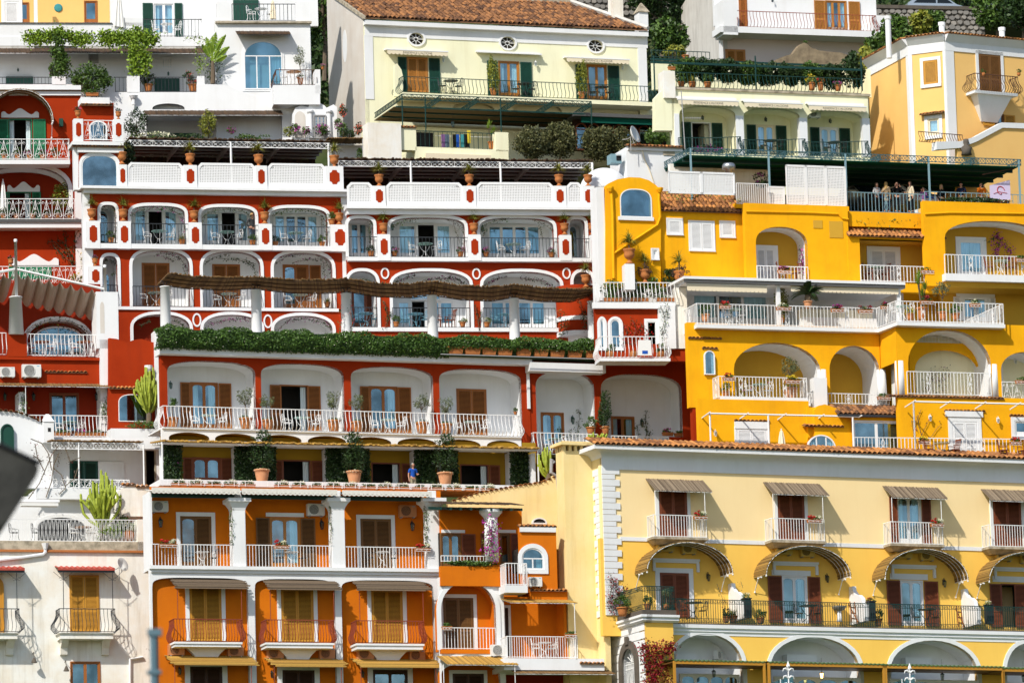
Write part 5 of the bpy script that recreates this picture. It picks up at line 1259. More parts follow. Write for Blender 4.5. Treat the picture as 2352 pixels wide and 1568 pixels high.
link('bowl',MB().lathe([(.1,.55),(.28,.62),(.36,.74),(.38,.8),(.33,.8),(.001,.7)]).mesh('bowl','concrete',True),o);link('pedestal',MB().lathe([(.16,0),(.12,.2),(.10,.55)]).mesh('pedestal','white',True),o)
for k,(px,py)in enumerate(((1963,1430),(2208,1440))):
 x,z=M.loc(px,py,-1.5);o=thing('folded_ladder_chair',('folded wooden deck chair leaning on the second white divider wall','folded wooden deck chair leaning on the third white divider wall')[k],'deck chair',M.l2w(x,-1.5,z),M.yaw+.5,'folded deck chairs')
 link('frame',MB().tube([(-.25,.0,0),(.0,.25,1.15)],.03,4).tube([(.2,.0,0),(.4,.25,1.15)],.03,4).tube([(.15,-.15,0),(-.05,.3,1.0)],.03,4).mesh('frame','wood_orange'),o)
 for q in range(3):link('slat',MB().box(-.2+.07*q,.25+.06*q,.02+.08*q,.06+.08*q,.2+.3*q,.27+.3*q).mesh('slat','wood_orange'),o)
vine(M,[[(1405,1412),(1398,1376),(1404,1345),(1401,1318)],[(1408,1400),(1416,1360),(1412,1330)],[(1418,1400),(1425,1365),(1440,1350)]],-.1,'red bougainvillea climbing the white quoins above the corner terrace',260,.10,.09,'leaf_dark','fl_crimson',220,fl=.11)
vine(M,[[(1665,1425),(1660,1380),(1645,1340)],[(1690,1425),(1698,1385),(1712,1360)],[(1697,1400),(1690,1370),(1676,1345)],[(1705,1350),(1700,1335)]],-.3,'bare twiggy climber beside the first white divider wall',70,.09,.08,'leaf_dark','fl_crimson',12)
vine(M,[[(1478,1600),(1486,1545),(1490,1500),(1478,1475)],[(1500,1590),(1492,1540),(1510,1505),(1500,1482)],[(1490,1560),(1515,1545),(1530,1520),(1522,1500),(1540,1478)],[(1510,1600),(1520,1575),(1538,1560)],[(1480,1520),(1474,1500),(1470,1478)],[(1495,1490),(1515,1485),(1532,1490),(1544,1482)]],BD-.05,'big crimson bougainvillea spilling down the yellow corner beside the stone portal',500,.16,.10,'leaf_dark','fl_crimson',1500,fl=.13,depth=.18)
vine(M,[[(1500,1610),(1530,1600),(1550,1606)]],BD-.5,'bright red geranium at the bottom of the yellow corner',60,.12,.09,'leaf','fl_red',90)
for k,(px,py)in enumerate(((1810,1518),(2089,1523))):
 x,z=M.loc(px,py,RD-3.2);zb=z-2.2;o=thing('white_fleur_finial',('white wrought iron leaf finial before the second corrugated awning','white wrought iron leaf finial before the third corrugated awning')[k],'finial',M.l2w(x,RD-3.2,zb),M.yaw,'white iron finials')
 link('spear',MB().tube([(0,0,0),(0,0,1.85)],.035,6).lathe([(.001,1.8),(.11,1.95),(.001,2.25)],n=6).mesh('spear','metal_white'),o)
 for q in range(4):
  z_=.6+q*.38
  for sg in(-1,1):link('leaf',MB().tube([(0,0,z_),(sg*.14,0,z_+.10),(sg*.26,0,z_+.08),(sg*.32,0,z_-.06)],[.05,.06,.04,.01],5).mesh('leaf','metal_white'),o)
 x0,x1=M.loc(px-48,1560,RD-2.6)[0],M.loc(px+12,1560,RD-2.6)[0];zt=M.loc(px,1545,RD-2.6)[1]
 o=thing('frosted_screen',('frosted glass terrace screen left of the first white finial','frosted glass terrace screen left of the second white finial')[k],'screen',M.l2w(x0,RD-2.6,zt-3),M.yaw,'frosted screens')
 w=x1-x0;link('panel',MB().hexa([(0,0,0),(w,0,0),(w,.02,0),(0,.02,0),(0,0,2.4),(w,0,2.95),(w,.02,2.95),(0,.02,2.4)]).mesh('panel','glass_frost'),o)
 link('post',MB().tube([(w*.5,-.03,0),(w*.5,-.03,2.7)],.025,4).mesh('post','metal_white'),o)
M.back(1420,1100,DX,1640,1.5,8,'cream_yellow')
# DEEP YELLOW HOUSE (right, upper)
Y='yellow'
L=Bld('deep_yellow_house','deep yellow terraced house with arcades and white railings on the right','house',1850,1060,10,17.8)
W=L.wallp([(1391,660),(1391,428),(1400,420),(1418,412),(1445,407),(1470,408),(1490,414),(1505,424),(1518,436),(1518,660)],0,Y,.5)
L.archwin(1424,434,462,1497,499,0,W=W,e=2.6,gm='glass_deep',frame=.05);L.band(1421,498,1502,506,0,.12)
L.box(1374,430,1391,690,.1,1.2,'white','wall')
def pipe(B,pts,d,r,m,name='drainpipe'):return B.part(name,MB().tube([(B.loc(x,y,d)[0],d-r,B.loc(x,y,d)[1])for x,y in pts],r,6),m)
pipe(L,[(1403,436),(1406,500),(1408,640)],0,.09,Y);pipe(L,[(1513,438),(1512,460),(1515,500),(1509,517),(1409,583)],0,.08,Y)
for x,y in((1400,434),(1513,436)):xx,z=L.loc(x,y);L.part('rain_hopper',MB().lathe([(.10,-.18),(.2,0),(.2,.08),(.001,.08)],(xx,-.15,z),8),Y)
W=L.wall(1518,488,1714,660,.25,Y,.3)
for x0,x1,y0,y1 in((1533,1566,504,538),(1655,1686,510,544)):
 L.door(x0,y0,x1,y1,.25,'shut','paint_white',leaves=1,sur=3,name='window',mid=False)
L.door(1584,510,1639,575,.25,'shut','paint_white',sur=3,name='window');L.door(1498,573,1511,595,.0,'glass','paint_white',sur=3,name='window',leaves=1,curtain=None,gm='glass_deep')
def roofpatch(B,x0,x1,yt,yb,d,rows,skew=0.0,m='roof_tile',pitch=.25):
 xa,xb,za,zb=B.rect(x0,yt,x1,yb,d);dy=.42*.8
 sl=max(.25,(zb-za)/(rows*dy)+.17);B.tilerow(xa,xb,d,za,sl,rows=rows,m=m,pitch=pitch,over=.15)
roofpatch(L,1514,1712,444,488,.2,6)
vine(L,[[(1520,442),(1570,440),(1640,450),(1690,452)],[(1540,452),(1600,462)],[(1690,458),(1708,480)]],.8,'grass and weeds growing on the upper tiled roof',170,.12,.13,'leaf_grass',stem=False,cat='weeds',group=None)
W3=L.wall(1713,470,1950,660,-.5,Y,.4)
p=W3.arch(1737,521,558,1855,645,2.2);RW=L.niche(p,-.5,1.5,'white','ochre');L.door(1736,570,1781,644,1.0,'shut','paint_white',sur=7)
L.rail(1739,612,1856,645,-.6,'bars',pitch=.19,r=.018,motif=3)
for x0,x1,y0,y1 in((1868,1889,506,524),(1905,1936,508,546)):L.band(x0,y0,x1,y1,-.5,.03,'ochre','vent_panel')
vine(L,[[(1851,640),(1845,610),(1850,580),(1843,556)],[(1835,620),(1842,590),(1836,570)]],.2,'magenta bougainvillea on a trellis in the left yellow arched balcony',130,.12,.09,'leaf_dark','fl_magenta',150,fl=.11)
pipe(L,[(1713,486),(1860,489),(1925,492),(1934,502),(1948,504)],-.5,.05,Y)
W4=L.wall(1949,545,2173,670,-.6,Y,.4);W4.rect(1976,551,2150,649)
RW=L.room(1976,551,2150,649,-.6,1.5,'ochre');L.door(1998,573,2062,648,.9,'shut','paint_white',sur=7)
L.rail(1977,611,2152,648,-.65,'bars',pitch=.19,r=.018,motif=2.5)
roofpatch(L,1947,2172,518,546,-.7,5)
vine(L,[[(1955,515),(2020,508),(2090,512),(2150,516)],[(1990,520),(2060,525)],[(2135,512),(2150,500)]],-.1,'weeds growing along the top of the lower tiled roof',150,.1,.12,'leaf_grass',stem=False,cat='weeds',group=None)
vine(L,[[(2138,645),(2134,610),(2141,580),(2136,560)],[(2146,640),(2148,600),(2143,565)]],.3,'brown dry climber on a trellis in the square yellow balcony',110,.1,.08,'leaf_purple')
L.wall(1949,488,2125,522,-.2,Y,.3,'parapet');W5=L.wall(2124,466,2420,660,-.9,Y,.4)
p=W5.arch(2171,508,550,2405,634,2.2);RW=L.niche(p,-.9,1.7,'white','ochre');L.door(2203,552,2259,634,.8,'glass','paint_white',W=RW,sur=8,leaves=1,curtain='both',cfrac=.5)
L.rail(2170,588,2410,634,-1.3,'bars',pitch=.2,r=.018,motif=2.6);L.box(2172,631,2420,647,-1.4,-.5,'white','balcony_slab')
L.box(2172,648,2420,662,-1.1,1,'ochre','soffit')
pipe(L,[(2124,492),(2180,489),(2420,492)],-.9,.05,Y)
vine(L,[[(2290,600),(2285,570),(2300,550),(2280,540)],[(2310,610),(2320,580),(2305,560)],[(2270,550),(2288,548)]],.6,'magenta bougainvillea on a trellis beside the glazed yellow balcony door',200,.13,.1,'leaf_dark','fl_magenta',200,fl=.12)
woodset(L,2300,630,-.3,'on the far right yellow balcony',28);woodset(L,2015,646,.3,'on the square yellow balcony',20);woodset(L,1815,644,.3,'in the left yellow arched balcony',18,table=False)
for x0,x1,y1,k,n in((1783,1815,629,'purple','left yellow arched balcony'),(2112,2143,629,'none','square yellow balcony'),(2330,2360,602,'none','far right yellow balcony')):fbox(L,x0,0,x1,y1,-.7 if x0<2300 else-1.35,k,f'scroll fronted flower box on the railing of the {n}')
LB=L.wall(2160,660,2420,745,.8,'ochre',.3)
L.door(2212,682,2268,738,.8,'glass','paint_white',W=LB,sur=6,sh=((2190,2206),(2273,2286)),shm='paint_white');L.surround(L.arch(2212,676,678,2268,681,.8),L.arch(2196,668,672,2284,682,.8,1.5),.8,.06)
TW=L.wall(1578,655,2076,755,1.6,'white',.3);L.box(1576,647,2079,655,-2.3,1.6,'white','terrace_roof');L.box(1573,648,2079,655,-2.45,-2.31,'slate','gutter');L.box(1571,641,2079,647,-2.5,1.6,'white','terrace_roof')
L.door(1590,668,1765,740,1.6,'glass','paint_white',W=TW,leaves=3,curtain='both',name='window',rails=1);L.box(1790,668,1800,750,1.0,1.6,'white','wall')
for x0,x1,y0,y1,n in((1577,1762,652,662,'left'),(1815,2064,655,664,'right')):cloth_awning(L,x0,y0,x1,y1,-1.8,f'plain cream canvas awning at the {n} of the white railed terrace',None,.36,.5,scallop='square',slope=.06)
for x in(1789,2066):L.part('post',MB().box(L.loc(x,700,-2.2)[0]-.1,L.loc(x,700,-2.2)[0]+.1,-2.2,-2.0,L.loc(x,745,-2.2)[1],L.loc(x,655,-2.2)[1]),'white')
TD=-3.0
pa=L.loc(1601,720,TD)[0];pb=L.loc(2014,731,TD)[0];z0,z1=L.loc(1808,749,TD)[1],L.loc(1808,702.5,TD)[1]
pc,pd=L.loc(2058,710,TD-2.3)[0],L.loc(2304,717,TD-2.3)[0]
L.railpath([(pa,-.5),(pa,TD),(pb,TD),(pc,TD-2.3),(pd,TD-2.3),(pd,.5)],z0,z1,'bars','metal_white',pitch=.2,r=.018,motif=2.7)
tp=[(pa-.05,1.6),(pa-.05,TD-.1),(pb,TD-.1),(pc,TD-2.4),(pd+.05,TD-2.4),(pd+.05,1.6)]
def plan(P,z0,z1):
 mb=MB().prism(P[::-1],z0,z1);mb.v=[(v[0],v[2],v[1])for v in mb.v];mb.f=[f[::-1]for f in mb.f];return mb
L.part('terrace',plan(tp,z0-.22,z0-.02),'white')
for x0,x1,y1,k,n,d in((1649,1678,710,'red','first',TD),(1781,1815,714,'white','second',TD),(1905,1938,718,'purple','third',TD),(1969,2003,720,'crimson','fourth',TD),(2021,2039,711,'purple','fifth',TD-1),(2110,2143,699,'crimson','sixth',TD-2.3),(2224,2251,706,'white','seventh',TD-2.3)):
 fbox(L,x0,0,x1,y1,d-.08,k,f'scroll fronted flower box on the white terrace railing, {n} from the left')
pot(L,1856,708,-2.6,'cycad','big cycad palm in a terracotta pot on the white railed terrace',17,'POT','terracotta_pale',hs=1.0);pot(L,1620,738,-1.6,'bush','green shrub in a pale terracotta pot at the left of the terrace',17,'POT','terracotta_pale')
pot(L,2118,735,TD-1,'yucca','tall yucca rising above the white terrace railing',20,'POT',hs=1.5);pot(L,2166,735,TD-1,'olive','thin olive tree in a pot right of the tall yucca',18,hs=1.1);pot(L,2090,735,TD-1,'yellow','bushy plant with yellow fruit behind the white terrace railing',15)
pot(L,1795,740,-1.2,'tall','leafy bright green potted shrub beside the cycad palm',16,v=1);pot(L,2195,735,TD-.8,'bush','round green shrub in a pot near the right end of the white terrace',16)
dining(L,1690,742,-1.2,'at the left of the white railed terrace');dining(L,2075,735,TD-.8,'at the angle of the white railed terrace')
o=thing('garden_sofa','long cream cushioned sofa behind the white terrace railing','sofa',L.w(1925,752,-1.4),L.yaw)
link('seat',MB().box(-2.1,2.1,-.4,.4,0,.45).mesh('seat','cloth_white'),o);link('backrest',MB().box(-2.1,2.1,.3,.5,.45,.95).mesh('backrest','cloth_cream'),o)
for k in range(4):link('cushion',MB().box(-2.05+k*1.03,-1.06+k*1.03,.12,.32,.46,.98).mesh('cushion','cloth_cream'),o)
# arcade storey
AD=-2.6
A1=L.wall(1581,746,2022,940,AD,Y,.4)
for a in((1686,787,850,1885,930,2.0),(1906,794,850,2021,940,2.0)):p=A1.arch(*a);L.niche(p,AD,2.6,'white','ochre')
W=L.archwin(1618,805,818,1642,860,AD-.02,gm='glass',curtain='both',frame=.05);L.eave(1580,772,1657,778,AD,slope=.25);L.eave(1612,797,1648,801,AD,slope=.2)
L.box(1590,780,1607,1030,AD+.05,AD+.5,'red','wall')
A2D=AD-2.2
A2=L.wall(2060,744,2420,920,A2D,Y,.4)
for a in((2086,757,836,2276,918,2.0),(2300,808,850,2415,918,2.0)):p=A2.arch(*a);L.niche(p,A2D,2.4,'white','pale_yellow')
IW=L.wall(2090,788,2272,916,A2D+1.7,Y,.3,'inner_wall');IW.arch(2102,803,850,2250,915);L.rail(2096,764,2268,788,A2D+1.75,'bars',pitch=.19,r=.017)
q0,q1=L.loc(2022,800,AD)[0],L.loc(2060,800,A2D)[0]
L.part('wall',MB().hexa([(q0,AD,L.loc(2040,846,AD)[1]),(q1,A2D,L.loc(2040,846,AD)[1]),(q1,A2D+.4,L.loc(2040,846,AD)[1]),(q0,AD+.4,L.loc(2040,846,AD)[1]),(q0,AD,z0-.2),(q1,A2D,z0-.2),(q1,A2D+.4,z0-.2),(q0,AD+.4,z0-.2)]),Y)
for x,yt,yb,d in((1894,848,930,AD),(2030,848,930,AD),(2072,828,912,A2D),(2287,836,912,A2D)):
 xx,zb=L.loc(x,yb,d);zt=L.loc(x,yt,d)[1];L.part('column',MB().lathe([(.27,zb),(.245,zt)],(xx,d+.2,0),14),'white',smooth=True)
L.rail(1651,866,1853,914,AD-.9,'bars',ret=.9,pitch=.19,r=.018,motif=2.4);L.box(1655,912,1856,922,AD-.95,AD,'white','balcony_slab')
L.rail(1856,904,2042,928,AD-.2,'bars',pitch=.19,r=.017,motif=3);L.rail(2084,855,2276,907,A2D-.05,'bars',pitch=.19,r=.018,motif=2);L.rail(2302,878,2420,922,A2D-.1,'scroll',pitch=.2)
L.box(1870,867,1900,935,AD-.6,AD,'white','parapet')
pot(L,1816,917,AD-.4,'olive','broad olive tree in a large pale pot under the left yellow arch',30,'BIGPOT','terracotta_pale',hs=.95);pot(L,1668,912,AD-.4,'bush','dark shrub in a terracotta pot at the left end of the arched balcony',14)
for x0,x1,y1,k,n,d in((1658,1685,875,'red','red flowers at the left end of the arched yellow balcony railing',AD-.95),(1800,1836,881,'yellow','yellow flowers under the olive tree on the arched balcony',AD-.95),(2012,2044,919,'none','green leaves beside the middle white arcade column',AD-.3),(2330,2360,882,'none','dark leaves on the scrolled railing at the right edge',A2D-.2)):fbox(L,x0,0,x1,y1,d,k,f'flower box of {n}')
vine(L,[[(1700,905),(1720,880),(1745,890),(1770,870)],[(1690,890),(1715,900)]],AD-.1,'magenta flowering climber behind the arched balcony railing',120,.14,.09,'leaf','fl_magenta',60);vine(L,[[(2130,900),(2135,870),(2150,858)],[(2165,900),(2160,870),(2175,850)]],A2D+2.2,'purple bougainvillea on the rear wall behind the right yellow arcade',160,.2,.09,'leaf_dark','fl_magenta',90)
L.door(2272,820,2304,895,A2D+2.2,'shut','paint_white');lantern(L,2330,832,A2D+2.3,'metal_white',14);dining(L,1745,915,AD-.35,'on the arched yellow balcony',gap=22)
# lowest storey
D7=AD-1.6;D8=A2D-.4
W7=L.wall(1606,918,1860,1080,D7+.6,Y,.4);W8=L.wall(2066,912,2420,1080,D8,Y,.4);L.eave(2040,904,2305,914,D8,m='roof_tile_dark')
L.wall(1856,936,1962,1080,D7+.4,Y,.4);L.part('stair_wall',MB().prism(L.pts([(1871,1060),(1871,940),(1880,931),(1895,928),(1958,950),(1958,1060)],D7+.1),D7+.1,D7+.5),Y)
L.door(1692,985,1762,1050,D7+.6,'shut','paint_white',sur=5);L.band(1688,968,1766,984,D7+.6,.08);L.eave(1686,961,1768,968,D7+.6)
L.archwin(1854,998,1030,1920,1060,D7+.08,gm='glass',mull=2,trans=False,curtain='both');L.eave(1848,972,1938,980,D7+.1)
SR=D7-.1
L.door(1960,966,2068,1060,SR,'glass','paint_white',leaves=2,curtain='l',name='window',gm='glass');L.part('sunroom_inside',MB().box(*L.rect(1960,966,2068,1060,SR)[:2],SR+1.6,SR+1.8,*L.rect(1960,966,2068,1060,SR)[2:]),'c_skyblue');L.box(1958,954,2072,967,SR-.1,SR+.5,Y,'wall')
roofpatch(L,1924,2076,935,953,SR-.2,4,m='roof_tile_dark');L.box(1924,952,2076,957,SR-.35,SR-.25,'iron','gutter')
L.door(2188,968,2246,1060,D8,'shut','paint_white',sur=10);L.band(2172,944,2258,957,D8,.1);L.eave(2168,937,2262,945,D8)
L.door(2330,966,2400,1002,D8,'glass','paint_white',sur=8,name='window',curtain=None,gm='glass_deep');L.eave(2318,948,2400,956,D8)
for x,y,d in((1641,997,D7+.6),(2134,962,D8),(2290,967,D8),(1871,990,D7+.4)):lantern(L,x,y,d,'metal_white',17)
L.railpath([(L.loc(1962,1030,SR-1.2)[0],SR-1.2),(L.loc(2095,1025,SR-1.4)[0],SR-1.4),(L.loc(2420,1030,SR-1.8)[0],SR-1.8)],L.loc(2200,1052,SR-1.6)[1],L.loc(2200,1006,SR-1.6)[1],'bars','metal_white',pitch=.2,r=.018,motif=4)
for x0,x1,y1,k,n in((1933+0,1960,1022,'none',''),(2107,2133,1020,'yellow','yellow flowers on the lowest white railing'),(2318,2344,1022,'red','red flowers on the lowest white railing at the right edge')):
 if n:fbox(L,x0,0,x1,y1,SR-1.7,k,f'flower box of {n}')
woodset(L,2165,1050,D8-1.3,'on the lowest yellow terrace',32);woodset(L,2330,1052,D8-1.3,'at the right end of the lowest yellow terrace',26,table=False)
parasol(L,1796,985,1030,D7-.6,'folded cream parasol on the lowest yellow terrace')
vine(L,[[(2125,1050),(2118,1010),(2108,975),(2105,955)],[(2112,1040),(2098,1000),(2092,965)],[(2120,1020),(2140,1000),(2150,985),(2160,975)],[(2115,1000),(2130,970),(2138,950)],[(2106,990),(2100,975),(2115,940)]],D8,'brown twiggy climber on the yellow wall beside a white lantern',90,.07,.07,'leaf_purple','fl_coral',12)
o=thing('white_pipe_pergola','thin white pipe frame before the yellow arched window','pergola',L.O,L.yaw,'white pipe pergolas');o2=thing('white_pipe_pergola','thin white pipe frame before the big white door','pergola',L.O,L.yaw,'white pipe pergolas')
for oo,x0,x1,y0,y1,d,posts in((o,1627,1975,949,962,D7-.4,(1632,1766,1960)),(o2,1985+0,2420,0,0,D8-1.4,(1986,2098))):
 if oo is o2:x0,x1,y0,y1=2098,2420,922,933
 xa,z=L.loc(x0,y0,d);xb=L.loc(x1,y1,d)[0]
 link('beam',MB().tube([(xa,d,z),(xb,d,z)],.05,5).mesh('beam','metal_white'),oo);n=5
 for k in range(n):x=xa+(xb-xa)*k/(n-1);link('rafter',MB().tube([(x,d-.3,z+.02),(x,d+1.2,z-.1)],.04,4).mesh('rafter','metal_white'),oo)
 for px in posts[:2]if oo is o2 else posts:x=max(xa,L.loc(px,1000,d)[0]);link('post',MB().tube([(x,d,z),(x,d,z-2.6)],.045,5).mesh('post','metal_white'),oo)
L.back(1606,500,2420,1080,2.6,8,Y)
# RED TERRACE HOUSE: arcade, floor with ochre wall, hedge terrace
H=Bld('red_arcade_house','red house with a white vaulted arcade and a long hedge on its roof terrace','house',780,1125,3,20)
W=H.wall(370,812,1217,1005,0,'red',.35)
oN4=['first','second','third','fourth']
for a in((385,829,855,587,994),(600.5,835,861,790.5,996),(807,842,868,995.5,998),(1010,847,873,1198,1000)):
 p=W.arch(*a,e=2.5);NW=H.niche(p,0,1.7,'white')
 k=(385,600.5,807,1010).index(a[0])
 (H.door(438,878,501,984,1.7,'glass','wood_orange',W=NW,arched=True,sh=((414,437),(502,531)),shm='wood_orange')if k==0 else H.door(643,884,709,990,1.7,'open','wood_orange',W=NW,sh=((620,646),(706,736)),shm='wood_orange',curtain='r')if k==1 else H.door(848,887,914,994,1.7,'glass','wood_orange',W=NW,arched=True,sh=((827,849),(914,944)),shm='wood_orange',curtain='r')if k==2 else H.door(1049,893,1118,998,1.7,'shut','wood_orange'))
H.rail(375,943,1195,993,-1.0,'belly','metal_white',ret=1.0,pitch=.21,r=.02,A=.2)
bx0,bx1,bz0,bz1=H.rect(373,992,1198,1020,-1.0)
H.part('balcony_floor',MB().box(bx0,bx1,-1.05,1.7,bz1-.06,bz1+.02),'white')
BW=Wall(H,[(bx0,bz0),(bx1,bz0),(bx1,bz1-.062),(bx0,bz1-.062)],-.95,.25,'white','balcony_front')
for x0,x1 in((388,481),(494,588),(601,693),(707,795),(809,899),(913,1002),(1014,1104),(1118,1192)):xm=(x0+x1)/2;p=BW.arch(x0,989+(xm-380)*.026+2,1004+(xm-380)*.026,x1,1030,e=2.0);H.niche(p,-.95,1.0,'ochre')
for n,(x,k,h,pr,lab)in enumerate(((397,'bay',24,'BIGPOT','small bay tree at the left end of the white arcade balcony'),(565,'olive',27,'BIGPOT','olive tree in a terracotta pot at the right of the first arch'),(615,'olive',24,'BIGPOT','small olive tree in a pot at the left of the second arch'),(767,'olive',27,'BIGPOT','dense olive tree in a pot at the right of the second arch'),(820,'olive',25,'BIGPOT','spreading olive tree in a pot at the left of the third arch'),(970,'olive',27,'BIGPOT','olive tree in a pot at the right of the third arch'),(1025,'olive',25,'BIGPOT','grey olive tree in a pot at the left of the fourth arch'))):
 pot(H,x,983+(x-380)*.024,-.3,k,lab,h,pr,group='olive trees in pots on the arcade balcony',name='potted_tree',cat='potted tree',hs=1.05)
for x,n in((480,'first'),(694,'second'),(893,'third'),(1085,'fourth')):dining(H,x,986+(x-480)*.024,-.35,f'under the {n} arch of the red arcade',gap=30 if n!='second' else 32)
lantern(H,390,887,1.0,'green_dark',20);pot(H,1184,952,-1.0,'bush','small flower pot on the right end of the long belly railing',7);
tz0,tz1=H.loc(780,824,-.6)[1],H.loc(780,811,-.6)[1]
H.part('terrace_slab',MB().box(H.loc(370,808,-.6)[0],H.loc(1222,826,-.6)[0],-.6,.6,tz0,tz1).box(H.loc(374,808,5.5)[0],H.loc(1222,826,-.6)[0],.6,5.5,tz0,tz1),'white')
H.part('terrace_slab',MB().box(H.loc(1217,826,-.7)[0]-.02,H.loc(1391,832,-.75)[0],-.75,5.5,tz0-.34,tz1-.18),'white')
H.part('terrace_fill',MB().box(H.loc(374,808,9)[0],H.loc(1570,808,-.6)[0],3.6,9,tz0-5,tz0-.01),'red')
W2=H.wall(1217,826,1372,1040,.05,'red',.35);W3=H.wall(1370,828,1606,1040,.05,'red',.35)
for Wq,a in((W2,(1232,854,890,1366,1045)),(W3,(1382,859,895,1567,1045))):p=Wq.arch(*a,e=2.5);NW=H.niche(p,.05,1.65,'white');(H.door(1243,947,1296,1043,1.7,'glass','wood_orange',W=NW,arched=True)if a[0]==1232 else H.door(1404,956,1458,1045,1.7,'glass','wood_orange',W=NW))
H.box(1211,835,1217,938,-.1,.1,'white','pilaster');H.box(1597,780,1606,1030,-.25,.1,'red','pilaster');pipe(H,[(1586,770),(1592,800),(1594,1020)],.05,.09,'red')
H.rail(1226,995,1372,1045,-.3,'belly',ret=.4,pitch=.2,r=.02);H.rail(1396,1002,1536,1045,-.1,'bars',ret=.2,pitch=.2,r=.02)
H.box(1367,998,1382,1045,-.1,.05,'red','parapet');H.box(1536,1003,1570,1045,-.05,.05,'red','parapet')
pot(H,1357,997,-.15,'bush','leafy plant in a square pot left of the pier between the tall white arches',17);pot(H,1391,998,-.15,'tall','tall climber in a terracotta pot right of the pier between the tall arches',15,hs=1.3)
for x0,x1,y1,k,n in((1518,1546,1001,'pink','pink flowers'),(1547,1568,1003,'none','green leaves')):fbox(H,x0,0,x1,y1,.3,k,f'terracotta trough of {n} on the low red wall of the right arch',holder=False)
for x,y in((1313,967),(1472,974)):lantern(H,x,y,1.7,'green_dark',22)
for L_,n in(([[(1320,1010),(1326,985),(1330,960),(1328,940)],[(1305,1010),(1312,985)],[(1290,1010),(1284,980)]],'left'),([[(1478,1020),(1485,990),(1480,965),(1484,945)],[(1490,1020),(1492,990)],[(1465,1000),(1462,975)]],'right')):vine(H,L_,1.7,f'green climber beside the lantern in the {n} tall white arch',160,.1,.09,'leaf')
dining(H,1275,1040,.6,'in the left tall white arch');dining(H,1450,1043,.9,'in the right tall white arch')
hd=thing('long_hedge','long dense green hedge on the roof terrace over the arcade','hedge',H.O,H.yaw)
P=[]
for x0,x1,yt,yb,d,n in((357,1030,753,806,-.75,19000),(1026,1386,766,803,-.85,11000)):
 xa,xb=H.loc(x0,780,d)[0],H.loc(x1,790,d)[0];xm=(x0+x1)/2;ym=0 if x0<500 else 10
 za,zb=H.loc(xm,yb+(4 if x0<500 else 8),d)[1],H.loc(xm,yt+(8 if x0<500 else 10),d)[1]
 q=np.stack([rng.uniform(xa,xb,n),rng.normal(size=n),rng.random(n)],1);ph=q[:,0]
 hh=(zb-za)*(1+.10*np.sin(ph*1.9)+.09*np.sin(ph*4.7+1)*np.sin(ph*1.1));ang=rng.random(n)*math.pi*1.1-.1
 rr=.82+.22*rng.random(n);y=-np.sin(ang)*.55*rr*(1+.12*np.sin(ph*3.1))+d+.25;z=za+hh*(.5-.5*np.cos(ang)*rr+.03*rng.normal(size=n))
 y=d+.25-.55*rr*np.cos(ang-math.pi/2)*(1+.15*np.sin(ph*2.7)*np.sin(z*5));P.append(np.stack([q[:,0],y,z],1))
link('foliage',npmesh('foliage',leafcloud(np.concatenate(P),.11,.5),4,'leaf_hedge'),hd,kind='stuff')
for q in P[:1]:link('flowers',npmesh('flowers',leafcloud(np.concatenate(P)[rng.integers(0,29000,420)]+np.array([0,-.06,0]),.055),4,'fl_white'),hd,kind='stuff')
core=MB();xa,xb=H.loc(365,780,-.3)[0],H.loc(1380,790,-.3)[0];core.box(xa,xb,-.75,-.1,tz1,tz1+.95);link('stems',core.mesh('stems','leaf_dark'),hd)
for k,(x0,x1)in enumerate(((1028,1064),(1067,1104),(1107,1140),(1143,1177),(1186,1220),(1226,1259),(1263,1297),(1303,1337),(1345,1381))):
 y=812+(x0-1028)*.032;xa,xb,za,zb=H.rect(x0,y-15,x1,y,-.9);w=xb-xa
 o=thing('planter',f'terracotta trough planter under the hedge, {["first", "second", "third", "fourth", "fifth", "sixth", "seventh", "eighth", "ninth"][k]} from the left','planter',H.l2w((xa+xb)/2,-.75,za),H.yaw,'terracotta planters under the hedge')
 link('trough',MB().hexa([(-w*.42,-.2,0),(w*.42,-.2,0),(w*.42,.2,0),(-w*.42,.2,0),(-w/2,-.25,.36),(w/2,-.25,.36),(w/2,.25,.36),(-w/2,.25,.36)]).mesh('trough','terracotta'),o);link('rim',MB().box(-w/2-.02,w/2+.02,-.275,.275,.30,.37).mesh('rim','terracotta'),o)
H.part('planter_rail',MB().tube([(H.loc(1010,815,-1)[0],-1.15,H.loc(1200,820,-1)[1]),(H.loc(1386,815,-1)[0],-1.15,H.loc(1200,820,-1)[1])],.03,4),'grey_metal')
CD=1.4
o=thing('reed_pergola','long sagging brown reed canopy on thick white columns over the hedge','pergola',H.O,H.yaw)
cols=((379,658,770),(588,666,772),(794,674,774),(992,679,776),(1180,686,780),(1360,692,785))
for cx,yt,yb in cols:
 x,zt=H.loc(cx,yt,CD);zb=H.loc(cx,yb,CD)[1]
 link('column',MB().lathe([(.31,zb-.6),(.285,zb),(.25,zt-.06),(.28,zt-.05),(.28,zt),(.001,zt)],(x,CD,0),18).mesh('column','white',True),o)
 br=MB();
 for sg in(-1,1):br.tube([(x,CD,zt),(x+sg*.12,CD,zt+.25),(x+sg*.3,CD,zt+.38)],.018,4).tube([(x+sg*.15+.1*math.cos(a*.8),CD-.03,zt+.2+.1*math.sin(a*.8))for a in range(9)],.012,3)
 link('scroll_bracket',br.mesh('scroll_bracket','iron'),o)
outer=[(387,627),(450,635),(520,637),(588,636),(663,642),(740,643),(797,640),(863,650),(940,653),(996,646),(1060,656),(1130,659),(1186,653),(1251,662),(1326,664),(1372,662)]
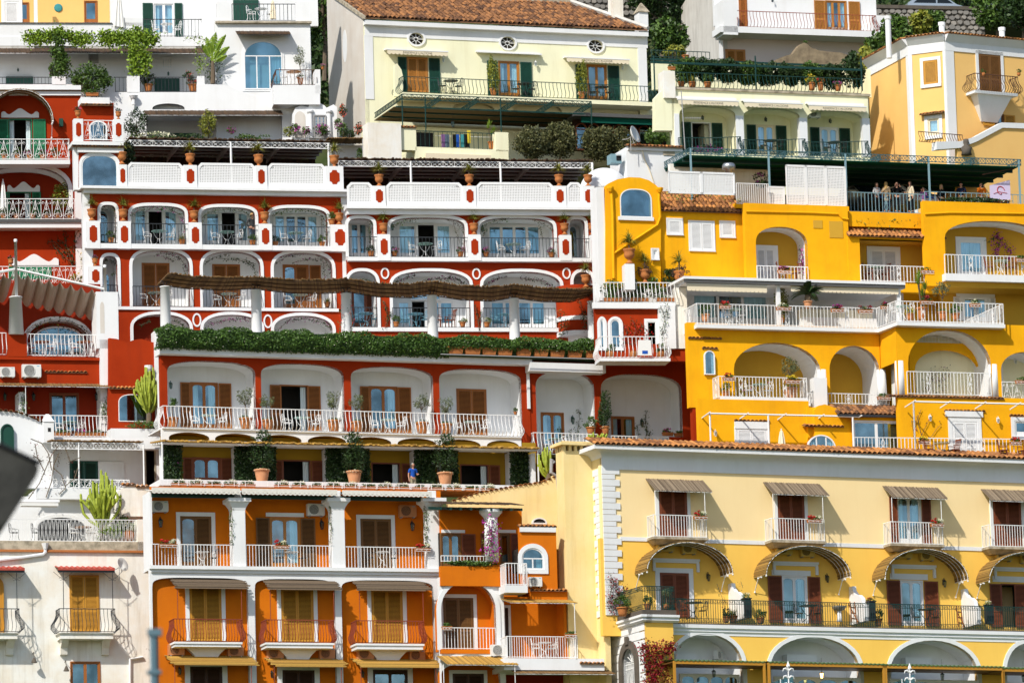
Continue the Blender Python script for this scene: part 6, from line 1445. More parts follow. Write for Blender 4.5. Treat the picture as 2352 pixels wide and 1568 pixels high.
inner=[(362,653),(430,662),(505,665),(580,662),(663,672),(745,673),(800,670),(868,681),(945,683),(990,677),(1060,688),(1130,691),(1176,683),(1245,692),(1310,693),(1352,680)]
oP=[Vector((H.loc(x,y,CD-1.3)[0],CD-1.3,H.loc(x,y,CD-1.3)[1]))for x,y in outer];iP=[Vector((H.loc(x,y,CD+.9)[0],CD+.9,H.loc(x,y,CD+.9)[1]))for x,y in inner]
mb=MB()
for i in range(len(oP)-1):
 r=reedsheet(iP[i],iP[i+1],oP[i],oP[i+1],max(5,int((oP[i+1]-oP[i]).length/.07)),.05,.14);k=len(mb.v);mb.v+=r.v;mb.f+=[tuple(q+k for q in f)for f in r.f]
link('reed_mat',mb.mesh('reed_mat','reed_brown'),o,kind='stuff')
for q in(.04,.35,.65,.96):link('wire',MB().tube([a.lerp(b,q)-Vector((0,0,.05))for a,b in zip(iP,oP)],.03,4).mesh('wire','reed_dark'),o)
vine(H,[[(804,770),(808,740),(803,715),(806,690)],[(778,770),(783,730),(780,700)]],CD-.3,'thin red flowering creeper on the third terrace column',90,.07,.08,'leaf','fl_red',45);vine(H,[[(1350,690),(1362,720),(1372,745),(1388,775)],[(1384,770),(1378,740)]],CD-.32,'bare leafy creeper wound round the last terrace column',80,.07,.08,'leaf_purple')
# ochre floor under the balcony
I=Bld('ochre_ground_floor','shaded ochre walled floor under the white balcony with vine covered piers','house',780,1125,1.2,17.8)
W=I.wall(372,1008,1232,1122,1.2,'ochre_shaded',.25)
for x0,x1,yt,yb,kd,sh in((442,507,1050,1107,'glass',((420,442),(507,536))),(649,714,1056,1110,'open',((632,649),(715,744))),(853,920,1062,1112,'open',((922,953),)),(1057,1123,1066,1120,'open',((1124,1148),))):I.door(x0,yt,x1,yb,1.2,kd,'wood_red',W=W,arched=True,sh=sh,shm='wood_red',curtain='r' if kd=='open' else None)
I.box(368,1107,1200,1121,-1.25,1.2,'white','floor_slab');I.box(1222,1040,1230,1115,-.6,1.2,'white','wall')
o=thing('reed_roof_canopy','long reed roof on white battens below the scalloped balcony front','canopy',I.O,I.yaw)
xa,xb,za,zb=I.rect(372,1014,1240,1021,-1.3)
link('reed_mat',reedsheet((xa,1.1,za+.25),(xb,1.1,za+.25),(xa,-1.3,za),(xb,-1.3,za),260,.07,.12).mesh('reed_mat','reed_gold'),o,kind='stuff')
for q in range(5):link('batten',MB().box(xa,xb,-1.1+q*.5,-1.0+q*.5,za-.1+q*.05,za-.02+q*.05).mesh('batten','metal_white'),o)
for px in(373,1236):x=I.loc(px,1060,-1.1)[0];link('post',MB().tube([(x,-1.1,za),(x,-1.1,za-2.4)],.04,5).mesh('post','metal_white'),o)
vn=['left end','first','second','third','fourth','right end']
for k,(x0,x1,yt,yb)in enumerate(((375,416,1022,1108),(541,630,1024,1108),(750,845,1028,1110),(952,998,1032,1112),(1015,1050,1030,1112),(1172,1213,1036,1120))):
 xm=(x0+x1)/2;I.box(x0+3,yt,x1-3,yb,.1,1.2,'white','pier')
 bush(I,xm,(yt+yb)/2,(x1-x0)/2*1.12,(yb-yt)/2*1.08,.1,f'dark ivy covering the pier of the ochre floor, {vn[k]} of the row',int((x1-x0)*80),.12,'leaf_dark',rd=.4,box=True,flowers='fl_magenta' if k<2 else None,nf=22,fl=.08,group='ivy covered piers',name='ivy_pier',cat='ivy')
for x,n in((602,'left'),(814,'middle'),(1023,'right')):pot(I,x,1108+(x-600)*.016,-.95,'tall',f'tall shrub in a big moulded terracotta pot, {n} of three on the ochre floor',31,'BIGPOT','terracotta_pale',hs=1.0,v=2)
ORD='first second third fourth fifth sixth seventh eighth ninth tenth eleventh twelfth thirteenth fourteenth fifteenth sixteenth seventeenth eighteenth last'.split()
for k in range(19):
 x=392+k*39.5
 if k==5:continue
 y=1116+(x-392)*.0165;fbox(I,x,0,x+35,y+2,-1.45,('white','white','none')[k%3],f'low terracotta trough on the ledge before the ochre floor, {ORD[k]} from the left','troughs along the ledge before the ochre floor',holder=False)
I.rail(385,1108,1140,1120,-1.75,'bars',pitch=.58,r=.02,top=.018)
person(I.w(949,1139,-.6),I.yaw+.25,'grey haired man in a blue polo shirt standing on the ochre floor','c_blue','c_khaki','hair_grey',1.72,('down','bent'),short=True,lean=.03)
# RED HOTEL, two blocks with lattice parapets
rr=lambda a,b:(a+b)/2
def cutrect(B,x0,y0,x1,y1,d,c=.22,q=5):
 """rectangle with notched concave corners, as on the red inserts"""
 xa,xb,za,zb=B.rect(x0,y0,x1,y1,d);c=min(c,(xb-xa)*.28);P=[]
 for cx,cz,a0 in((xa,za,90),(xb,za,180),(xb,zb,270),(xa,zb,0)):P+=[(cx+c*math.cos(R(a0-90*k/q)),cz+c*math.sin(R(a0-90*k/q)))for k in range(q+1)]
 return P
def insert(B,x0,y0,x1,y1,d):B.part('red_inlay',MB().prism(cutrect(B,x0,y0,x1,y1,d),d-.012,d+.01),'red')
def pier(B,x0,y0,x1,y1,d,dep=.5,ins=True,name='parapet_pier'):
 B.box(x0,y0,x1,y1,d,d+dep,'white',name)
 if ins:w=(x1-x0)*.22;h=(y1-y0)*.17;insert(B,x0+w,y0+h,x1-w,y1-h*1.3,d)
def lattice(B,x0,y0,x1,y1,d):
 """white trellis parapet panel with raised frame and scooped top corners"""
 xa,xb,za,zb=B.rect(x0,y0,x1,y1,d);c=.22;f=.13
 out=[(xa,za),(xb,za),(xb,zb-c)]+[(xb-c*math.sin(R(90-18*k))*1,zb-c+c*(1-math.cos(R(90-18*k))))for k in range(5,-1,-1)][0:0]+[(xb-c,zb),(xa+c,zb),(xa,zb-c)]
 inn=[(xa+f,za+.28),(xb-f,za+.28),(xb-f,zb-c-f*.8),(xb-c-f*.5,zb-f),(xa+c+f*.5,zb-f),(xa+f,zb-c-f*.8)]
 fr=B.part('lattice_panel',MB().prism(out,d-.03,d+.03,[inn]),'paint_white');mb=MB();p=.088
 for i in range(int((xb-xa)/p)):x=xa+.06+i*p;mb.box(x-.026,x+.026,d-.008,d+.004,za+.2,zb-(f if xa+c+f<x<xb-c-f else c+f*.6))
 for i in range(int((zb-za)/p)):z=za+.3+i*p;mb.box(xa+.08,xb-.08,d+.004,d+.012,z-.026,z+.026)if z<zb-f else None
 B.part('lattice',mb,'paint_white',fr,kind='stuff')
def redwall(B,x0,y0,x1,y1,d,ops,e,wd,depth=1.5,zb=None):
 W=B.wall(x0,y0,x1,y1,d,'red',.4);res=[]
 for(a,b,yt,ys,yb)in ops:p=W.arch(a,yt,ys,b,yb,e);res.append(B.niche(p,d,depth,'white'));B.archband(a,yt,ys,b,yb,wd,d,e,.06)
 return res
G=Bld('red_hotel_left_block','tall red hotel block with white arches and lattice parapet, left of the two','house',490,800,9,12.6)
N=redwall(G,196,444,800,566,0,((231,266,471,488,560),(301,425,473,494,562),(462,586,476,497,564),(620,752,478,500,566)),3.0,7)
G.archwin(220,482,502,250,560,1.45,W=N[0],curtain='both')
for NW,x0,x1,yt,dk in((N[1],306,410,479,(339,375)),(N[2],471,573,486,(507,543)),(N[3],628,733,492,None)):
 if dk:G.door(x0,yt,dk[0],562,1.5,'glass','paint_white',W=NW,leaves=1,curtain='l',cfrac=.75);G.door(dk[0],yt,dk[1],562,1.5,'open','paint_white',W=NW,curtain=None);G.door(dk[1],yt,x1,562,1.5,'glass','paint_white',W=NW,leaves=1,curtain='r',cfrac=.6)
 else:G.door(x0,yt,x1,566,1.5,'glass','paint_white',W=NW,leaves=4,curtain='both',cfrac=.24)
G.band(196,562,800,573,0,.4,'white','balcony_slab')
N=redwall(G,206,572,800,708,0,((236,270,588,606,703),(304,436,576,612,704),(466,599,578,614,706),(629,764,581,617,708)),2.5,7)
G.archwin(234,626,642,254,703,1.4,W=N[0],gm='glass_deep')
G.door(326,604,390,704,1.5,'shut','wood_orange');G.door(488,607,552,706,1.5,'shut','wood_orange');G.door(650,608,710,708,1.5,'half','wood_orange',W=N[3],arched=True,sh=((711,737),))
G.band(270,706,778,713,0,.1,'white','sill_band')
N=redwall(G,270,712,800,800,0,((306,436,722,752,799),(467,600,723,753,799),(629,764,725,756,799)),2.2,7);G.door(328,753,352,799,1.5,'shut','wood_dark',leaves=1)
for x,y in((452,735),(615,738)):G.surround(oval_pts(*G.loc(x,y),.16,.28),oval_pts(*G.loc(x,y),.24,.37),0,.05,name='oval_trim')
G.box(192,444,208,700,-.04,.5,'white','corner_strip');G.box(786,446,800,700,-.05,.4,'white','corner_strip');G.box(206,560,214,640,-.05,.3,'white','corner_strip')
for x0,x1,y0,y1,in((231,272,512,559),(302,434,514,563),(464,596,517,564),(625,764,521,568)):G.rail(x0,y0,x1,y1,-.25,'belly','iron',pitch=.19,r=.017,A=.1)
for x0,x1,y0,y1 in((236,271,655,703),(305,440,658,705),(466,600,661,707),(629,770,665,709)):G.rail(x0,y0,x1,y1,-.05,'belly','iron',pitch=.19,r=.016,A=.12)
for x0,x1,y0,y1 in((199,230,507,570),(271,301,508,571),(434,464,511,572),(595,625,514,574),(760,804,516,577)):pier(G,x0,y0,x1,y1,-.42)
G.box(186,430,803,436,-.55,.5,'white','cornice');G.box(192,436,800,447,-.3,.5,'white','cornice')
for x0,x1 in((291,422),(453,588),(614,749)):lattice(G,x0,374+(x0-290)*.006,x1,432+(x0-290)*.004,-.2)
for x0,x1 in((272,292),(422,453),(587,614),(748,789)):pier(G,x0,378+(x0-272)*.008,x1,432+(x0-272)*.006,-.3)
pot_u=[(211,507,'first'),(283,508,'second'),(446,511,'third'),(608,514,'fourth'),(779,516,'fifth')]
for x,y,n in pot_u:urn(G,x,y,28,-.2,f'terracotta urn of spiky grass on the upper balcony pier, {n} from the left')
pot(G,762,516,-.15,'bush','low terracotta pot of ivy beside the fifth balcony urn',13)
for x,y,n in((280,378,'left'),(437,382,'second'),(594,384,'third'),(768,386,'right')):urn(G,x,y,30,-.1,f'terracotta urn of spiky grass on the left lattice parapet, {n} one')
urn(G,218,611,18,-.5,'small flowering urn on the red inlaid pier low at the left','flower');pier(G,205,611,235,658,-.7,1)
for x,y,n in((366,562,'first'),(522,564,'second'),(680,566,'third')):dining(G,x,y,.35,f'on the left hotel block upper balcony, {n} bay',gap=26)
for x,y,n in((358,704,'first'),(526,706,'second'),(690,708,'third')):dining(G,x,y,.5,f'on the left hotel block middle balcony, {n} bay',gap=27)
for x,y,k,n in((255,558,'bush','small round bush in a pot behind the narrow left balcony'),(418,562,'grass','small green plant in a pot at the right of the first upper bay'),(580,564,'bush','bushy pot beside the man on the upper balcony'),(632,567,'darkbush','dark round bush in the left of the third upper bay'),(740,567,'bush','leafy bush in the right of the third upper bay'),(752,706,'grass','grassy plant in a pot at the right of the third middle bay')):pot(G,x,y,-.02 if y<600 else .4,k,n,12)
person(G.w(580,566,.1),G.yaw+.5,'man in a dark shirt and grey trousers talking on the phone, upper balcony','c_charcoal','c_jeans','hair_blond',1.80,('hip','phone'),glasses=True)
for L_,d,n,k,m,f in(([[(302,496),(318,483),(350,479),(390,481),(415,494),(422,520),(420,548)]],.02,'first upper arch',240,'leaf_dark','fl_magenta'),([[(464,500),(480,486),(520,482),(560,486),(582,502)],[(466,500),(463,520)]],.02,'second upper arch',220,'leaf_dark',None),([[(624,496),(660,484),(700,484),(735,492),(748,512),(750,545)],[(738,496),(738,520)]],.02,'third upper arch',240,'leaf_dark',None),([[(232,482),(250,476),(262,486),(265,520),(262,545)]],.02,'narrow upper arch',110,'leaf_dark',None),([[(358,584),(390,584),(415,596),(430,618),(432,640)],[(376,592),(400,600)],[(420,616),(428,634)]],.5,'first middle arch',170,'leaf_dark','fl_magenta'),([[(468,608),(490,592),(535,580)],[(500,594),(545,598),(580,606),(590,640)],[(560,596),(585,618)]],.5,'second middle arch',240,'leaf_dark',None),([[(632,606),(660,588),(700,584)],[(670,604),(710,596),(745,596),(760,622),(758,650)],[(742,602),(746,640)]],.5,'third middle arch',220,'leaf_dark','fl_magenta'),([[(240,600),(256,598),(268,610)],[(258,632),(268,625)]],.4,'narrow middle arch',90,'leaf_dark',None),([[(636,760),(660,738),(700,732),(745,742),(762,760)]],.2,'third lowest arch',200,'leaf_dark','fl_magenta'),([[(320,748),(345,738)],[(400,735),(425,750)]],.2,'first lowest arch',100,'leaf_dark',None),([[(480,745),(520,735),(560,732),(590,748)]],.2,'second lowest arch',140,'leaf_dark','fl_magenta')):vine(G,L_,d,f'flowering creeper trained inside the {n} of the left hotel block',k,.06,.085,m,f,60 if f else 0)
PW=G.wallp([(180,432),(180,350),(282,350),(282,432)],-.1,'red',.4);G.archwin(187,356,384,270,430,-.1,W=PW,e=2.6,gm='glass',frame=.06,curtain=None)
G.surround(G.arch(187,356,384,270,430,-.1,2.6),G.arch(181,350,384,276,436,-.1,2.6),-.1,.05);G.band(178,338,284,350,-.1,.2);G.box(170,338,182,436,-.1,.4,'white','corner_strip');G.eave(166,332,284,338,-.35,slope=.2)
G.box(166,325,284,333,-.5,1.2,'white','terrace_slab');pier(G,170,273,191,325,-.45);pier(G,261,274,284,325,-.45);G.rail(191,277,261,323,-.3,'scroll',pitch=.2,r=.016)
urn(G,179,273,19,-.25,'flowering terracotta urn on the left pier of the little scrolled terrace','flower');urn(G,272,274,18,-.25,'flowering terracotta urn on the right pier of the little scrolled terrace','flower')
PB=G.wall(186,236,262,330,2.2,'red',.3);G.archwin(205,278,292,246,322,2.15,gm='glass');G.eave(186,238,258,243,1.9);G.box(186,224,252,238,1.9,3,'white','parapet')
def terrace_pergola(B,x0,x1,y0,h,d0,d1,posts,label,yb):
 o=thing('terrace_pergola',label,'pergola',B.O,B.yaw,'reed roofed terrace pergolas');xa,z=B.loc(x0,y0,d0);xb=B.loc(x1,y0,d0)[0];z=B.loc(rr(x0,x1),y0,d0)[1]
 truss(o,(xa,d0,z),(xb,d0,z),h/45.0,'metal_white',n=int((x1-x0)/26))
 link('reed_mat',reedsheet((xa,d1,z+.1),(xb,d1,z+.1),(xa,d0-.1,z+.1),(xb,d0-.1,z+.1),int((xb-xa)/.1),.06,.15).mesh('reed_mat','reed_dark'),o,kind='stuff')
 link('hanging_mat',reedsheet((xa,d1,z),(xb,d1,z),(xa,d1,z-2.2),(xb,d1,z-2.2),int((xb-xa)/.06),.05,.1).mesh('hanging_mat','reed_dark'),o,kind='stuff')
 for q in range(5):y=d0+(d1-d0)*(q+.6)/5;link('batten',MB().box(xa,xb,y,y+.08,z-.05,z+.05).mesh('batten','grey_metal'),o)
 for q in range(1,4):x=xa+(xb-xa)*q/4;truss(o,(x,d0,z),(x+.01,d1,z+.02),.3,'grey_metal',8,name='rafter')
 for px in posts:x=B.loc(px,y0,d0)[0];link('post',MB().tube([(x,d0,z),(x,d0,z-2.6)],.06,6).mesh('post','metal_white'),o)
terrace_pergola(G,296,758,326,13,1.6,6,(300,530,754),'white lattice beam pergola with dark reed roof behind the left parapet',380)
bush(G,296,350,16,34,.9,'dark climbing plant at the left end of the roof pergola',700,.13,'leaf_dark')
# right block
G2=Bld('red_hotel_right_block','lower red hotel block with white arches and lattice parapet, right of the two','house',1090,800,10.5,10.5)
N=redwall(G2,800,490,1372,594,0,((800,858,502,520,590),(896,1068,500,524,591),(1102,1272,501,525,592),(1309,1344,504,520,593)),3.0,7,1.6)
G2.door(803,511,846,591,1.6,'glass','paint_white',W=N[0],leaves=2,curtain='both',gm='glass_deep')
G2.door(913,514,958,591,1.6,'glass','paint_white',W=N[1],leaves=1,curtain='l',cfrac=.8);G2.door(958,514,1000,591,1.6,'open','paint_white',W=N[1],curtain=None);G2.door(1000,514,1038,591,1.6,'glass','paint_white',W=N[1],leaves=1,curtain='both',cfrac=.5)
G2.door(1120,516,1243,592,1.6,'glass','paint_white',W=N[2],leaves=4,curtain='both',cfrac=.3,gm='glass_deep');G2.archwin(1306,518,532,1327,592,1.55,W=N[3],gm='glass_deep',curtain='l')
G2.band(800,591,1372,600,0,.35,'white','balcony_slab')
N=redwall(G2,800,598,1390,800,0,((800,866,623,652,752),(902,1080,623,654,753),(1110,1288,624,656,754),(1318,1362,625,650,755)),2.4,7,1.7)
G2.door(808,655,872,752,1.7,'half','wood_red',W=N[0],curtain=None,gm='glass_deep')
for q,x0,x1,dk in((1,912,1043,(944,978)),(2,1125,1255,None)):
 if dk:G2.door(x0,690,dk[0],752,1.7,'glass','paint_white',W=N[q],leaves=1,curtain='both',cfrac=.5);G2.door(dk[0],690,dk[1],752,1.7,'open','paint_white',W=N[q],curtain=None);G2.door(dk[1],690,x1,752,1.7,'glass','paint_white',W=N[q],leaves=2,curtain='both',gm='glass_deep')
 else:G2.door(x0,690,x1,754,1.7,'glass','paint_white',W=N[q],leaves=4,curtain='both',gm='glass_deep')
 G2.archwin(x0+30,668,688,x1-30,690,1.66,fan=5)
G2.band(800,752,1296,761,0,.12,'white','sill_band')
for x,y,r in((884,628,1),(1094,629,1),(1301,628,1),(1292,702,.7)):G2.surround(oval_pts(*G2.loc(x,y),.15*r,.22*r),oval_pts(*G2.loc(x,y),.23*r,.31*r),0,.05,name='oval_trim')
for x0,x1,y0,y1 in((803,868,544,591),(897,1076,545,592),(1106,1286,547,593),(1313,1356,548,594)):G2.rail(x0,y0,x1,y1,-.2,'belly','iron',pitch=.19,r=.017,A=.1)
for x0,x1,y0,y1 in((806,866,706,752),(902,1080,707,753),(1110,1276,708,754)):G2.rail(x0,y0,x1,y1,-.05,'bars','iron',pitch=.19,r=.016)
for x0,x1 in((868,897),(1076,1105),(1286,1313),(1356,1369)):pier(G2,x0,538+(x0-868)*.004,x1,598,-.38)
G2.box(796,474,1376,480,-.5,.5,'white','cornice');G2.box(798,480,1374,493,-.28,.5,'white','cornice')
for x0,x1 in((797,857),(887,1064),(1094,1272),(1301,1338)):lattice(G2,x0,419,x1,476,-.2)
for x0,x1 in((857,886),(1065,1094),(1272,1301),(1338,1366)):pier(G2,x0,427,x1,476,-.28)
for x,n in((871,'first'),(1078,'second'),(1284,'third'),(1351,'fourth')):urn(G2,x,428,28,-.1,f'terracotta urn of spiky grass on the right lattice parapet, {n} from the left')
for x,n in((881,'first'),(1089,'second'),(1297,'third'),(1361,'fourth')):urn(G2,x,539,27,-.15,f'terracotta urn of spiky grass on the right block balcony pier, {n} from left')
urn(G2,1346,660,30,-1.2,'terracotta urn of spiky grass on top of the curved red stair turret')
for x,y,k,n in((852,589,'darkbush','dark bushy plant at the right of the narrow blue window'),(906,590,'pink','pink flowers at the left of the wide blue windowed bay'),(1058,590,'pink','pink flowers at the right of the wide blue windowed bay'),(1116,591,'pink','pink flowers in a low pot at the left of the second wide bay'),(1267,592,'magenta','magenta flowers at the right of the second wide bay'),(910,751,'bush','pot of pale flowering plant left inside the dark balcony'),(1063,751,'white','white flowering plant in a pot beside the wooden chairs'),(1118,752,'white','white flowering shrub in a pot at the right lower balcony')):pot(G2,x,y,-.02,k,n,12)
for x,y,n in((977,591,'first'),(1180,592,'second')):dining(G2,x,y,.35,f'on the right hotel block upper balcony, {n} bay',gap=28)
for x,y,n in((842,751,'first'),(955,752,'second'),(1160,753,'third')):dining(G2,x,y,.4,f'on the right block lower balcony, {n} bay','wicker_blue','wicker_blue','pale blue',22)
woodset(G2,1020,752,.4,'on the right block lower balcony',16,table=False)
for L_,d,n,k,f in(([[(900,520),(930,508),(955,506)]],.02,'first wide upper arch',90,None),([[(1025,506),(1050,514),(1066,540),(1062,580)],[(1040,512),(1056,560)]],.3,'first wide upper arch, right side',70,None),([[(1105,535),(1112,516),(1140,508),(1165,504)],[(1108,545),(1116,525)]],.02,'second wide upper arch',130,None),([[(1222,506),(1250,516),(1268,530)],[(1240,520),(1246,550)]],.02,'second wide upper arch, right side',80,None),([[(846,508),(858,520),(864,550),(860,575)],[(848,522),(850,560)]],.1,'narrow upper arch',170,None),([[(905,650),(935,636),(955,632)],[(975,645),(1015,640),(1050,640),(1075,660)],[(1030,636),(1060,648)]],.6,'first wide lower arch',260,'fl_magenta'),([[(1112,655),(1140,640),(1165,636)],[(1195,640),(1240,645),(1280,665)],[(1200,660),(1240,668)]],.6,'second wide lower arch',260,'fl_magenta'),([[(835,642),(855,650),(862,670)],[(862,700),(866,730)]],.3,'narrow lower arch',110,None),([[(884,755),(890,720),(880,690)],[(888,748),(896,715)]],-.05,'first red pier',150,None),([[(1100,760),(1096,725),(1090,700)],[(1098,745),(1106,715)]],-.05,'second red pier',130,None)):vine(G2,L_,d,f'creeper trained on the {n} of the right hotel block',k,.06,.085,'leaf_dark',f,90 if f else 0)
for x,y in((900,524),(1107,528)):lantern(G2,x,y,.9,'green_dark',19)
terrace_pergola(G2,777,1362,372,13,2.2,7,(943,1149,1360),'white lattice beam pergola with dark reed roof behind the right parapet',420)
x,zt=G2.loc(1322,655,-.6);zb=G2.loc(1322,790,-.6)[1];H_=zt-zb
for r,z0,z1,m in((1.10,.22,.40,'red'),(1.15,.40,.47,'white'),(1.1,.47,1.0,'red'),(1.16,.14,.22,'white')):G2.part('stair_turret',MB().lathe([(.01,zb+H_*z0),(r,zb+H_*z0),(r,zb+H_*z1),(.01,zb+H_*z1)],(x+.15,.2,0),28,math.pi,2*math.pi),m,smooth=False)
G2.part('stair_turret',MB().lathe([(.75,zb),(.75,zb+H_*.15)],(x+.3,.3,0),20,math.pi,2*math.pi),'white')
vine(G2,[[(1285,775),(1290,740),(1284,715)],[(1292,770),(1298,735)]],-1.0,'leafy shrub growing at the foot of the curved stair turret',240,.14,.09,'leaf','fl_white',30);vine(G2,[[(1330,690),(1338,720),(1344,760)],[(1345,700),(1342,730)]],-1.1,'creeper hanging down the curved stair turret',160,.09,.09,'leaf_dark')
G2.box(1366,470,1392,690,-.35,1,'white','wall')
AX=-5.4
W=G2.wall(1368,700,1578,829,AX,'red',.4);G2.band(1362,694,1552,708,AX,.25,'white','cornice')
for a in((1378,733,745,1388,800),(1402,733,746,1425,800)):G2.archwin(*a,AX,W=W,gm='glass_deep');G2.surround(G2.arch(*a,AX),G2.arch(a[0]-6,a[1]-6,a[2],a[3]+6,a[4]+5,AX),AX,.06)
G2.door(1486,738,1508,790,AX,'open','paint_white',W=W,sur=6,curtain=None);G2.box(1514,700,1552,800,AX-.3,AX,'white','pilaster');G2.box(1552,660,1579,800,AX-.1,AX+.5,'white_old','wall')
G2.rail(1380,773,1534,822,AX-1.3,'belly',ret=1.3,pitch=.21,r=.02);G2.box(1378,822,1540,829,AX-1.4,AX,'white','balcony_slab')
G2.rail(1367,649,1558,696,AX-.2,'belly',pitch=.2,r=.02,A=.2)
for x,n in((1402,'first'),(1450,'second'),(1500,'third')):bush(G2,x,662,33,24,AX+.5,f'leafy oleander behind the white belly railing, {n} from the left',650,.13,'leaf',spread=.4)
for x,n in((1408,'first'),(1468,'second'),(1528,'third')):fbox(G2,x-22,0,x+22,693,AX+.3,'none',f'long terracotta trough behind the white belly railing, {n}',holder=False)
vine(G2,[[(1430,790),(1440,760),(1434,745)],[(1450,790),(1460,755),(1452,735)],[(1462,780),(1475,752),(1470,740)],[(1486,775),(1490,755)]],AX,'red flowering climber on the annex wall between the arch and window',240,.13,.09,'leaf_dark','fl_red',170);vine(G2,[[(1516,702),(1526,730),(1520,760),(1526,790)],[(1532,700),(1528,725)]],AX-.32,'green creeper hanging down the white annex pilaster',200,.1,.08,'leaf')
for x,k,n in((1402,'bush','pale pot of plants at the left of the annex balcony'),(1455,'none','ochre jar on the annex balcony'),(1518,'bush','rounded ochre jar at the right of the annex balcony')):pot(G2,x,822,AX-.7,k,n,17,'BELLY')
o=thing('hanging_towel','white towel with a blue mark hung on the annex railing','towel',G2.w(1481,812,AX-1.5),G2.yaw);link('cloth',MB().hexa([(-.38,-.03,-.1),(.38,-.03,-.1),(.38,0,-.1),(-.38,0,-.1),(-.34,-.03,.72),(.34,-.03,.72),(.34,0,.72),(-.34,0,.72)]).mesh('cloth','cloth_white'),o);link('print',MB().box(-.14,.16,-.036,-.031,-.02,.16).mesh('print','c_blue'),o)
for x,y,d,n in((1446,606,AX-.1,'tall stone pier before the yellow wall'),):G2.box(1436,606,1458,665,d-.3,d+.5,'white','pier');urn(G2,x,y,36,d,f'large terracotta urn of spiky grass on the {n}')
urn(G2,1482,650,32,AX+.3,'urn draped in purple trailing plant with spiky grass, left one','trailing');urn(G2,1561,655,34,AX+.2,'urn draped in purple trailing plant with spiky grass, right one','trailing')
bush(G2,1537,636,22,24,AX+1,'dark feathery shrub between the two purple draped urns',700,.12,'leaf_dark')
G.back(200,440,800,800,3.3,8,'red');G2.back(800,480,1380,800,3.5,8,'red');G2.back(1372,640,1600,800,2.5,6,'white')
# RED HOUSE AT THE LEFT EDGE
F=Bld('red_house_green_shutters','red house with green shutters and scrolled white railings at the left edge','house',90,620,14,8.4)
W=F.wall(-60,215,187,372,0,'red',.4);F.box(-60,196,186,206,-.3,.5,'white','parapet');F.band(-60,208,186,219,0,.12,'white','cornice');F.eave(-60,203,187,209,-.1)
def ornate(B,xc,w,y0,y1,d):
 """white plaster crest with a central hump and two scrolls"""
 x,zb=B.loc(xc,y1,d);H=(y1-y0)/45.0;w=w/45.0;P=[(x-w,zb),(x+w,zb)]
 for k in range(21):
  t=1-2*k/20;P.append((x+w*t,zb+H*(.42+.58*math.exp(-(t/.33)**2)+.28*math.exp(-((abs(t)-.86)/.13)**2)-.12*math.exp(-((abs(t)-.6)/.15)**2))))
 B.part('crest',MB().prism(P,d-.1,d+.02),'white')
F.door(20,273,74,370,0,'open','green_bright',W=W,sh=((-8,19),(76,105)),shm='green_bright',curtain='both');ornate(F,46,46,248,271,0)
barrel_awning(F,42,80,216,286,0,'arched brown reed canopy over the upper green shuttered door',1.3,'reed_brown',ribs=3)
F.box(136,272,145,290,-.25,0,'green_dark','wall_lamp')
F.rail(-60,320,159,366,-1.0,'scroll',pitch=.2,r=.018,ret=1);F.box(-60,367,161,377,-1.1,.1,'white','balcony_slab')
for k,x in enumerate((10,40,68,98,128)):pot(F,x,366,-.6,('bush','bush','pink','pink','bush')[k],f'terracotta pot behind the upper scrolled railing, {["first", "second", "third", "fourth", "fifth"][k]} from the left',12)
W=F.wall(-60,372,187,515,0,'red',.4);p=W.arch(-70+16,383,440,158,508,2.4);NW=F.niche(p,0,1.6,'white','red_dark');F.archband(-54,383,440,158,508,9,0,2.4)
F.door(20,440,71,505,1.6,'open','green_bright',W=NW,sh=((-8,19),(74,94)),shm='green_bright',curtain='r');ornate(F,54,40,416,441,1.6)
parasol(F,8,407,500,-.2,'folded white parasol on the lower scrolled balcony at the left edge','cloth_white')
bush(F,140,450,30,30,.4,'yellowish green potted tree on the lower scrolled balcony',900,.12,'leaf_yellow',name='potted_tree')
F.rail(-60,457,171,504,-.9,'scroll',pitch=.2,r=.018);F.box(-60,504,187,510,-1.0,.1,'slate','balcony_slab');F.box(-60,510,187,523,-.9,.1,'white','balcony_slab')
for k,x in enumerate((8,38,76,108,134,160)):pot(F,x,503,-.55,('bush','darkbush')[k%2],f'terracotta pot behind the lower scrolled railing, {["first", "second", "third", "fourth", "fifth", "sixth"][k]} from the left',12)
W=F.wall(-60,520,180,700,0,'red',.4);F.box(173,370,197,680,-.05,.5,'white','corner_strip')
vine(F,[[(165,612),(158,580),(150,556),(152,530),(158,522)],[(158,585),(140,572),(125,556),(110,556)],[(150,560),(130,550)],[(160,600),(140,585),(122,565)],[(165,610),(168,575),(172,545),(183,522)]],0,'branching climber on the plain red wall at the left',420,.1,.10,'leaf_dark');vine(F,[[(192,620),(190,590),(192,570)],[(196,615),(194,600)]],-.1,'yellow green creeper on the white corner strip',130,.09,.08,'leaf_yellow','fl_yellow',15)
ornate(F,78,60,582,610,0);F.box(20,606,118,640,-.05,.02,'green_bright','door')
F.rail(-60,612,203,654,-.9,'scroll',pitch=.2,r=.018);urn(F,25,612,18,-1.0,'low flowering urn on the left scrolled terrace rail','flower')
bush(F,178,640,18,14,-.3,'yellow flowering shrub behind the scrolled terrace rail',260,.1,'leaf_yellow',flowers='fl_yellow',nf=20)
F.back(-60,215,187,700,3,8,'red')
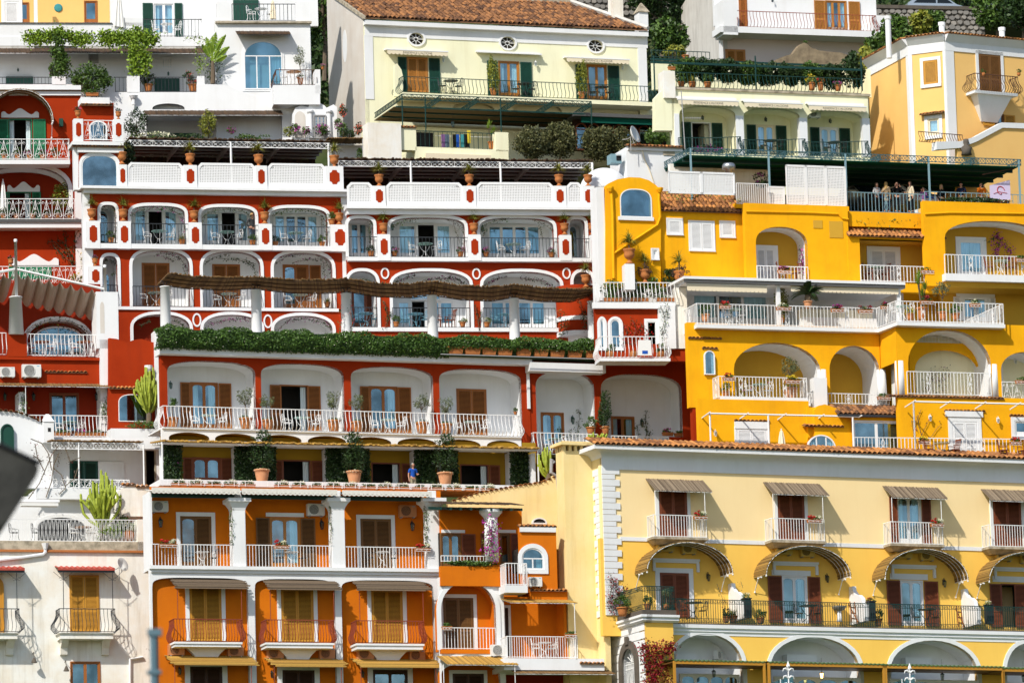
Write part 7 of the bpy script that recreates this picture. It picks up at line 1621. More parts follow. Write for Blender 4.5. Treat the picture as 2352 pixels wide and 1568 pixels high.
# canopy terrace and floors below
E2=Bld('red_canopy_house','red house with a folding cream canopy and white belly railings at the left','house',120,1010,5,14.4)
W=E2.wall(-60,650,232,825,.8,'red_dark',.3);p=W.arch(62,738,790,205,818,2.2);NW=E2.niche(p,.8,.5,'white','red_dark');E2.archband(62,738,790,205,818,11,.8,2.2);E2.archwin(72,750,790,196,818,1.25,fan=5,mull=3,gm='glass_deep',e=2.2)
vine(E2,[[(58,765),(75,748),(110,736),(150,736),(185,748),(205,768)],[(75,762),(120,748),(160,750),(195,768)]],.75,'dark creeper over the fan window under the cream canopy',260,.09,.09,'leaf_dark','fl_yellow',10)
E2.box(222,670,272,800,-1.6,-.2,'white','wall');E2.box(230,780,250,890,-1.6,-.2,'white','wall');p=E2.arch(230,693,706,240,765,-1.61);E2.part('niche',MB().prism(p,-1.605,-1.6),'side_wall')
o=thing('folding_canopy','cream folding fabric canopy slung under a white gabled frame','canopy',E2.O,E2.yaw)
d0,d1=-1.5,.7
def cp(x,y,d):a,z=E2.loc(x,y,d);return Vector((a,d,z))
ap=cp(36,618,d0);rt_=cp(241,664,d0);lf=cp(-40,632,d0)
link('ridge_beam',MB().tube([ap,rt_],.07,5).tube([ap,lf],.07,5).mesh('ridge_beam','metal_white'),o)
for(a,b,n)in((cp(40,626,d0),cp(236,668,d0),8),(cp(-40,640,d0),cp(32,624,d0),3)):
 mb=MB();back=Vector((0,d1-d0,0));up2=Vector((0,0,-.95 if n==8 else-.9))
 for i in range(n):
  for q in range(6):
   def pt(t,u):P_=a.lerp(b,(i+t)/n);return P_+back*u+up2*u+Vector((0,0,-.30*math.sin(math.pi*t)))
   for u in range(2):mb.quad(pt(q/6,u/2),pt((q+1)/6,u/2),pt((q+1)/6,(u+1)/2),pt(q/6,(u+1)/2))
 link('fabric',mb.mesh('fabric','cloth_taupe',True),o)
for px,y0,y1 in((36,575,684),(241,634,672)):a=cp(px,y0,d0);b=cp(px,y1,d0);link('finial_post',MB().lathe([(.09,b.z),(.075,a.z+.6),(.1,a.z+.55),(.04,a.z+.3),(.07,a.z+.18),(.001,a.z)],(a.x,a.y,0),10).mesh('finial_post','metal_white',True),o)
a,b=cp(36,684,d0),cp(36,768,d0);link('column',MB().lathe([(.40,b.z),(.31,a.z+.06),(.35,a.z+.05),(.36,a.z),(.001,a.z)],(a.x,a.y,0),18).mesh('column','white',True),o)
E2.rail(62,768,226,818,-1.3,'belly',pitch=.2,r=.02,A=.2);E2.rail(-60,764,14,815,-1.3,'belly',pitch=.2,r=.02,A=.2);E2.box(17,765,62,820,-1.5,-.9,'red','pier');E2.box(-60,819,232,826,-1.5,.9,'red','terrace_slab')
dining(E2,96,817,-.6,'left, behind the belly railing under the canopy',topm='wood_light',topn='wood',gap=22);dining(E2,195,817,-.6,'right, behind the belly railing under the canopy',topm='wood_light',topn='wood',gap=22)
E2.wall(-60,822,233,885,-1.35,'red',.3);E2.eave(102,850,200,856,-1.35)
ac(E2,-2,842,33,867,-1.35,'low white air conditioner at the left edge on the red wall');ac(E2,48,834,93,868,-1.35,'larger white air conditioner on the red wall above the reed awning')
reed_awning(E2,-60,868,251,886,-.2,'long thin reed awning on white battens over the dark red loggia','reed_brown',out=1.6,posts=[(59,955)])
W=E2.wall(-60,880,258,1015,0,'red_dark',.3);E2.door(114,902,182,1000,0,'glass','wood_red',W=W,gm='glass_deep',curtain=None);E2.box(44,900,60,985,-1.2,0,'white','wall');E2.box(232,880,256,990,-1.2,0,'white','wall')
for x in(10,76,220):lantern(E2,x,913,0,h=22)
for L_,n in(([[(240,965),(236,940),(244,915)],[(247,955),(240,925)]],'right'),([[(48,955),(50,930),(54,908)]],'left')):vine(E2,L_,-1.2,f'green creeper on the white wall at the {n} of the red loggia',190,.13,.09,'leaf')
E2.rail(66,954,256,1003,-1.5,'belly',pitch=.2,r=.02,A=.2);E2.box(60,1003,258,1012,-1.6,.1,'white','balcony_slab')
for k,x in enumerate((142,190,226)):fbox(E2,x-20,0,x+20,1002,-1.0,('none','pink','none')[k],f'terracotta trough of flowers behind the belly railing of the red loggia, {["left", "middle", "right"][k]}',holder=False)
dining(E2,160,1001,-.6,'on the red loggia with the blue glass door',gap=22)
T=E2
TW=T.wallp([(250,985),(250,776),(268,778),(290,786),(310,780),(325,778),(345,784),(352,786),(371,786),(371,985)],-1.9,'red',.5)
T.archwin(272,905,925,338,968,-1.9,W=TW,e=2.4,gm='glass_deep',frame=.04);T.eave(250,885,322,893,-2.0,rows=2,slope=.45)
T.box(255,984,372,1030,-2.6,.3,'white','parapet');T.box(356,760,372,985,-2.05,-1.2,'white','wall')
x,z=T.loc(340,840,-2.1);T.part('rain_hopper',MB().lathe([(.1,-.4),(.2,-.2),(.22,0),(.001,0)],(x,-2.2,z),10),'white')
def cactus(B,px,pb,d,h,w,n,label,rib=.06):
 o=thing('candelabra_cactus',label,'cactus',B.w(px,pb,d),B.yaw,'candelabra cacti');h/=45.0;w/=45.0
 link('stem',MB().tube([(0,0,0),(.03,0,h*.2),(0,0,h*.45)],[.16,.14,.10],8).mesh('stem','bark'),o)
 for k in range(n):
  a=random.random()*6.28;r=w*math.sqrt(random.random());z0=h*random.uniform(.12,.45);z1=h*(1-.4*(r/w)**2)*random.uniform(.72,1)
  link('arm',MB().tube([(0,0,z0),(r*.55*math.cos(a),r*.45*math.sin(a),z0+h*.10),(r*.9*math.cos(a),r*.7*math.sin(a),z0+h*.22),(r*math.cos(a),r*.75*math.sin(a),(z0+h*.2+z1)/2),(r*1.02*math.cos(a),r*.75*math.sin(a),z1-.05),(r*1.02*math.cos(a),r*.75*math.sin(a),z1)],[rib*.8,rib,rib,rib,rib*.85,rib*.3],5).mesh('arm','cactus'),o)
cactus(T,342,972,-2.4,140,36,72,'tall branching cactus against the red tower with arched window')
bush(T,330,976,42,10,-2.4,'bright green ground cover at the foot of the tall cactus',800,.09,'leaf',clumps=30,name='ground_cover',cat='ground cover',stem=False)
E2.back(-60,700,370,1010,2.5,7,'red_dark')
# WHITE HOUSE (bottom left)
K=Bld('old_white_house','old stained white house with black iron balconies at the bottom left','house',150,1600,-4,15.5)
UD=5.0
KW=K.wallp([(-60,1120),(-60,944),(10,944),(40,948),(70,958),(98,972),(112,980),(122,990),(122,1120)],UD-.8,'white',.4)
for i in range(9):a,b=(0+i*12,944+i*i*.42),(12+i*12,944+(i+1)**2*.42);q0,z0=K.loc(*a,UD-.8);q1,z1=K.loc(*b,UD-.8);ob=K.part('roof_tile',tilemesh(.24,.42,'roof_tile_dark'),None);ob.matrix_basis=K.rel@Matrix.Translation((q0,UD-1.0,z0))@Matrix.Rotation(math.atan2(z0-z1,q1-q0),4,'Y')
K.archwin(2,973,990,32,1040,UD-.85,'green_dark',gm='green_dark');K.part('shutter',K.leaf(MB(),K.loc(4,1010,UD-.9)[0],K.loc(31,1010,UD-.9)[0],K.loc(15,1034,UD-.9)[1],K.loc(15,988,UD-.9)[1],UD-.9),'green_dark')
K.box(100,968,124,1015,UD-1.2,UD-.3,'white','chimney');q,z=K.loc(112,968,UD-1.2);K.part('chimney',MB().hexa([(q-.3,UD-1.25,z),(q+.3,UD-1.25,z),(q+.3,UD-.3,z),(q-.3,UD-.3,z),(q-.08,UD-.85,z+.45),(q+.08,UD-.85,z+.45),(q+.08,UD-.7,z+.45),(q-.08,UD-.7,z+.45)]),'white');K.band(110,982,117,991,UD-1.21,.0,'dark','flue')
W=K.wall(110,1005,375,1160,UD,'white',.4);K.box(255,1005,371,1030,UD-.6,UD,'white','wall')
K.door(160,1058,226,1118,UD,'shut','green_dark',leaves=2,name='window');K.band(226,1060,286,1118,UD,.08,'white','sliding_panel');K.door(333,1026,358,1116,UD,'open','weathered',W=W,name='niche',curtain=None)
o=thing('white_iron_pergola','white scrolled iron pergola with reed roof at the left','pergola',K.O,K.yaw);pd_=UD-2.4
xa,z=K.loc(118,1022,pd_);xb=K.loc(330,1022,pd_)[0];z=K.loc(225,1017,pd_)[1]
truss(o,(xa,pd_,z),(xb,pd_,z),.32,'metal_white',11);link('reed_mat',reedsheet((xa,UD,z+.3),(xb,UD,z+.3),(xa,pd_-.1,z+.08),(xb,pd_-.1,z+.08),60,.05).mesh('reed_mat','reed_brown'),o,kind='stuff')
for px in(181,330):x=K.loc(px,1060,pd_)[0];link('post',MB().tube([(x,pd_,z),(x,pd_,z-2.4)],.04,6).mesh('post','metal_white'),o)
K.rail(118,1101,297,1121,pd_,'scroll',pitch=.2,r=.018);K.box(84,1122,300,1146,pd_-.3,UD,'white','terrace_slab')
vine(K,[[(65,1145),(90,1110),(105,1075),(118,1045),(132,1025)],[(105,1142),(118,1105),(122,1070),(135,1040)],[(118,1080),(110,1040),(95,1018),(70,1008)],[(100,1080),(85,1050),(80,1020)],[(122,1075),(140,1090),(150,1120),(135,1135)],[(150,1115),(170,1100),(178,1075)],[(95,1060),(75,1045)],[(150,1030),(160,1060),(185,1050)]],pd_-.3,'bare twisted climber with a few red leaves on the white iron pergola',230,.16,.08,'leaf_purple','fl_crimson',40,stemr=.03)
K.part('parapet',MB().prism(K.pts([(277,1185),(277,1122),(300,1110),(345,1116),(346,1185)],1.0),1.0,3.5),'white_old');K.eave(280,1108,312,1115,1.0);K.eave(312,1112,344,1119,.98)
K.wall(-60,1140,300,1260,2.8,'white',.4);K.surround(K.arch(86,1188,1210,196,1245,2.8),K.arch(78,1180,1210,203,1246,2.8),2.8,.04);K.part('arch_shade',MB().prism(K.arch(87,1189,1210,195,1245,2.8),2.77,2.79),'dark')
K.box(47,1146,137,1152,1.0,1.3,'paint_white','awning_cassette');K.box(50,1154,134,1161,.6,1.1,'cloth_white','awning_cassette')
cactus(K,236,1240,.8,165,54,56,'bright yellow green candelabra cactus above the left terrace railing',.075)
bush(K,276,1200,24,38,1.0,'dense green shrub beside the bright cactus',2400,.10,'leaf',clumps=26,flowers='fl_red',nf=12);bush(K,245,1222,40,22,.9,'low yellow green shrub under the bright cactus',800,.11,'leaf_lime')
TR=.1
K.box(-60,1242,349,1264,TR,3,'weathered','parapet');K.box(-60,1262,348,1267,TR-.12,TR+.3,'terracotta','coping');K.rail(-60,1192,315,1243,TR+.15,'vee','metal_white',r=.017);K.box(316,1192,349,1264,TR,1.0,'white_old','pier')
dining(K,192,1243,TR+.9,'behind the zigzag railing at the left',topm='wood_light',topn='wood',gap=20);pot(K,297,1242,TR+.6,'white','round ochre jar of white flowers at the end of the zigzag railing',24,'BELLY')
for x,n in((33,'left'),(84,'right')):place('iron_chair',('chair','iron'),f_chair('iron',False),f'black iron chair behind the zigzag railing, {n} one','chair',K.w(x,1243,TR+.8),K.yaw+1,'balcony chairs')
W=K.wall(-60,1262,350,1640,TR+.02,'white_old',.4)
K.door(160,1320,228,1450,TR,'shut','wood_gold',W=None);K.door(162,1518,231,1640,TR,'glass','wood_orange',W=W,rails=1,name='window',curtain=None,gm='glass_deep');K.archwin(-40,1322,1345,9,1452,TR-.02,'wood_gold',gm='wood_gold')
for k,(x0,x1,yt,yb,xs,ys)in enumerate(((131,270,1397,1451,(139,260),1451),(-60,50,1397,1451,(-60,40),1451))):
 K.rail(x0+6,yt,x1-6,yb,TR-.95,'belly','iron',ret=.95,pitch=.19,r=.015,A=.28);xa,xb,za,zb=K.rect(xs[0],1452,xs[1],1466,TR-.9)
 K.part('balcony_slab',MB().box(xa-.1,xb+.1,TR-1.0,TR,zb-.04,zb).box(xa,xb,TR-.9,TR,za,zb-.04),'white_old')
 for q in(xa+.12,xb-.45):mb=MB().prism([(-.85,za),(0,za),(0,za-.75),(-.2,za-.72),(-.28,za-.4),(-.6,za-.12)][::-1],0,.36);mb.v=[(q+v[1],TR+v[0],v[2])for v in mb.v];K.part('corbel',mb,'white_old')
for k,(x0,x1)in enumerate(((125,264),(-60,57))):
 o=thing('red_corrugated_awning',('red corrugated awning on black iron posts over the gold shuttered balcony','red corrugated awning cut by the left edge of the photo')[k],'awning',K.O,K.yaw,'red corrugated awnings');d1=TR-.95
 xa,z=K.loc(x0+8,1303,d1);xb=K.loc(x1,1303,d1)[0];mb=MB();n=int((xb-xa)/.07)
 for i in range(n):p,q=xa+(xb-xa)*i/n,xa+(xb-xa)*(i+1)/n;c0,c1=.035*math.sin(i*1.57),.035*math.sin((i+1)*1.57);mb.quad((p,d1,z+c0),(q,d1,z+c1),(q,TR,z+.2+c1),(p,TR,z+.2+c0));mb.quad((p,d1,z-.12),(q,d1,z-.12),(q,d1,z+c1),(p,d1,z+c0))
 link('sheet',mb.mesh('sheet','red_sheet'),o);link('iron_frame',MB().box(xa,xb,d1+.05,d1+.1,z-.22,z-.1).mesh('iron_frame','iron'),o)
 for px in((146,259),(39,))[k]:
  x=K.loc(px,1350,d1)[0];link('post',MB().tube([(x,d1+.05,z-.1),(x,d1+.05,K.loc(px,1398,d1)[1])],.02,5).mesh('post','iron'),o)
  for sg in(-1,1):link('scroll',MB().tube([(x+sg*.5,d1+.06,z-.2),(x+sg*.2,d1+.06,z-.45),(x,d1+.06,z-.62)],.012,4).tube([(x+sg*(.12+.08*math.cos(a*.8)),d1+.06,z-.55+.08*math.sin(a*.8))for a in range(8)],.01,3).mesh('scroll','iron'),o)
satdish(K,277,1298,TR,17,'small white satellite dish on the old white wall',.6,.6)
K.part('drainpipe',MB().tube([(K.loc(x,y,TR)[0],TR-.1,K.loc(x,y,TR)[1])for x,y in((-10,1287),(50,1280),(98,1273),(103,1268),(103,1250))],.09,7).lathe([(.1,-.3),(.2,0),(.001,0)],(K.loc(103,1250,TR)[0],TR-.12,K.loc(103,1250,TR)[1]+.05),8),'white')
K.part('drainpipe',MB().tube([(K.loc(x,y,TR)[0],TR-.08,K.loc(x,y,TR)[1])for x,y in((328,1508),(298,1513),(298,1640))],.07,6),'white')
for x,y in((75,1521),(149,1540)):q,z=K.loc(x,y,TR);K.part('wall_lamp',MB().tube([(q,TR,z+.45),(q,TR-.3,z+.5),(q,TR-.4,z+.2)],.02,4).lathe([(.16,-.05),(.05,.2),(.001,.22)],(q,TR-.4,z),8),'dark_stone')
vine(K,[[(350,1500),(362,1520),(372,1560)],[(340,1490),(355,1508)],[(375,1500),(366,1530)]],TR-.6,'straggly dark climber at the corner of the old white house',90,.14,.08,'leaf_dark')
K.back(-60,1265,345,1640,3,6,'white_old')
NB=Bld('foreground_roof','blurred weathered roof end coloured as in shade close to the viewer at the left edge','roof',20,1200,-215,10)
NB.part('roof_slab',MB().prism(NB.pts([(-150,1250),(-150,960),(0,1022),(50,1044),(84,1064),(90,1076),(84,1094),(70,1116),(52,1146),(30,1178),(8,1206),(-20,1225)],0),0,3),'shaded_weathered');NB.part('roof_edge',MB().tube([(NB.loc(x,y,-.02)[0],-.02,NB.loc(x,y,-.02)[1])for x,y in((-150,958),(0,1020),(94,1064))],.04,5),'dark')
o=thing('antenna_mast','blurred blue grey antenna mast close to the viewer','mast',NB.w(358,1750,6),0);H_=(1750-1440)/14000*102
link('pole',MB().tube([(0,0,0),(0,0,H_)],.07,8).mesh('pole','mast_blue'),o);link('clamp',MB().box(-.1,.14,-.09,.09,H_-.12,H_).box(-.12,.12,-.09,.09,H_*.66,H_*.69).mesh('clamp','mast_blue'),o)
# WHITE HOUSE top left
A=Bld('white_terrace_house','white terraced house with pergola vines and an arched window at the top left','house',350,330,22,7.9)
W=A.wall(-60,-40,258,100,4.5,'apricot',.3);A.door(10,4,44,54,4.5,'shut','paint_white',leaves=1,sur=8,name='window');A.door(45,6,67,54,4.5,'glass','wood_orange',W=W,leaves=1,curtain=None,gm='glass_deep');A.door(193,2,224,54,4.5,'glass','wood_orange',W=W,leaves=1,curtain=None,gm='glass_deep')
q,z=A.loc(134,18,4.4);A.part('wall_plaque',MB().lathe([(.24,-.03),(.2,.03),(.001,.05)],(0,0,0),14),'c_teal').matrix_basis=A.rel@Matrix.Translation((q,4.45,z))@Matrix.Rotation(R(90),4,'X')
A.box(78,-40,86,56,2.9,3.1,'paint_white','post');A.box(253,-40,262,60,2.6,3.0,'paint_white','post')
W=A.wall(258,-40,505,100,4.5,'white',.3);A.door(352,7,401,86,4.5,'glass','paint_white',W=W,sh=((328,351),(402,419)),shm='green_dark',curtain='both');A.box(459,-40,462,48,2.6,2.7,'paint_white','post')
A.box(-60,52,328,92,2.5,2.8,'white','parapet');A.box(285,41,328,60,2.5,2.8,'white','parapet');A.box(464,42,500,92,2.5,2.8,'white','parapet');A.box(-60,85,500,106,2.45,6,'white','floor_slab');A.rail(329,45,464,85,2.6,'bars','iron',pitch=.2,r=.015)
A.box(-60,52,258,53,2.4,2.9,'slate','coping');dining(A,383,85,3.4,'on the upper left white balcony',topm='metal_white',topn='white',gap=26)
o=thing('hanging_cloth','dirty white cloth hanging over the parapet by a white post','cloth',A.w(273,60,2.4),A.yaw);mb=MB()
for k in range(6):mb.quad((-.32+k*.11,-.05*(k%2),-.02*k),(-.21+k*.11,-.05*((k+1)%2),-.02*k),(-.05+k*.04,-.05*((k+1)%2),1.6),(-.1+k*.04,-.05*(k%2),1.6))
link('cloth',mb.mesh('cloth','cloth_white'),o)
W=A.wall(-60,100,500,260,2.6,'white',.3);A.door(203,122,226,146,2.6,'glass','grey_metal',W=W,rails=3,curtain=None,name='window',gm='glass_deep',leaves=4);A.door(371,131,397,165,2.6,'glass','paint_white',W=W,rails=3,name='window',leaves=4)
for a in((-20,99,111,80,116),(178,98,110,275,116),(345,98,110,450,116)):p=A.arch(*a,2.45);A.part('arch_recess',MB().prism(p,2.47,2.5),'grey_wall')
A.box(14,176,76,200,2.4,2.6,'green_dark','door');A.box(355,180,412,215,2.4,2.6,'green_dark','door');lantern(A,41,163,2.6,'green_dark',10);lantern(A,386,172,2.6,'green_dark',12)
reed_awning(A,-60,108,478,122,2.6,'long brown reed awning under the vines at the top left','reed_dark',out=1.6,back=A.loc(200,112,2.6)[1])
A.box(-60,194,190,206,0,3,'white','parapet');W=A.wall(186,212,735,345,0,'white',.35);W.rect(336,262,648,325);NW=A.room(336,262,648,325,0,1.9,'white');p=W.arch(350,238,249,424,252);A.niche(p,0,.5,'white')
A.box(388,306,442,325,1.7,1.9,'green_dark','door');A.box(545,310,640,325,1.7,1.9,'green_dark','door');reed_awning(A,330,251,650,264,0,'brown reed awning over the lower white recess','reed_dark',out=.9,back=A.loc(490,255,0)[1])
A.part('ramp_wall',MB().prism(A.pts([(452,216),(452,193),(520,195),(560,212),(640,240),(735,246),(735,262),(452,262)],-.02),-.02,.2),'white')
for x0,x1,y0,y1 in((120,151,176,200),(292,321,175,214),(453,470,175,214)):A.box(x0,y0,x1,y1,0,.5,'white','pier')
for x0,x1,y0,y1 in((-60,120,178,194),(265,292,178,212),(322,453,178,212)):A.rail(x0,y0,x1,y1,.15,'bars','iron',pitch=.2,r=.016)
q,z=A.loc(306,222);A.part('rain_hopper',MB().lathe([(.09,-.5),(.09,-.2),(.16,-.15),(.26,0),(.001,0)],(q,-.2,z),10),'white')
TW=A.wall(495,48,715,330,.6,'white',.3);A.archwin(560,94,129,649,206,.55,W=TW,trans=True,mull=2,curtain='r',gm='glass_deep');A.surround(A.arch(560,94,129,649,206,.6),A.arch(556,90,129,653,210,.6),.6,.05)
A.box(495,49,716,53,.4,.7,'weathered','coping');A.box(498,6,530,50,.6,1.2,'white','pier');A.box(679,6,712,50,.6,1.2,'white','pier');A.rail(533,10,679,49,.75,'bars','iron',pitch=.22,r=.016);A.wall(500,-40,730,60,4,'white',.3);A.box(536,0,594,52,3.9,4,'green_dark','door')
A.back(500,48,716,330,.9,1.9,'white');dining(A,600,50,2,'on the roof terrace over the arched window',topm='metal_white',topn='white',gap=24);parasol(A,627,-6,50,2,'folded cream parasol on the roof terrace over the arched window')
reed_awning(A,541,71,668,79,.6,'small dark reed awning over the arched window','reed_dark',out=.8,back=A.loc(600,73,.6)[1],postm='iron')
A.rail(634,161,727,196,-1.0,'belly','brown_iron',ret=1.6,pitch=.2,r=.016);A.box(628,196,735,240,-1.1,.6,'white','balcony_base');A.box(724,160,736,215,-1.1,.3,'white','pier')
dining(A,675,195,-.4,'on the little balcony beside the arched window',topm='wood_light',topn='wood',gap=24);pot(A,690,195,0,'olive','loose white flowering tree in a pot on the little balcony',13,hs=1.5);pot(A,741,160,-.9,'pink','pot of pink flowers on the pier of the little balcony',7)
S=-.9
A.part('shrine',MB().prism(A.pts([(672,325),(672,262),(678,248),(690,243),(708,246),(712,240),(722,236),(735,237),(746,243),(750,248),(766,240),(774,246),(774,325)],S),S,S+1),'white')
A.door(720,264,750,318,S,'glass','grey_metal',leaves=3,rails=5,curtain=None,name='gate',gm='glass_deep');p=A.arch(677,256,272,702,318,S-.01);A.part('niche',MB().prism(p,S-.012,S),'side_wall')
for x in(714,757):q,z=A.loc(x,318,S-.1);A.part('half_column',MB().lathe([(.14,z),(.12,z+1.4),(.2,z+1.5),(.2,z+1.6),(.001,z+1.6)],(q,S-.05,0),10),'white')
A.part('tile_roof',reedsheet((A.loc(666,225)[0],0,A.loc(666,226)[1]),(A.loc(724,226)[0],0,A.loc(724,226)[1]),(A.loc(680,245)[0],S,A.loc(680,246)[1]),(A.loc(732,246)[0],S,A.loc(732,246)[1]),12),'reed_dark')
for L_,n in(([[(58,90),(85,84),(120,88),(135,80),(165,88),(210,92)],[(120,82),(125,78),(145,80)],[(70,95),(100,95)],[(170,95),(200,96)]],'left'),([[(228,88),(262,84),(300,88),(312,80),(345,90),(358,92)],[(300,82),(318,80)],[(240,94),(290,96)],[(325,98),(352,96)]],'right')):vine(A,L_,.6,f'bright green grape vine spread along the wire, {n} one of two',3200,.19,.16,'leaf_lime',depth=.2,stemr=.02)
for L_,n in(([[(136,176),(138,150),(133,125),(136,100),(130,85)],[(146,170),(148,140),(128,115)]],'left'),([[(306,172),(310,150),(303,125),(307,105),(312,90)],[(325,168),(335,145),(330,125),(318,115)]],'right')):vine(A,L_,.3,f'hanging bright green vine column, {n} one of two',2000,.17,.15,'leaf_lime' if n=='right' else 'leaf',depth=.2)
bush(A,210,185,58,46,-.3,'large rounded green bush in a trough on the white terrace',3600,.13,'leaf',clumps=50,spread=.27);fbox(A,195,0,228,222,-.9,'none','big terracotta trough under the large rounded bush',holder=False)
bush(A,122,160,14,20,.6,'leafy shrub with pink flowers at the foot of the left vine',500,.1,'leaf',flowers='fl_pink',nf=25);bush(A,338,178,26,16,.8,'dark shrub behind the iron railing of the white terrace',500,.1,'leaf_dark');bush(A,432,175,14,14,.5,'coral rose bush by the iron railing',300,.1,'leaf_dark',flowers='fl_coral',nf=40)
pot(A,341,212,.6,'bush','large terracotta tub at the left behind the iron railing',20,'BIGPOT');pot(A,443,212,.6,'red','large terracotta tub of red flowers at the right behind the iron railing',20,'BIGPOT')
vine(A,[[(458,176),(459,150),(456,120),(460,90)],[(432,92),(450,86),(468,92)],[(452,145),(468,138)],[(470,160),(478,130),(470,105)]],.2,'slender climber with yellowish tufts beside the banana plant',330,.14,.11,'leaf_lime');vine(A,[[(484,192),(480,160),(486,130)],[(496,192),(500,160),(492,135)]],.3,'dark ivy behind the banana plant',420,.16,.1,'leaf_dark')
o=thing('banana_plant','banana plant with broad torn leaves against the white tower','banana plant',A.w(489,193,.1),A.yaw);link('trunk',MB().tube([(0,0,0),(.02,0,.7),(0,0,1.3)],[.15,.13,.08],8).mesh('trunk','bark'),o)
for k,(tx,tz)in enumerate(((.0,2.7),(.55,2.45),(.95,2.1),(-.6,2.2),(.8,1.6),(-.2,2.3),(.35,1.9),(.2,2.9),(-.35,2.65),(.75,2.75))):
 mb=MB();a,b,c=Vector((0,0,1.1)),Vector((tx*.35,-.1,1.1+(tz-1.1)*.75)),Vector((tx,-.2-.1*(k%2),tz));P=[a.lerp(b,t).lerp(b.lerp(c,t),t)for t in[q/10 for q in range(11)]]
 for q in range(3,10):
  w0,w1=.17*math.sin(math.pi*(q-2.4)/8),.17*math.sin(math.pi*(q-1.6)/8);d=(P[q+1]-P[q]).normalized();s_=d.cross(Vector((0,1,.2))).normalized()
  for sg in(1,-1):mb.quad(P[q],P[q]+s_*sg*w0+Vector((0,.05,-.03)),P[q+1]+s_*sg*w1+Vector((0,.05,-.06)),P[q+1])
 mb.tube(P,.025,4);link('leaf',mb.mesh('leaf','leaf_lime'),o)
for x,y,rx,ry,m,f,n in((478,284,26,36,'leaf_yellow',None,'yellow green conical shrub before the white recess'),(313,282,33,36,'leaf_dark',None,'dense mixed shrub left of the white recess'),(531,299,13,10,'leaf','fl_magenta','round magenta bougainvillea before the white recess'),(664,302,16,14,'leaf_yellow',None,'light green shrub left of the little shrine'),(678,295,14,12,'leaf','fl_magenta','magenta flowering bush left of the little shrine'),(703,300,12,10,'leaf','fl_magenta','small magenta tree at the foot of the little shrine'),(740,297,22,14,'leaf','fl_magenta','magenta bush before the little shrine gate'),(778,286,13,14,'leaf','fl_magenta','magenta bougainvillea right of the little shrine'),(788,300,14,18,'leaf',None,'bright green shrub right of the little shrine'),(788,254,11,18,'leaf_dark','fl_coral','tall coral rose against the pale gable wall'),(823,296,11,16,'leaf_dark','fl_coral','coral rose by the pale gable wall'),(350,313,60,11,'leaf','fl_white','low white flowering planting above the pergola'),(440,314,44,8,'leaf_dark',None,'low dark planting in front of the green door'),(585,314,50,8,'leaf',None,'low green planting right of the round bougainvillea'),(802,306,20,12,'leaf_dark',None,'dark foliage under the coral roses')):bush(A,x,y,rx,ry,-1.3,n,int(14+rx*ry*1.2),.10,m,flowers=f,nf=int(rx*ry*.55),clumps=22,rd=.45)
o=thing('reed_shelter','dark reed shelter roof by the pale gable wall','awning',A.O,A.yaw);q0,z=A.loc(752,318,-2.6);q1=A.loc(842,318,-2.6)[0];link('reed_mat',reedsheet((q0,-.6,z+.1),(q1,-.6,z+.1),(q0,-2.6,z),(q1,-2.6,z),40,.05).mesh('reed_mat','reed_brown'),o);link('post',MB().tube([(q1-.2,-2.5,z),(q1-.2,-2.5,z-2.2)],.04,5).mesh('post','grey_metal'),o)
A.box(768,334,845,372,-1,.5,'white','wall');bush(A,830,355,16,16,-2,'green plants under the reed shelter',300,.1,'leaf');A.back(-60,100,500,345,3.2,8,'white');A.back(-60,-40,500,60,5,8,'white')
# PALE YELLOW HOTEL top centre
TXT="RESIDENCE L'ALCIONE"
Bt=Bld('pale_yellow_hotel','pale yellow hotel with a tiled roof, oval windows and dark green shutters','hotel',1170,380,28,18.4);PY='pale_yellow'
W=Bt.wall(838,62,1487,375,0,PY,.3);FW_=Bt.wall(838,66,1487,97,-.04,'white',.039,'frieze');Bt.box(838,82,858,228,-.035,.04,'white','corner_strip');Bt.box(1467,110,1487,246,-.035,.04,'white','corner_strip')
bx0,bx1,bz0,bz1=Bt.rect(838,62,1487,375,0);ze=bz1
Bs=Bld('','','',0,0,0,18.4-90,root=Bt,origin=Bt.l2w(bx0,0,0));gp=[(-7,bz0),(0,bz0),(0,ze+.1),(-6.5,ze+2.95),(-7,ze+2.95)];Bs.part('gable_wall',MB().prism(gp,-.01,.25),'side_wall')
Bs.part('verge',MB().prism([(.4,ze+.0),(.4,ze+.18),(-6.5,ze+3.2),(-6.5,ze+3.0)],-.12,.05),'weathered');xx=-1.5
Bs.part('oval_recess',MB().prism(oval_pts(-3.6,ze-.7,.42,.95),-.02,-.01),'white');Bs.part('grille_window',MB().prism([(-6.0,ze-7.2),(-4.6,ze-7.2),(-4.6,ze-5.0),(-6.0,ze-5.0)],-.03,-.011),'slate');g=MB()
for k in range(7):g.box(-6.0,-4.6,-.06,-.04,ze-7.2+k*.36,ze-7.15+k*.36).box(-6+k*.23,-5.96+k*.23,-.06,-.04,ze-7.2,ze-5.0)
Bs.part('window_grille',g,'metal_white');Bt.box(839,60,1489,70,-.35,.1,'white','cornice')
sl=.46;rows,L_,pt_=13,.56,.265;n=int((bx1-bx0)/pt_);me=tilemesh(.265,.56,'roof_tile_dark');co=np.array([v.co for v in me.vertices]);fs=[tuple(p.vertices)for p in me.polygons];V=[];FF=[]
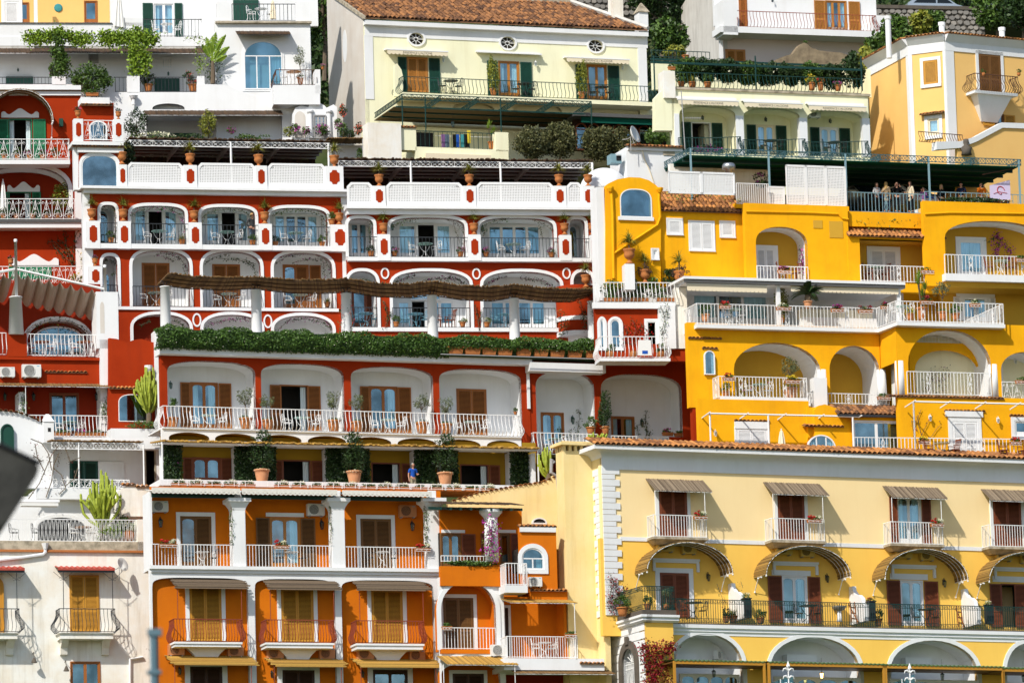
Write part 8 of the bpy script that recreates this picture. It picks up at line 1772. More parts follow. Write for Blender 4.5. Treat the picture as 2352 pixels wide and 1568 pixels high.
for k in range(rows):
 for i in range(n):
  if i>n-1-k*.75:continue
  m4=Matrix.Translation((bx0+pt_*(i+.5)+random.uniform(-.02,.02),-.45+k*.45+random.uniform(-.03,.03),ze+.12+k*.45*sl+random.uniform(0,.02)))@Matrix.Rotation(math.atan(sl),4,'X')@Matrix.Rotation(random.uniform(-.06,.06),4,'Z')
  if k<5:ob=link('roof_tile',me,Bt.root,m4)
  else:b0=len(V);V+=[tuple(m4@Vector(c))for c in co];FF+=[tuple(q+b0 for q in f)for f in fs]
mb=MB();mb.v,mb.f=V,FF;Bt.part('roof_tiles',mb,'roof_tile_more',kind='stuff',smooth=True)
Bt.part('roof',MB().hexa([(bx0,-.4,ze+.02),(bx1,-.4,ze+.02),(bx1-2.6,5.6,ze+2.75),(bx0,5.6,ze+2.75),(bx0,-.4,ze+.1),(bx1,-.4,ze+.1),(bx1-2.6,5.6,ze+2.84),(bx0,5.6,ze+2.84)]),'roof_bed');Bt.part('ridge',MB().box(bx0,bx1-2.6,5.4,5.8,ze+2.8,ze+3.15),'weathered');Bt.part('hip',MB().tube([(bx1+.05,-.35,ze+.2),(bx1-2.6,5.6,ze+3.0)],.14,5),'grey_wall')
Bt.box(1407,-40,1431,56,2.0,2.8,'white_old','chimney');Bt.box(1468,28,1489,72,1.2,2,'white','chimney');q,z=Bt.loc(1478,28,1.2);Bt.part('chimney_cap',MB().hexa([(q-.35,1.1,z),(q+.35,1.1,z),(q+.35,2.1,z),(q-.35,2.1,z),(q-.04,1.55,z+.6),(q+.04,1.55,z+.6),(q+.04,1.65,z+.6),(q-.04,1.65,z+.6)]),'weathered')
for x,y in((956,90),(1166,99),(1368,106)):
 q,z=Bt.loc(x,y);p=oval_pts(q,z,.44,.35);W.hole(p);FW_.hole(p);Bt.surround(p,oval_pts(q,z,.54,.45),0,.09,name='oval_trim');Bt.part('interior',MB().prism(p,.2,.24),'interior');g=MB().tube([(q+.12*math.cos(a*.8),.06,z+.12*math.sin(a*.8))for a in range(9)],.025,4)
 for k in range(8):a=k*math.pi/4;g.tube([(q+.12*math.cos(a),.06,z+.12*math.sin(a)),(q+.44*math.cos(a),.06,z+.35*math.sin(a))],.018,4)
 Bt.part('oval_window',g,'metal_white')
cloth_awning(Bt,889,115,1029,130,0,'cream scalloped awning over the left hotel door',TXT,.26,.6,slope=.02,roller=.07);cloth_awning(Bt,1097,121,1244,127,0,'rolled up white awning over the middle hotel door',None,0,.35,slope=.02,roller=.07);cloth_awning(Bt,1301,133,1446,146,0,'cream scalloped awning over the right hotel door',TXT,.26,.6,slope=.02,roller=.07)
Bt.door(934,132,983,213,0,'shut','wood_light',sh=((914,934),(985,1010)),shm='green_dark');Bt.door(1145,141,1193,223,0,'glass','wood_light',W=W,sh=((1119,1143),(1195,1221)),shm='green_dark');Bt.door(1348,149,1394,231,0,'glass','wood_light',W=W,sh=((1322,1346),(1396,1422)),shm='green_dark',curtain=None)
for x,y in((1016,140),(1228,149),(1428,157)):lantern(Bt,x,y,0,'metal_white',17)
Bt.rail(925,188,1506,224,-1.4,'belly','green_iron',ret=1.4,pitch=.23,r=.018,A=.2);Bt.box(925,224,1506,233,-1.5,0,PY,'balcony_slab');BW=Bt.wall(1000,232,1500,268,-.3,PY,.3)
for a in((1040,236,250,1135,267),(1180,238,252,1290,267),(1355,240,254,1470,267)):p=BW.arch(*a);Bt.niche(p,-.3,1,PY,'ochre')
Bt.part('divider_wall',MB().prism(Bt.pts([(906,222),(906,150),(912,146),(922,160),(926,178),(926,222)],-.7),-.7,-.5),PY)
for x,n in((1036,'left'),(1205,'middle'),(1383,'right')):dining(Bt,x,222+(x-1200)*.04,-.7,f'on the long green hotel balcony, {n}','iron','iron','black',20,topn='black')
pot(Bt,1134,220,-.9,'tall','terracotta pot of tall grass left of the middle hotel door',15,v=1,hs=1.2);pot(Bt,1337,228,-.9,'tall','terracotta pot of tall grass left of the right hotel door',15,v=1,hs=1.2)
o=thing('green_iron_pergola','deep green iron pergola with brown canvas below the long hotel balcony','pergola',Bt.O,Bt.yaw);dp=-5.6;q0,z=Bt.loc(924,222,dp);q1=Bt.loc(1358,222,dp)[0];z=Bt.loc(1141,225,dp)[1]
truss(o,(q0,dp,z),(q1,dp,z),.3,'green_iron',20)
for k in range(6):x=q0+(q1-q0)*k/5;truss(o,(x,dp,z),(x+.01,-.3,z),.26,'green_iron',10,name='rafter')
link('canvas',MB().box(q0,q1,dp+1.6,-.2,z-.42,z-.38).mesh('canvas','cloth_brown'),o)
for k in range(3):link('purlin',MB().box(q0,q1,dp+1.2+k*1.4,dp+1.26+k*1.4,z-.5,z-.42).mesh('purlin','green_iron'),o)
for px in(924,977,1150,1358):x=Bt.loc(px,250,dp)[0];link('post',MB().tube([(x,dp,z),(x,dp,z-2.1)],.035,5).mesh('post','green_iron'),o)
hanglamp(Bt,1040,285,-3.4)
Bt.box(838,300,1500,375,-1.0,-.4,PY,'wall');Bt.box(958,305,995,342,-1.1,-1.0,'dark','opening');td=-6.0;Bt.box(955,341,1168,375,td,-1,PY,'terrace_wall');Bt.box(846,283,922,376,td-.2,td+.8,'white_old','wall');Bt.box(919,293,956,345,td,td+.6,'pale_yellow','pier');Bt.box(1139,304,1168,348,td,td+.6,PY,'pier');Bt.eave(918,290,957,294,td)
Bt.rail(956,304,1139,344,td+.2,'bars','green_iron',pitch=.26,r=.015);Bt.box(978,354,1128,366,td-.3,td,'cloth_cream','awning_cassette');pot(Bt,1128,342,td+.6,'yucca','spiky yucca in a pot on the hotel laundry terrace',12,hs=1.5)
for k,(x,m,w)in enumerate(((1018,'c_purple',6),(1027,'c_jeans',8),(1044,'c_black',6),(1051,'c_blue',6),(1062,'c_teal',6),(1072,'c_black',10),(1077,'fl_yellow',6),(1136,'c_navy',6))):
 q,z=Bt.loc(x,334 if x!=1077 else 325,td+.6);ww=w/36;o=thing('laundry',f'{["purple shirt", "faded jeans", "black trousers", "blue garment", "teal cloth", "black top", "yellow cloth", "navy trousers"][k]} hung to dry on the hotel terrace','laundry',Bt.l2w(q,td+.6,z),Bt.yaw,'laundry on the hotel terrace');link('cloth',MB().hexa([(-ww*.5,-.03,-.12),(ww*.6,.0,-.1),(ww*.6,.03,-.1),(-ww*.5,.02,-.12),(-ww*.6,-.02,.62),(ww*.6,-.02,.62),(ww*.6,.02,.62),(-ww*.6,.02,.62)]).mesh('cloth',m),o)
Bt.part('clothes_line',MB().tube([(Bt.loc(1000,310,td+1.2)[0],td+1.2,Bt.loc(1000,312,td+1.2)[1]),(Bt.loc(1140,310,td+1.2)[0],td+1.2,Bt.loc(1140,316,td+1.2)[1])],.012,4),'metal_white')
WG=-3.2;Bt.box(1318,262,1541,270,WG-1.0,-.3,'slate','gutter_roof');o=thing('green_awning','dark green scalloped awning over the arched wooden glazing','awning',Bt.O,Bt.yaw);q0,q1,z0,z1=Bt.rect(1335,270,1526,285,WG-.8);link('valance',MB().box(q0,q1,WG-.82,WG-.78,z0,z1).mesh('valance','cloth_green'),o)
Bt.part('wall',MB().prism(Bt.rpoly(1318,270,1530,350,WG+.1),WG+.1,WG+.3),'wood_dark')
for k in range(7):Bt.archwin(1322+k*29,283+k,297+k,1349+k*29,345,WG,'wood_red',trans=True,gm='glass',curtain=None)
for x,y,rx,ry,n in((1222,328,46,46,'left'),(1285,324,46,50,'second'),(1375,328,46,48,'third'),(1425,328,34,46,'fourth'),(1508,312,30,26,'right')):bush(Bt,x,y,rx,ry,td-.3 if x<1500 else WG-1.3,f'olive brown evergreen bush before the hotel terrace, {n} in the row',int(rx*ry*2.6),.13,'leaf_holm' if x<1500 else 'leaf',clumps=60,spread=.34,rd=1.0)
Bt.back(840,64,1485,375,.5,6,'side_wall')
# ANNEX WITH THREE BAYS
Dn=Bld('pale_yellow_annex','pale yellow hotel annex with three arched bays and a roof garden','hotel',1780,360,20,17.4)
W=Dn.wall(1546,210,1998,470,0,PY,.3);Dn.box(1546,208,1999,213,-.1,.3,'weathered','coping')
for k,(x0,x1,yt,ys,yb,aw)in enumerate(((1562,1690,245,262,352,(1552,1700,229,246)),(1710,1838,250,267,356,(1704,1847,235,251)),(1856,1982,255,272,360,(1852,1993,242,258)))):
 p=W.arch(x0,yt,ys,x1,yb,2.3);NW=Dn.niche(p,0,1.6,PY);n=['left','middle','right'][k]
 Dn.box(x0-12 if k==0 else x0-19,ys-1,x0-1,yb,-.04,.3,'white','pillar');
 cloth_awning(Dn,aw[0]+5,aw[2],aw[1]-3,aw[3],0,f'cream scalloped awning over the {n} bay of the annex',TXT,.28,.5,slope=.1)
 a=((1588,1633,281,345),(1737,1780,287,350),(1883,1926,293,355))[k];Dn.door(a[0],a[2],a[1],a[3]+6,1.6,'open' if k==0 else 'glass','cloth_cream' if k==1 else 'paint_white',W=NW,arched=True,sh=((a[0]-22,a[0]-1),(a[1]+2,a[1]+26)),shm='green_dark',curtain=None if k==0 else 'both')
 lantern(Dn,(1612,1757,1905)[k],273+k*4,1.6,h=13);q0,q1,z0,z1=Dn.rect(x0-2,318+k*5,x1+6,yb,-.2);Dn.railpath([(q0,-.1),(q0+(q1-q0)*.55,-.35),(q1-.6,-.75),(q1-.1,-.9),(q1,-.2)],z0,z1,'belly','green_iron',pitch=.2,r=.018)
 if k:dining(Dn,a[1]-8,yb-3,.6,f'in the {n} bay of the annex','iron','iron','black',18,topn='black')
Dn.box(1982,272,1999,360,-.04,.3,'white','pillar');bush(Dn,1622,342,38,9,.3,'magenta bougainvillea along the railing of the left annex bay',420,.1,'leaf_dark',flowers='fl_magenta',nf=420,clumps=26);ac(Dn,1852,258,1884,272,.6,'white air conditioner tucked under the right arch of the annex')
Dn.rail(1552,174,1976,209,.1,'belly','green_iron',pitch=.22,r=.018,A=.2);Dn.box(1525,163,1551,225,-.2,.8,'white_old','pier');Dn.part('parapet',MB().prism(Dn.pts([(1505,300),(1505,225),(1526,202),(1548,202),(1548,300)],0),0,.5),PY);fbox(Dn,1533,0,1549,162,0,'none','terracotta trough on the weathered white pier',holder=False)
Dn.wall(1500,150,2000,215,4.4,PY,.3)
for k in range(9):x=1575+k*48;bush(Dn,x,160+k*2-(16 if k==8 else 0),34,34+(14 if k==8 else 0),1.7,f'roof garden creeper over the green pergola, {["first", "second", "third", "fourth", "fifth", "sixth", "seventh", "eighth", "ninth"][k]} clump from the left',3600,.15,'leaf_dark' if k%3 else 'leaf',clumps=34,spread=.3,rd=1.0)
for k,(x,kd,pr,n)in enumerate(((1565,'bush','BIGPOT','terracotta tub at the left end of the roof garden railing'),(1590,'grass','POT','grassy potted plant in the roof garden'),(1625,'bush','POT','potted shrub behind the roof garden railing'),(1865,'yellow','POT','yellow flowering plant in the roof garden'),(1885,'red','BIGPOT','tall red flowers in a tub in the roof garden'),(1925,'pink','BIGPOT','pink flowers in a wide pot in the roof garden'))):pot(Dn,x,206+(x-1765)*.02,.7,kd,n,15,pr,hs=1.3 if kd in('red','yellow')else 1)
o=thing('garden_pergola','long green iron pergola beams over the roof garden','pergola',Dn.O,Dn.yaw)
for y,d,nm in((147,.6,'beam'),(140,2.4,'beam')):q0,z=Dn.loc(1495,y,d);q1=Dn.loc(1980,y,d)[0];z=Dn.loc(1738,y+4,d)[1];link(nm,MB().box(q0,q1,d,d+.1,z-.08,z+.04).mesh(nm,'green_iron'),o)
for px in(1502,1735,1978):q,z=Dn.loc(px,145,.6);link('post',MB().tube([(q,.6,z+.4),(q,.6,z-1.6)],.045,5).mesh('post','green_iron'),o)
Dn.rail(1497,118,1630,134,3.6,'bars','green_iron',pitch=.25,r=.016);pot(Dn,1575,140,4,'bay','small fig tree in a pot behind the upper green railing',14);bush(Dn,1550,118,30,20,4.2,'yellow green shrub beyond the upper green railing',700,.13,'leaf_yellow')
Dn.back(1550,215,1995,470,2,7,PY)
# WHITE HOUSE with long rusty balcony
C=Bld('white_balcony_house','white house with a long rust coloured balcony railing at the top','house',1850,150,45,16.3);W=C.wall(1640,-60,2012,66,0,'white',.3);q0,q1,z0,z1=C.rect(1640,-60,2012,66,0)
C.wall(1655,60,2005,150,.02,'pink_white',.3);C.box(1655,66,2014,80,-1.6,0,'white','balcony_slab');C.rail(1692,31,2012,68,-1.5,'belly','rust',ret=1.5,pitch=.21,r=.017,A=.22);C.box(1661,0,1694,80,-1.6,0,'white','wall')
C.door(1896,2,1945,72,0,'glass','wood_light',W=W,sh=((1870,1895),(1949,1975)),shm='wood_light',leaves=3);C.door(1697,-20,1716,64,0,'shut','wood_orange',leaves=1);C.door(1666,114,1712,145,0,'shut','wood_light',name='window');lantern(C,1773,4,0,h=9);C.box(2000,36,2040,110,-.8,.4,'white','wall');C.box(1654,92,1661,135,-.4,-.2,'white','drainpipe')
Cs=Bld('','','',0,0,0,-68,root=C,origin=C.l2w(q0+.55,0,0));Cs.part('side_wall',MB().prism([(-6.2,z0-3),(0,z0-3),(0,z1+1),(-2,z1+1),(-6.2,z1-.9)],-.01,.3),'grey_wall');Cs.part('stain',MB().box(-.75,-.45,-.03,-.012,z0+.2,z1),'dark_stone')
o=thing('ruined_wall','rough ruined stone wall stub under the white house','wall',C.w(1850,150,-3),C.yaw);q=C.loc(1850,150,-3);link('masonry',MB().prism([(x-q[0],z-q[1])for x,z in C.pts([(1775,152),(1782,138),(1795,132),(1806,128),(1822,124),(1830,112),(1838,102),(1848,98),(1856,103),(1862,109),(1880,116),(1905,119),(1930,121),(1945,126),(1945,152)],-3)],0,.8).mesh('masonry','ruin'),o);bush(C,1850,97,7,4,-2.8,'tuft of grass on top of the ruined wall',60,.1,'leaf',stem=False);C.back(1665,-60,2010,150,1,7,'white')
# APRICOT OCTAGONAL HOUSE
E=Bld('apricot_corner_house','apricot corner house with white pilasters and a tiled eave at the top right','house',2186,500,22,28.7)
def face(B,x0,x1,yt,yb,nm='apricot'):
 q0,q1=B.loc(x0,(yt+yb)/2)[0],B.loc(x1,(yt+yb)/2)[0];zt,zb=B.loc((x0+x1)/2,yt)[1],B.loc((x0+x1)/2,yb)[1];return Wall(B,[(q0,zb),(q1,zb),(q1,zt),(q0,zt)],0,.3,nm,'wall'),q0,q1,zt,zb
zt=E.loc(2186,82)[1];zb=E.loc(2186,500)[1];E1=Bld('','','',0,0,0,-25.4,root=E,origin=E.O.copy());p1=E1.loc(2086,100)[0];E0=Bld('','','',0,0,0,-70.5,root=E,origin=E1.l2w(p1,0,0));p0=E0.loc(1994,160)[0];qR=E.loc(2440,100)[0]
WR=Wall(E,[(0,zb),(qR,zb),(qR,zt),(0,zt)],0,.3,'apricot','wall');WM=Wall(E1,[(p1,zb),(0,zb),(0,zt),(p1,zt)],0,.3,'apricot','wall');WL=Wall(E0,[(p0,zb),(0,zb),(0,zt),(p0,zt)],0,.3,'apricot','wall')
for fr,a,b in((E,0,qR),(E1,p1,0),(E0,p0,0)):
 fr.part('frieze',MB().box(a,b,-.05,.02,zt-.9,zt),'white');fr.part('cornice',MB().hexa([(a,-.05,zt-.4),(b,-.05,zt-.4),(b,.2,zt-.4),(a,.2,zt-.4),(a,-.4,zt),(b,-.4,zt),(b,.2,zt),(a,.2,zt)]),'white');fr.tilerow(a,b,-.35,zt+.01,.16,rows=2,over=.1)
for fr,a,b in((E,.0,.55),(E1,-.14,0),(E1,p1,p1+.2),(E0,-.35,0),(E,6.9,7.6)):fr.part('pilaster',MB().box(a,b,-.04,.02,zb,zt-.9),'white')
E1.door(2121,139,2155,194,0,'shut','wood_gold',leaves=1,sur=8,name='window',mid=False);E1.door(2131,272,2158,312,0,'glass','cloth_cream',W=WM,leaves=1,sur=8,name='window',curtain='both',cfrac=.5);E1.eave(2112,254,2166,262,-.25)
E.door(2248,126,2299,214,0,'shut','wood_brown',sur=8);q0,q1,a,b=E.rect(2239,211,2338,226,-.9);E.part('balcony_slab',MB().box(q0,q1,-.9,0,b-.16,b).hexa([(q0+.9,-.1,a-1.2),(q1-.9,-.1,a-1.2),(q1-.9,0,a-1.2),(q0+.9,0,a-1.2),(q0+.3,-.75,b-.16),(q1-.3,-.75,b-.16),(q1-.3,0,b-.16),(q0+.3,0,b-.16)]),'white');E.rail(2240,173,2338,213,-.85,'belly','brown_iron',ret=.85,pitch=.17,r=.016,A=.3)
for x,n in((2259,'left'),(2340,'right')):pot(E,x,175,-.85,'bush',f'small terracotta pot on the {n} end of the rounded brown balcony rail',9,'BELLY')
E.door(2283,262,2306,292,0,'glass','wood_brown',W=WR,leaves=1,sh=((2257,2283),(2306,2330)),shm='wood_gold',sur=0,name='window');E.band(2252,250,2300,258,0,.05)
E.part('stair_parapet',MB().prism(E.pts([(2200,360),(2200,330),(2240,318),(2300,290),(2362,286),(2362,480),(2200,480)],-1.5),-1.5,-1.2),'apricot');E.part('coping',MB().prism(E.pts([(2150,344),(2150,326),(2205,325),(2240,314),(2300,282),(2364,284),(2364,296),(2302,294),(2242,326),(2205,340)],-1.55),-1.6,-1.1),'white');q0,q1,a,b=E.rect(2110,306,2200,330,-1.4);E.railpath([(q0,-1.4),(q1+.3,-1.4)],a,b,'belly','brown_iron',pitch=.17,r=.016)
for x,yt,yb in((2042,38,118),(2164,52,82),(2302,64,90)):q,z=E.loc(x,yb,2.5);z2=E.loc(x,yt,2.5)[1];E.part('chimney',MB().lathe([(.16,z-.4),(.16,z2-.2),(.2,z2-.18),(.2,z2),(.001,z2)],(q,2.5,0),12),'white')
x,z=E.loc(2220,356,-1.7);o=thing('stone_bust','small weathered stone bust in front of the stair parapet','statue',E.l2w(x,-1.7,z),E.yaw);link('bust',MB().lathe([(.3,0),(.26,.2),(.32,.4),(.12,.55),(.17,.7),(.14,.88),(.001,.92)]).mesh('bust','dark_stone',True),o)
mb=MB();P=[E.l2w(qR,8,0),E.l2w(qR,0,0),E.l2w(0,0,0),E1.l2w(p1,0,0),E0.l2w(p0,0,0)];P=[E.M.inverted()@Vector((p.x,p.y,0))for p in P];E.part('roof',plan([(p.x,p.y)for p in P][::-1],zt-.02,zt+.2),'white_old')
# CAR TERRACE under the green canopy
X=Bld('canopy_terrace','open terrace under a wide green canopy above the deep yellow house','terrace',1960,490,12.5,17.8)
o=thing('green_canopy','wide green canvas canopy on blue grey lattice beams','canopy',X.O,X.yaw);q0,z=X.loc(1582,361);q1=X.loc(2341,361)[0];z=X.loc(1960,355)[1]
truss(o,(q0,-.2,z),(q1,-.2,z),.3,'teal_iron',46)
for k in range(8):x=q0+(q1-q0)*k/7;truss(o,(x,-.2,z),(x+.01,7.5,z+.1),.3,'teal_iron',14,name='rafter')
link('canvas',MB().box(q0,q1,.2,7.6,z-.34,z-.3).mesh('canvas','cloth_green'),o)
for k in range(5):link('purlin',MB().box(q0,q1,1+k*1.4,1.08+k*1.4,z-.5,z-.35).mesh('purlin','green_iron'),o)
for px in(1585,1764,1940,2131,2338):x=X.loc(px,400)[0];link('post',MB().box(x-.045,x+.045,-.22,-.13,z-3,z).mesh('post','blue_iron'),o)
X.part('floor',MB().box(q0,q1+4,.0,8,X.loc(1960,492)[1]-.2,X.loc(1960,491)[1]),'concrete');X.part('back_wall',MB().box(q0,q1-4.5,7.6,7.9,z-3.4,z-.8),'green_dark')
X.rail(1946,444,2124,489,.1,'bars','blue_iron',pitch=.2,r=.02,motif=3.4);X.rail(2124,444,2350,468,.6,'bars','blue_iron',pitch=.3,r=.018)
bush(X,2240,461,104,9,.0,'low dark green planting spilling over the yellow parapet',2600,.11,'leaf_dark',clumps=70,spread=.16,name='hedge',cat='hedge',stem=False,rd=.4,flowers='fl_white',nf=50)
for k,(px,pb,d,ro,top,lg,hr,h,arms,kw,lab)in enumerate(((2015,490,.9,.2,'c_grey','c_black','hair_brown',1.66,('bent','bent'),dict(hairlen=.15,female=True,lean=.04),'woman in a grey sweater and black trousers looking down at her phone'),(2037,490,1.1,2.6,'c_beige','c_navy','hair_blond',1.72,('down','bent'),dict(hairlen=.3,female=True,coat=True),'blond woman in a long beige coat behind the terrace railing'),(2062,490,.9,-.3,'c_black','c_black','hair_brown',1.7,('up','phone'),{},'person in black holding a camera up to the face'),(2093,490,.8,-1.2,'c_cream','c_black','hair_brown',1.74,('bent','down'),dict(hairlen=.32,female=True,coat=True),'long haired woman in a cream cardigan seen from the side'),(2123,496,1.0,-.6,'c_purple','c_navy','hair_brown',1.55,('up','up'),dict(female=True),'person in a purple top beside the canopy post'),(2164,494,1.2,.1,'c_black','c_black','hair_blond',1.68,('down','bent'),dict(hairlen=.3,female=True),'blond woman in a black top behind the planting'),(2210,492,1.2,-.7,'c_navy','c_navy','hair_grey',1.76,('down','bent'),dict(cap='c_black'),'man in a dark jacket and black cap'),(2255,492,1.0,.1,'c_orange','c_navy','hair_brown',1.72,('up','up'),{},'person in an orange jacket holding up a camera'))):person(X.w(px,pb,d),X.yaw+ro,lab,top,lg,hr,h,arms,**kw)
def car(loc,rot,label,m):
 t=thing('parked_car',label,'car',loc,rot,'parked cars');side=[(-2.0,.3),(2.0,.3),(2.05,.7),(1.2,.92),(.45,1.42),(-1.2,1.46),(-1.95,.98),(-2.02,.6)]
 link('body',MB().prism(side,-.82,.82).mesh('body',m),t);w=[(1.02,.95),(.42,1.36),(-1.15,1.39),(-1.7,1.0)]
 for y0,y1 in((-.84,-.823),(.823,.84)):
  for a,b in(((-.05,1.02)),(-1.7,-.15)):link('window',MB().prism([(max(a,-1.6),.98),(min(b,.95),.98),(min(b,.42),1.35),(max(a,-1.15),1.35)],y0,y1).mesh('window','car_glass'),t)
 link('windscreen',MB().hexa([(1.14,-.7,.95),(1.18,-.7,.95),(1.18,.7,.95),(1.14,.7,.95),(.48,-.62,1.4),(.53,-.62,1.4),(.53,.62,1.4),(.48,.62,1.4)]).mesh('windscreen','car_glass'),t);link('number_plate',MB().box(2.05,2.07,-.26,.26,.45,.56).mesh('number_plate','plate_blue'),t);link('grille',MB().box(2.03,2.065,-.5,.5,.60,.68).mesh('grille','dark'),t)
 for y in(-.62,.62):link('headlight',MB().ball((1.98,y,.68),(.09,.16,.08),8,5).mesh('headlight','steel'),t)
 for x in(-1.25,1.3):
  for y in(-.78,.78):me=MB().lathe([(.001,-.1),(.2,-.11),(.31,-.1),(.32,0),(.31,.1),(.2,.11),(.001,.1)],n=14).mesh('wheel','dark');me.transform(Matrix.Rotation(R(90),4,'X'));wo=link('wheel',me,t);wo.location=(x,y,.32)
 return t
car(X.w(1985,489,3.6),X.yaw-1.5,'black car facing out from under the green canopy','car_black');car(X.w(2085,489,4.2),X.yaw-1.3,'white car parked behind the people under the canopy','car_white')
o=thing('cafe_table','red draped table on the terrace right of the person in orange','table',X.w(2286,490,1.6),X.yaw);link('cloth',MB().box(-.7,.7,-.4,.4,0,.78).mesh('cloth','c_red'),o);link('tabletop',MB().box(-.72,.72,-.42,.42,.782,.81).mesh('tabletop','c_red'),o)
o=thing('hanging_sign','lilac hanging sign with a red flourish on a brown bracket','sign',X.w(2298,458,.5),X.yaw);link('board',MB().hexa([(-.6,0,0),(.6,0,0),(.6,.04,0),(-.6,.04,0),(-.6,0,.75),(.6,0,1.1),(.6,.04,1.1),(-.6,.04,.75)]).mesh('board','lilac'),o);link('flourish',MB().tube([(.25*math.cos(a*.5)*(1-a*.05),-.02,.5+.22*math.sin(a*.5))for a in range(12)],.02,4).tube([(-.4,-.02,.3),(-.1,-.02,.42),(.4,-.02,.35)],.012,4).mesh('flourish','c_red'),o);link('bracket',MB().tube([(-1,.02,1.35),(.9,.02,1.75)],.035,4).mesh('bracket','brown_iron'),o)
def screen(B,x0,x1,y0,y1,d,n,label,tilt=0.0):
 t=thing('lattice_screen',label,'screen',B.O,B.yaw,'white lattice screens');q0,q1,z0,z1=B.rect(x0,y0,x1,y1,d)
 for k in range(n):
  a,b=q0+(q1-q0)*k/n,q0+(q1-q0)*(k+1)/n;f=MB().box(a,a+.08,d,d+.06,z0,z1).box(b-.08,b,d,d+.06,z0,z1).box(a,b,d,d+.06,z0,z0+.1).box(a,b,d,d+.06,z1-.1,z1);po=link('frame',f.mesh('frame','paint_white'),t);g=MB()
  for i in range(int((b-a)/.085)):g.box(a+.06+i*.085,a+.112+i*.085,d+.02,d+.03,z0+.05,z1-.05)
  for i in range(int((z1-z0)/.085)):g.box(a+.04,b-.04,d+.031,d+.04,z0+.06+i*.085,z0+.112+i*.085)
  link('lattice',g.mesh('lattice','paint_white'),po,kind='stuff')
screen(X,1535,1688,395,446,-2.2,2,'low wide white lattice screen above the tiled roof');screen(X,1806,1944,381,474,-1.0,3,'tall white lattice screen of three panels');screen(X,1764,1803,428,470,-.9,1,'small white lattice screen left of the tall one')
X.rail(1692,422,1766,470,-1.2,'bars','metal_white',pitch=.12,r=.018);X.box(1690,470,1950,482,-1.2,.2,'yellow','parapet');X.wall(1540,380,1770,480,2.5,'white_old',.3)
o=thing('extractor_fan','silver roof ventilator beside the lattice screens','ventilator',X.w(1675,424,-.6),X.yaw);link('duct',MB().lathe([(.2,0),(.2,.8),(.36,.82),(.36,1.05),(.28,1.15),(.001,1.18)]).mesh('duct','steel',True),o);bush(X,1748,412,22,20,1.2,'purple flowering creeper behind the lattice screens',420,.11,'leaf_dark',flowers='fl_magenta',nf=60)
Q=Bld('white_roof_block','white rooftop block with a tiled edge beside a white dome','house',1500,430,13.5,17.8)
Q.box(1440,345,1570,440,-.2,2.6,'white','wall');Q.box(1443,337,1568,346,-.35,2.6,'white','cornice');Q.eave(1440,331,1571,338,-.4);Q.band(1524,347,1550,357,-.22,.03,'weathered','vent_panel')
q,z=Q.loc(1404,432,-.6);Q.part('dome',MB().lathe([(1.35*math.cos(a*math.pi/24),1.32*math.sin(a*math.pi/24))for a in range(12)]+[(.001,1.32)],(q,.6,z),28),'white',smooth=True)
x,z=Q.loc(1412,377,.2);o=thing('roof_cooler','blue grey boxy roof cooler on top of the white dome','ventilator',Q.l2w(x,.2,z),Q.yaw);link('casing',MB().box(-.3,.3,-.3,.4,0,.5).mesh('casing','blue_iron'),o);link('mouth',MB().box(.0,.26,-.32,-.3,.14,.40).mesh('mouth','dark'),o);link('hood',MB().box(-.02,.28,-.42,-.3,.40,.44).mesh('hood','paint_white'),o)
satdish(Q,1452,312,-.2,22,'large white satellite dish on the tiled white rooftop block',.6,.8);vine(Q,[[(1474,338),(1480,365),(1492,392),(1500,420)]],-.25,'dry looping cable like creeper down the white rooftop block',6,.02,.04,'bark',stemr=.03)if False else Q.part('cable',MB().tube([(Q.loc(a,b,-.25)[0],-.26,Q.loc(a,b,-.25)[1])for a,b in((1474,338),(1480,365),(1492,392),(1503,425))],.03,5),'cloth_cream')
o=thing('tv_antenna','tall thin television antenna mast before the annex','antenna',Q.w(1577,400,-.3),Q.yaw);link('mast',MB().tube([(0,0,0),(-.15,0,4.6)],.03,5).mesh('mast','grey_metal'),o);a=MB().tube([(-.1,0,3.1),(.95,0,3.15)],.015,4)
for k in range(9):a.tube([(.1+k*.1,-.15,3.1),(.1+k*.1,.15,3.1)],.008,3).tube([(.1+k*.1,0,3.02),(.1+k*.1,0,3.2)],.008,3)
link('yagi',a.mesh('yagi','grey_metal'),o)
Z=Bld('lemon_boundary_wall','pale lemon sloping boundary wall with tiled coping behind the orange wing','wall',1180,1250,1.0,17.8);p=[(1036,1260),(1036,1152),(1100,1132),(1178,1118),(1245,1108),(1290,1090),(1290,1260)];Z.part('masonry',MB().prism(Z.pts(p,0),0,.8),'lemon')
for(a,b),(c,e)in zip(p[1:5],p[2:6]):
 n=max(2,int((c-a)/11));
 for i in range(n):x,z=Z.loc(a+(c-a)*(i+.5)/n,b+(e-b)*(i+.5)/n);link('coping_tile',tilemesh(.24,.42,'roof_tile'),Z.root,Matrix.Translation((x,-.1,z))@Matrix.Rotation(-math.atan2(e-b,c-a),4,'Y'))
Z.archwin(1222,1188,1200,1256,1203,-.03,'white',gm='dark');Z.part('chimney_pipe',MB().tube([(Z.loc(a,b,-.6)[0],-.6,Z.loc(a,b,-.6)[1])for a,b in((1273,1062),(1267,1054),(1266,1085),(1280,1094),(1284,1135))],.1,7),'grey_metal')
cactus(Z,1258,1110,.9,90,26,14,'dark green cactus clump beside the tall yellow chimney',.07);cactus(Z,1362,1016,2.2,26,20,9,'small cactus behind the chimney cap',.06);cactus(Z,1388,1016,2.4,30,10,5,'small cactus beside the tall white arches',.06)
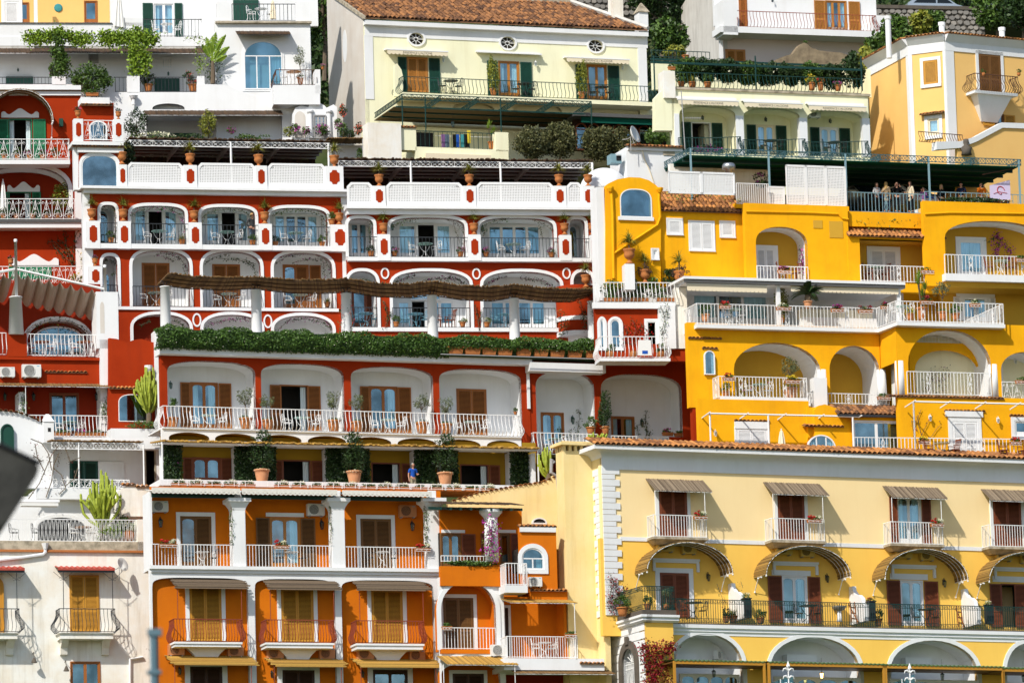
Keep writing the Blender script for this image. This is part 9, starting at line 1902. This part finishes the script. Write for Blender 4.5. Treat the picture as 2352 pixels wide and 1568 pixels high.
# HILL: retaining walls, road, trees
def stonewall(px,py,off,yaw,x0,x1,y0,y1,label):
 S=Bld('stone_wall',label,'wall',px,py,off,yaw);q0,q1,z0,z1=S.rect(x0,y0,x1,y1);S.part('mortar',MB().box(q0,q1,.06,1,z0,z1),'stone_joint');S.part('coping',MB().box(q0,q1,-.1,.9,z1,z1+.22),'dark_stone');V=[]
 for k in range(6):
  n=7+k%2;o_=[(math.cos(2*math.pi*j/n+.3*k)*random.uniform(.8,1.1),math.sin(2*math.pi*j/n+.3*k)*random.uniform(.8,1.1))for j in range(n)];mb=MB();mb.v=[(a*.5,0,b*.5)for a,b in o_]+[(a*.42,-.12,b*.42)for a,b in o_];mb.f=[(j,(j+1)%n,n+(j+1)%n,n+j)for j in range(n)]+[tuple(range(n,2*n))];V.append(mb.mesh('stone','stone'))
 s_=.40;nr=int((z1-z0)/(s_*.8));nc=int((q1-q0)/s_)
 for r in range(nr):
  for c in range(nc):
   if r*nc+c>298:break
   w=random.uniform(.85,1.2)*s_;link('stone',V[(r*5+c*3)%6],S.root,Matrix.Translation((q0+s_*(c+.5+.5*(r%2))+random.uniform(-.06,.06),.07,z1-s_*.8*(r+.5)+random.uniform(-.05,.05)))@Matrix.Diagonal((w,1,w*.85,1)))
 return S
SW=stonewall(2120,120,60,12,2000,2262,22,86,'long rubble stone retaining wall below the road at the top right');stonewall(1400,120,58,14,1190,1545,-60,42,'rubble stone wall on the hillside behind the tiled roof')
x0,x1,_,z1=SW.rect(1900,18,2500,22);struct('road',MB().hexa([tuple(SW.l2w(a,b,c))for a,b,c in((x0,.9,z1-.3),(x1,.9,z1-.3),(x1,9,z1-.3),(x0,9,z1-.3),(x0,.9,z1-.1),(x1,.9,z1-.1),(x1,9,z1-.1),(x0,9,z1-.1))]).mesh('road','slate'))
car(SW.l2w(SW.loc(2147,20,2.4)[0],2.4,z1-.35),SW.yaw,'silver hatchback parked above the stone wall','car_silver');car(SW.l2w(SW.loc(2335,22,2.4)[0],2.4,z1-.35),SW.yaw,'second silver car half hidden by a tree at the top right','car_silver')
SW.rail(1998,62,2080,84,-3,'bars','metal_white',pitch=.3)
tn=0
for px,py,off,h,r,m,lab in((745,175,42,8.5,3.2,'leaf','dense green tree in the gap left of the pale gable'),(722,60,50,7,3,'leaf_dark','dark tree at the top of the gap left of the gable'),(790,60,56,6.5,3,'leaf','green tree rising behind the pale gable'),(1520,120,50,6.5,2.6,'leaf_dark','dark tree between the small chimney and the grey wall'),(1540,50,56,5,2.0,'leaf_dark','tree on the slope above the small chimney'),(1380,12,62,4,3.4,'leaf','low tree behind the roof ridge'),(1300,8,64,4,3.4,'leaf_dark','dark bush tree behind the roof ridge'),(1540,150,40,3,1.2,'leaf','bright green tree below the grey side wall'),(2060,150,36,3.0,1.0,'leaf','fig tree beside the tall white chimney'),(2112,100,42,1.9,.9,'leaf_yellow','lemon tree above the apricot house roof'),(2145,100,44,2.0,.9,'leaf','citrus tree behind the second white chimney'),(2020,175,38,2.6,.9,'leaf','leafy tree at the left flank of the apricot house'),(2290,105,46,3.8,1.5,'leaf','large round tree at the top right'),(2350,110,44,3.8,1.6,'leaf_dark','dark tree at the top right corner'),(2200,15,78,5,4,'leaf_dark','dark tree above the road'),(2300,10,76,5,4,'leaf_dark','second dark tree above the road'),(1990,250,30,3.6,1.0,'leaf_yellow','thin creeper tree at the corner of the annex')):
 rv=rayv(px,py);t=(311+off)/rv.y;tree(CAM+rv*t,h,r,lab,m,int(1400+420*r*h),.24)
bk=Bld('','','',1176,100,70,8,root=SW)
for x0,x1,y in((600,900,120),(1150,1660,110),(1950,2420,130)):
 a,z=bk.loc(x0,y);b=bk.loc(x1,y)[0];n=9000;P=np.stack([rng.uniform(a,b,n),rng.uniform(-3,5,n),rng.uniform(z-4,z+7,n)],1);P[:,1]+=(P[:,2]-z)*.8;m4=np.array(bk.M);P=P@m4[:3,:3].T+m4[:3,3];s_=link('hillside_scrub',npmesh('hillside_scrub',leafcloud(P,.42),4,'leaf_dark'),None,kind='stuff');s_['label']=f'dark green scrub covering the hillside, {"left" if x0 == 600 else "middle" if x0 == 1150 else "right"} stretch';s_['category']='scrub'
finish_walls()
# land
def land():
 xs=np.linspace(-400,400,41);ys=np.concatenate([np.linspace(-300,270,12),np.linspace(290,460,18),np.linspace(500,1500,6)]);V=[];F=[]
 def h(x,y):
  if y<280:return-.5
  q=(y-295);base=18+max(0,q)*.62 if y>=290 else-.5+(y-280)*1.9
  return min(base,175)+2.2*math.sin(x*.11)*math.sin(y*.09)
 for y in ys:
  for x in xs:V.append((x,y,h(x,y)))
 n=len(xs)
 for j in range(len(ys)-1):
  for i in range(n-1):F.append((j*n+i,j*n+i+1,(j+1)*n+i+1,(j+1)*n+i))
 me=bpy.data.meshes.new('hillside');me.from_pydata(V,[],F);me.materials.append(MATS['earth']);struct('hillside',me)
land()
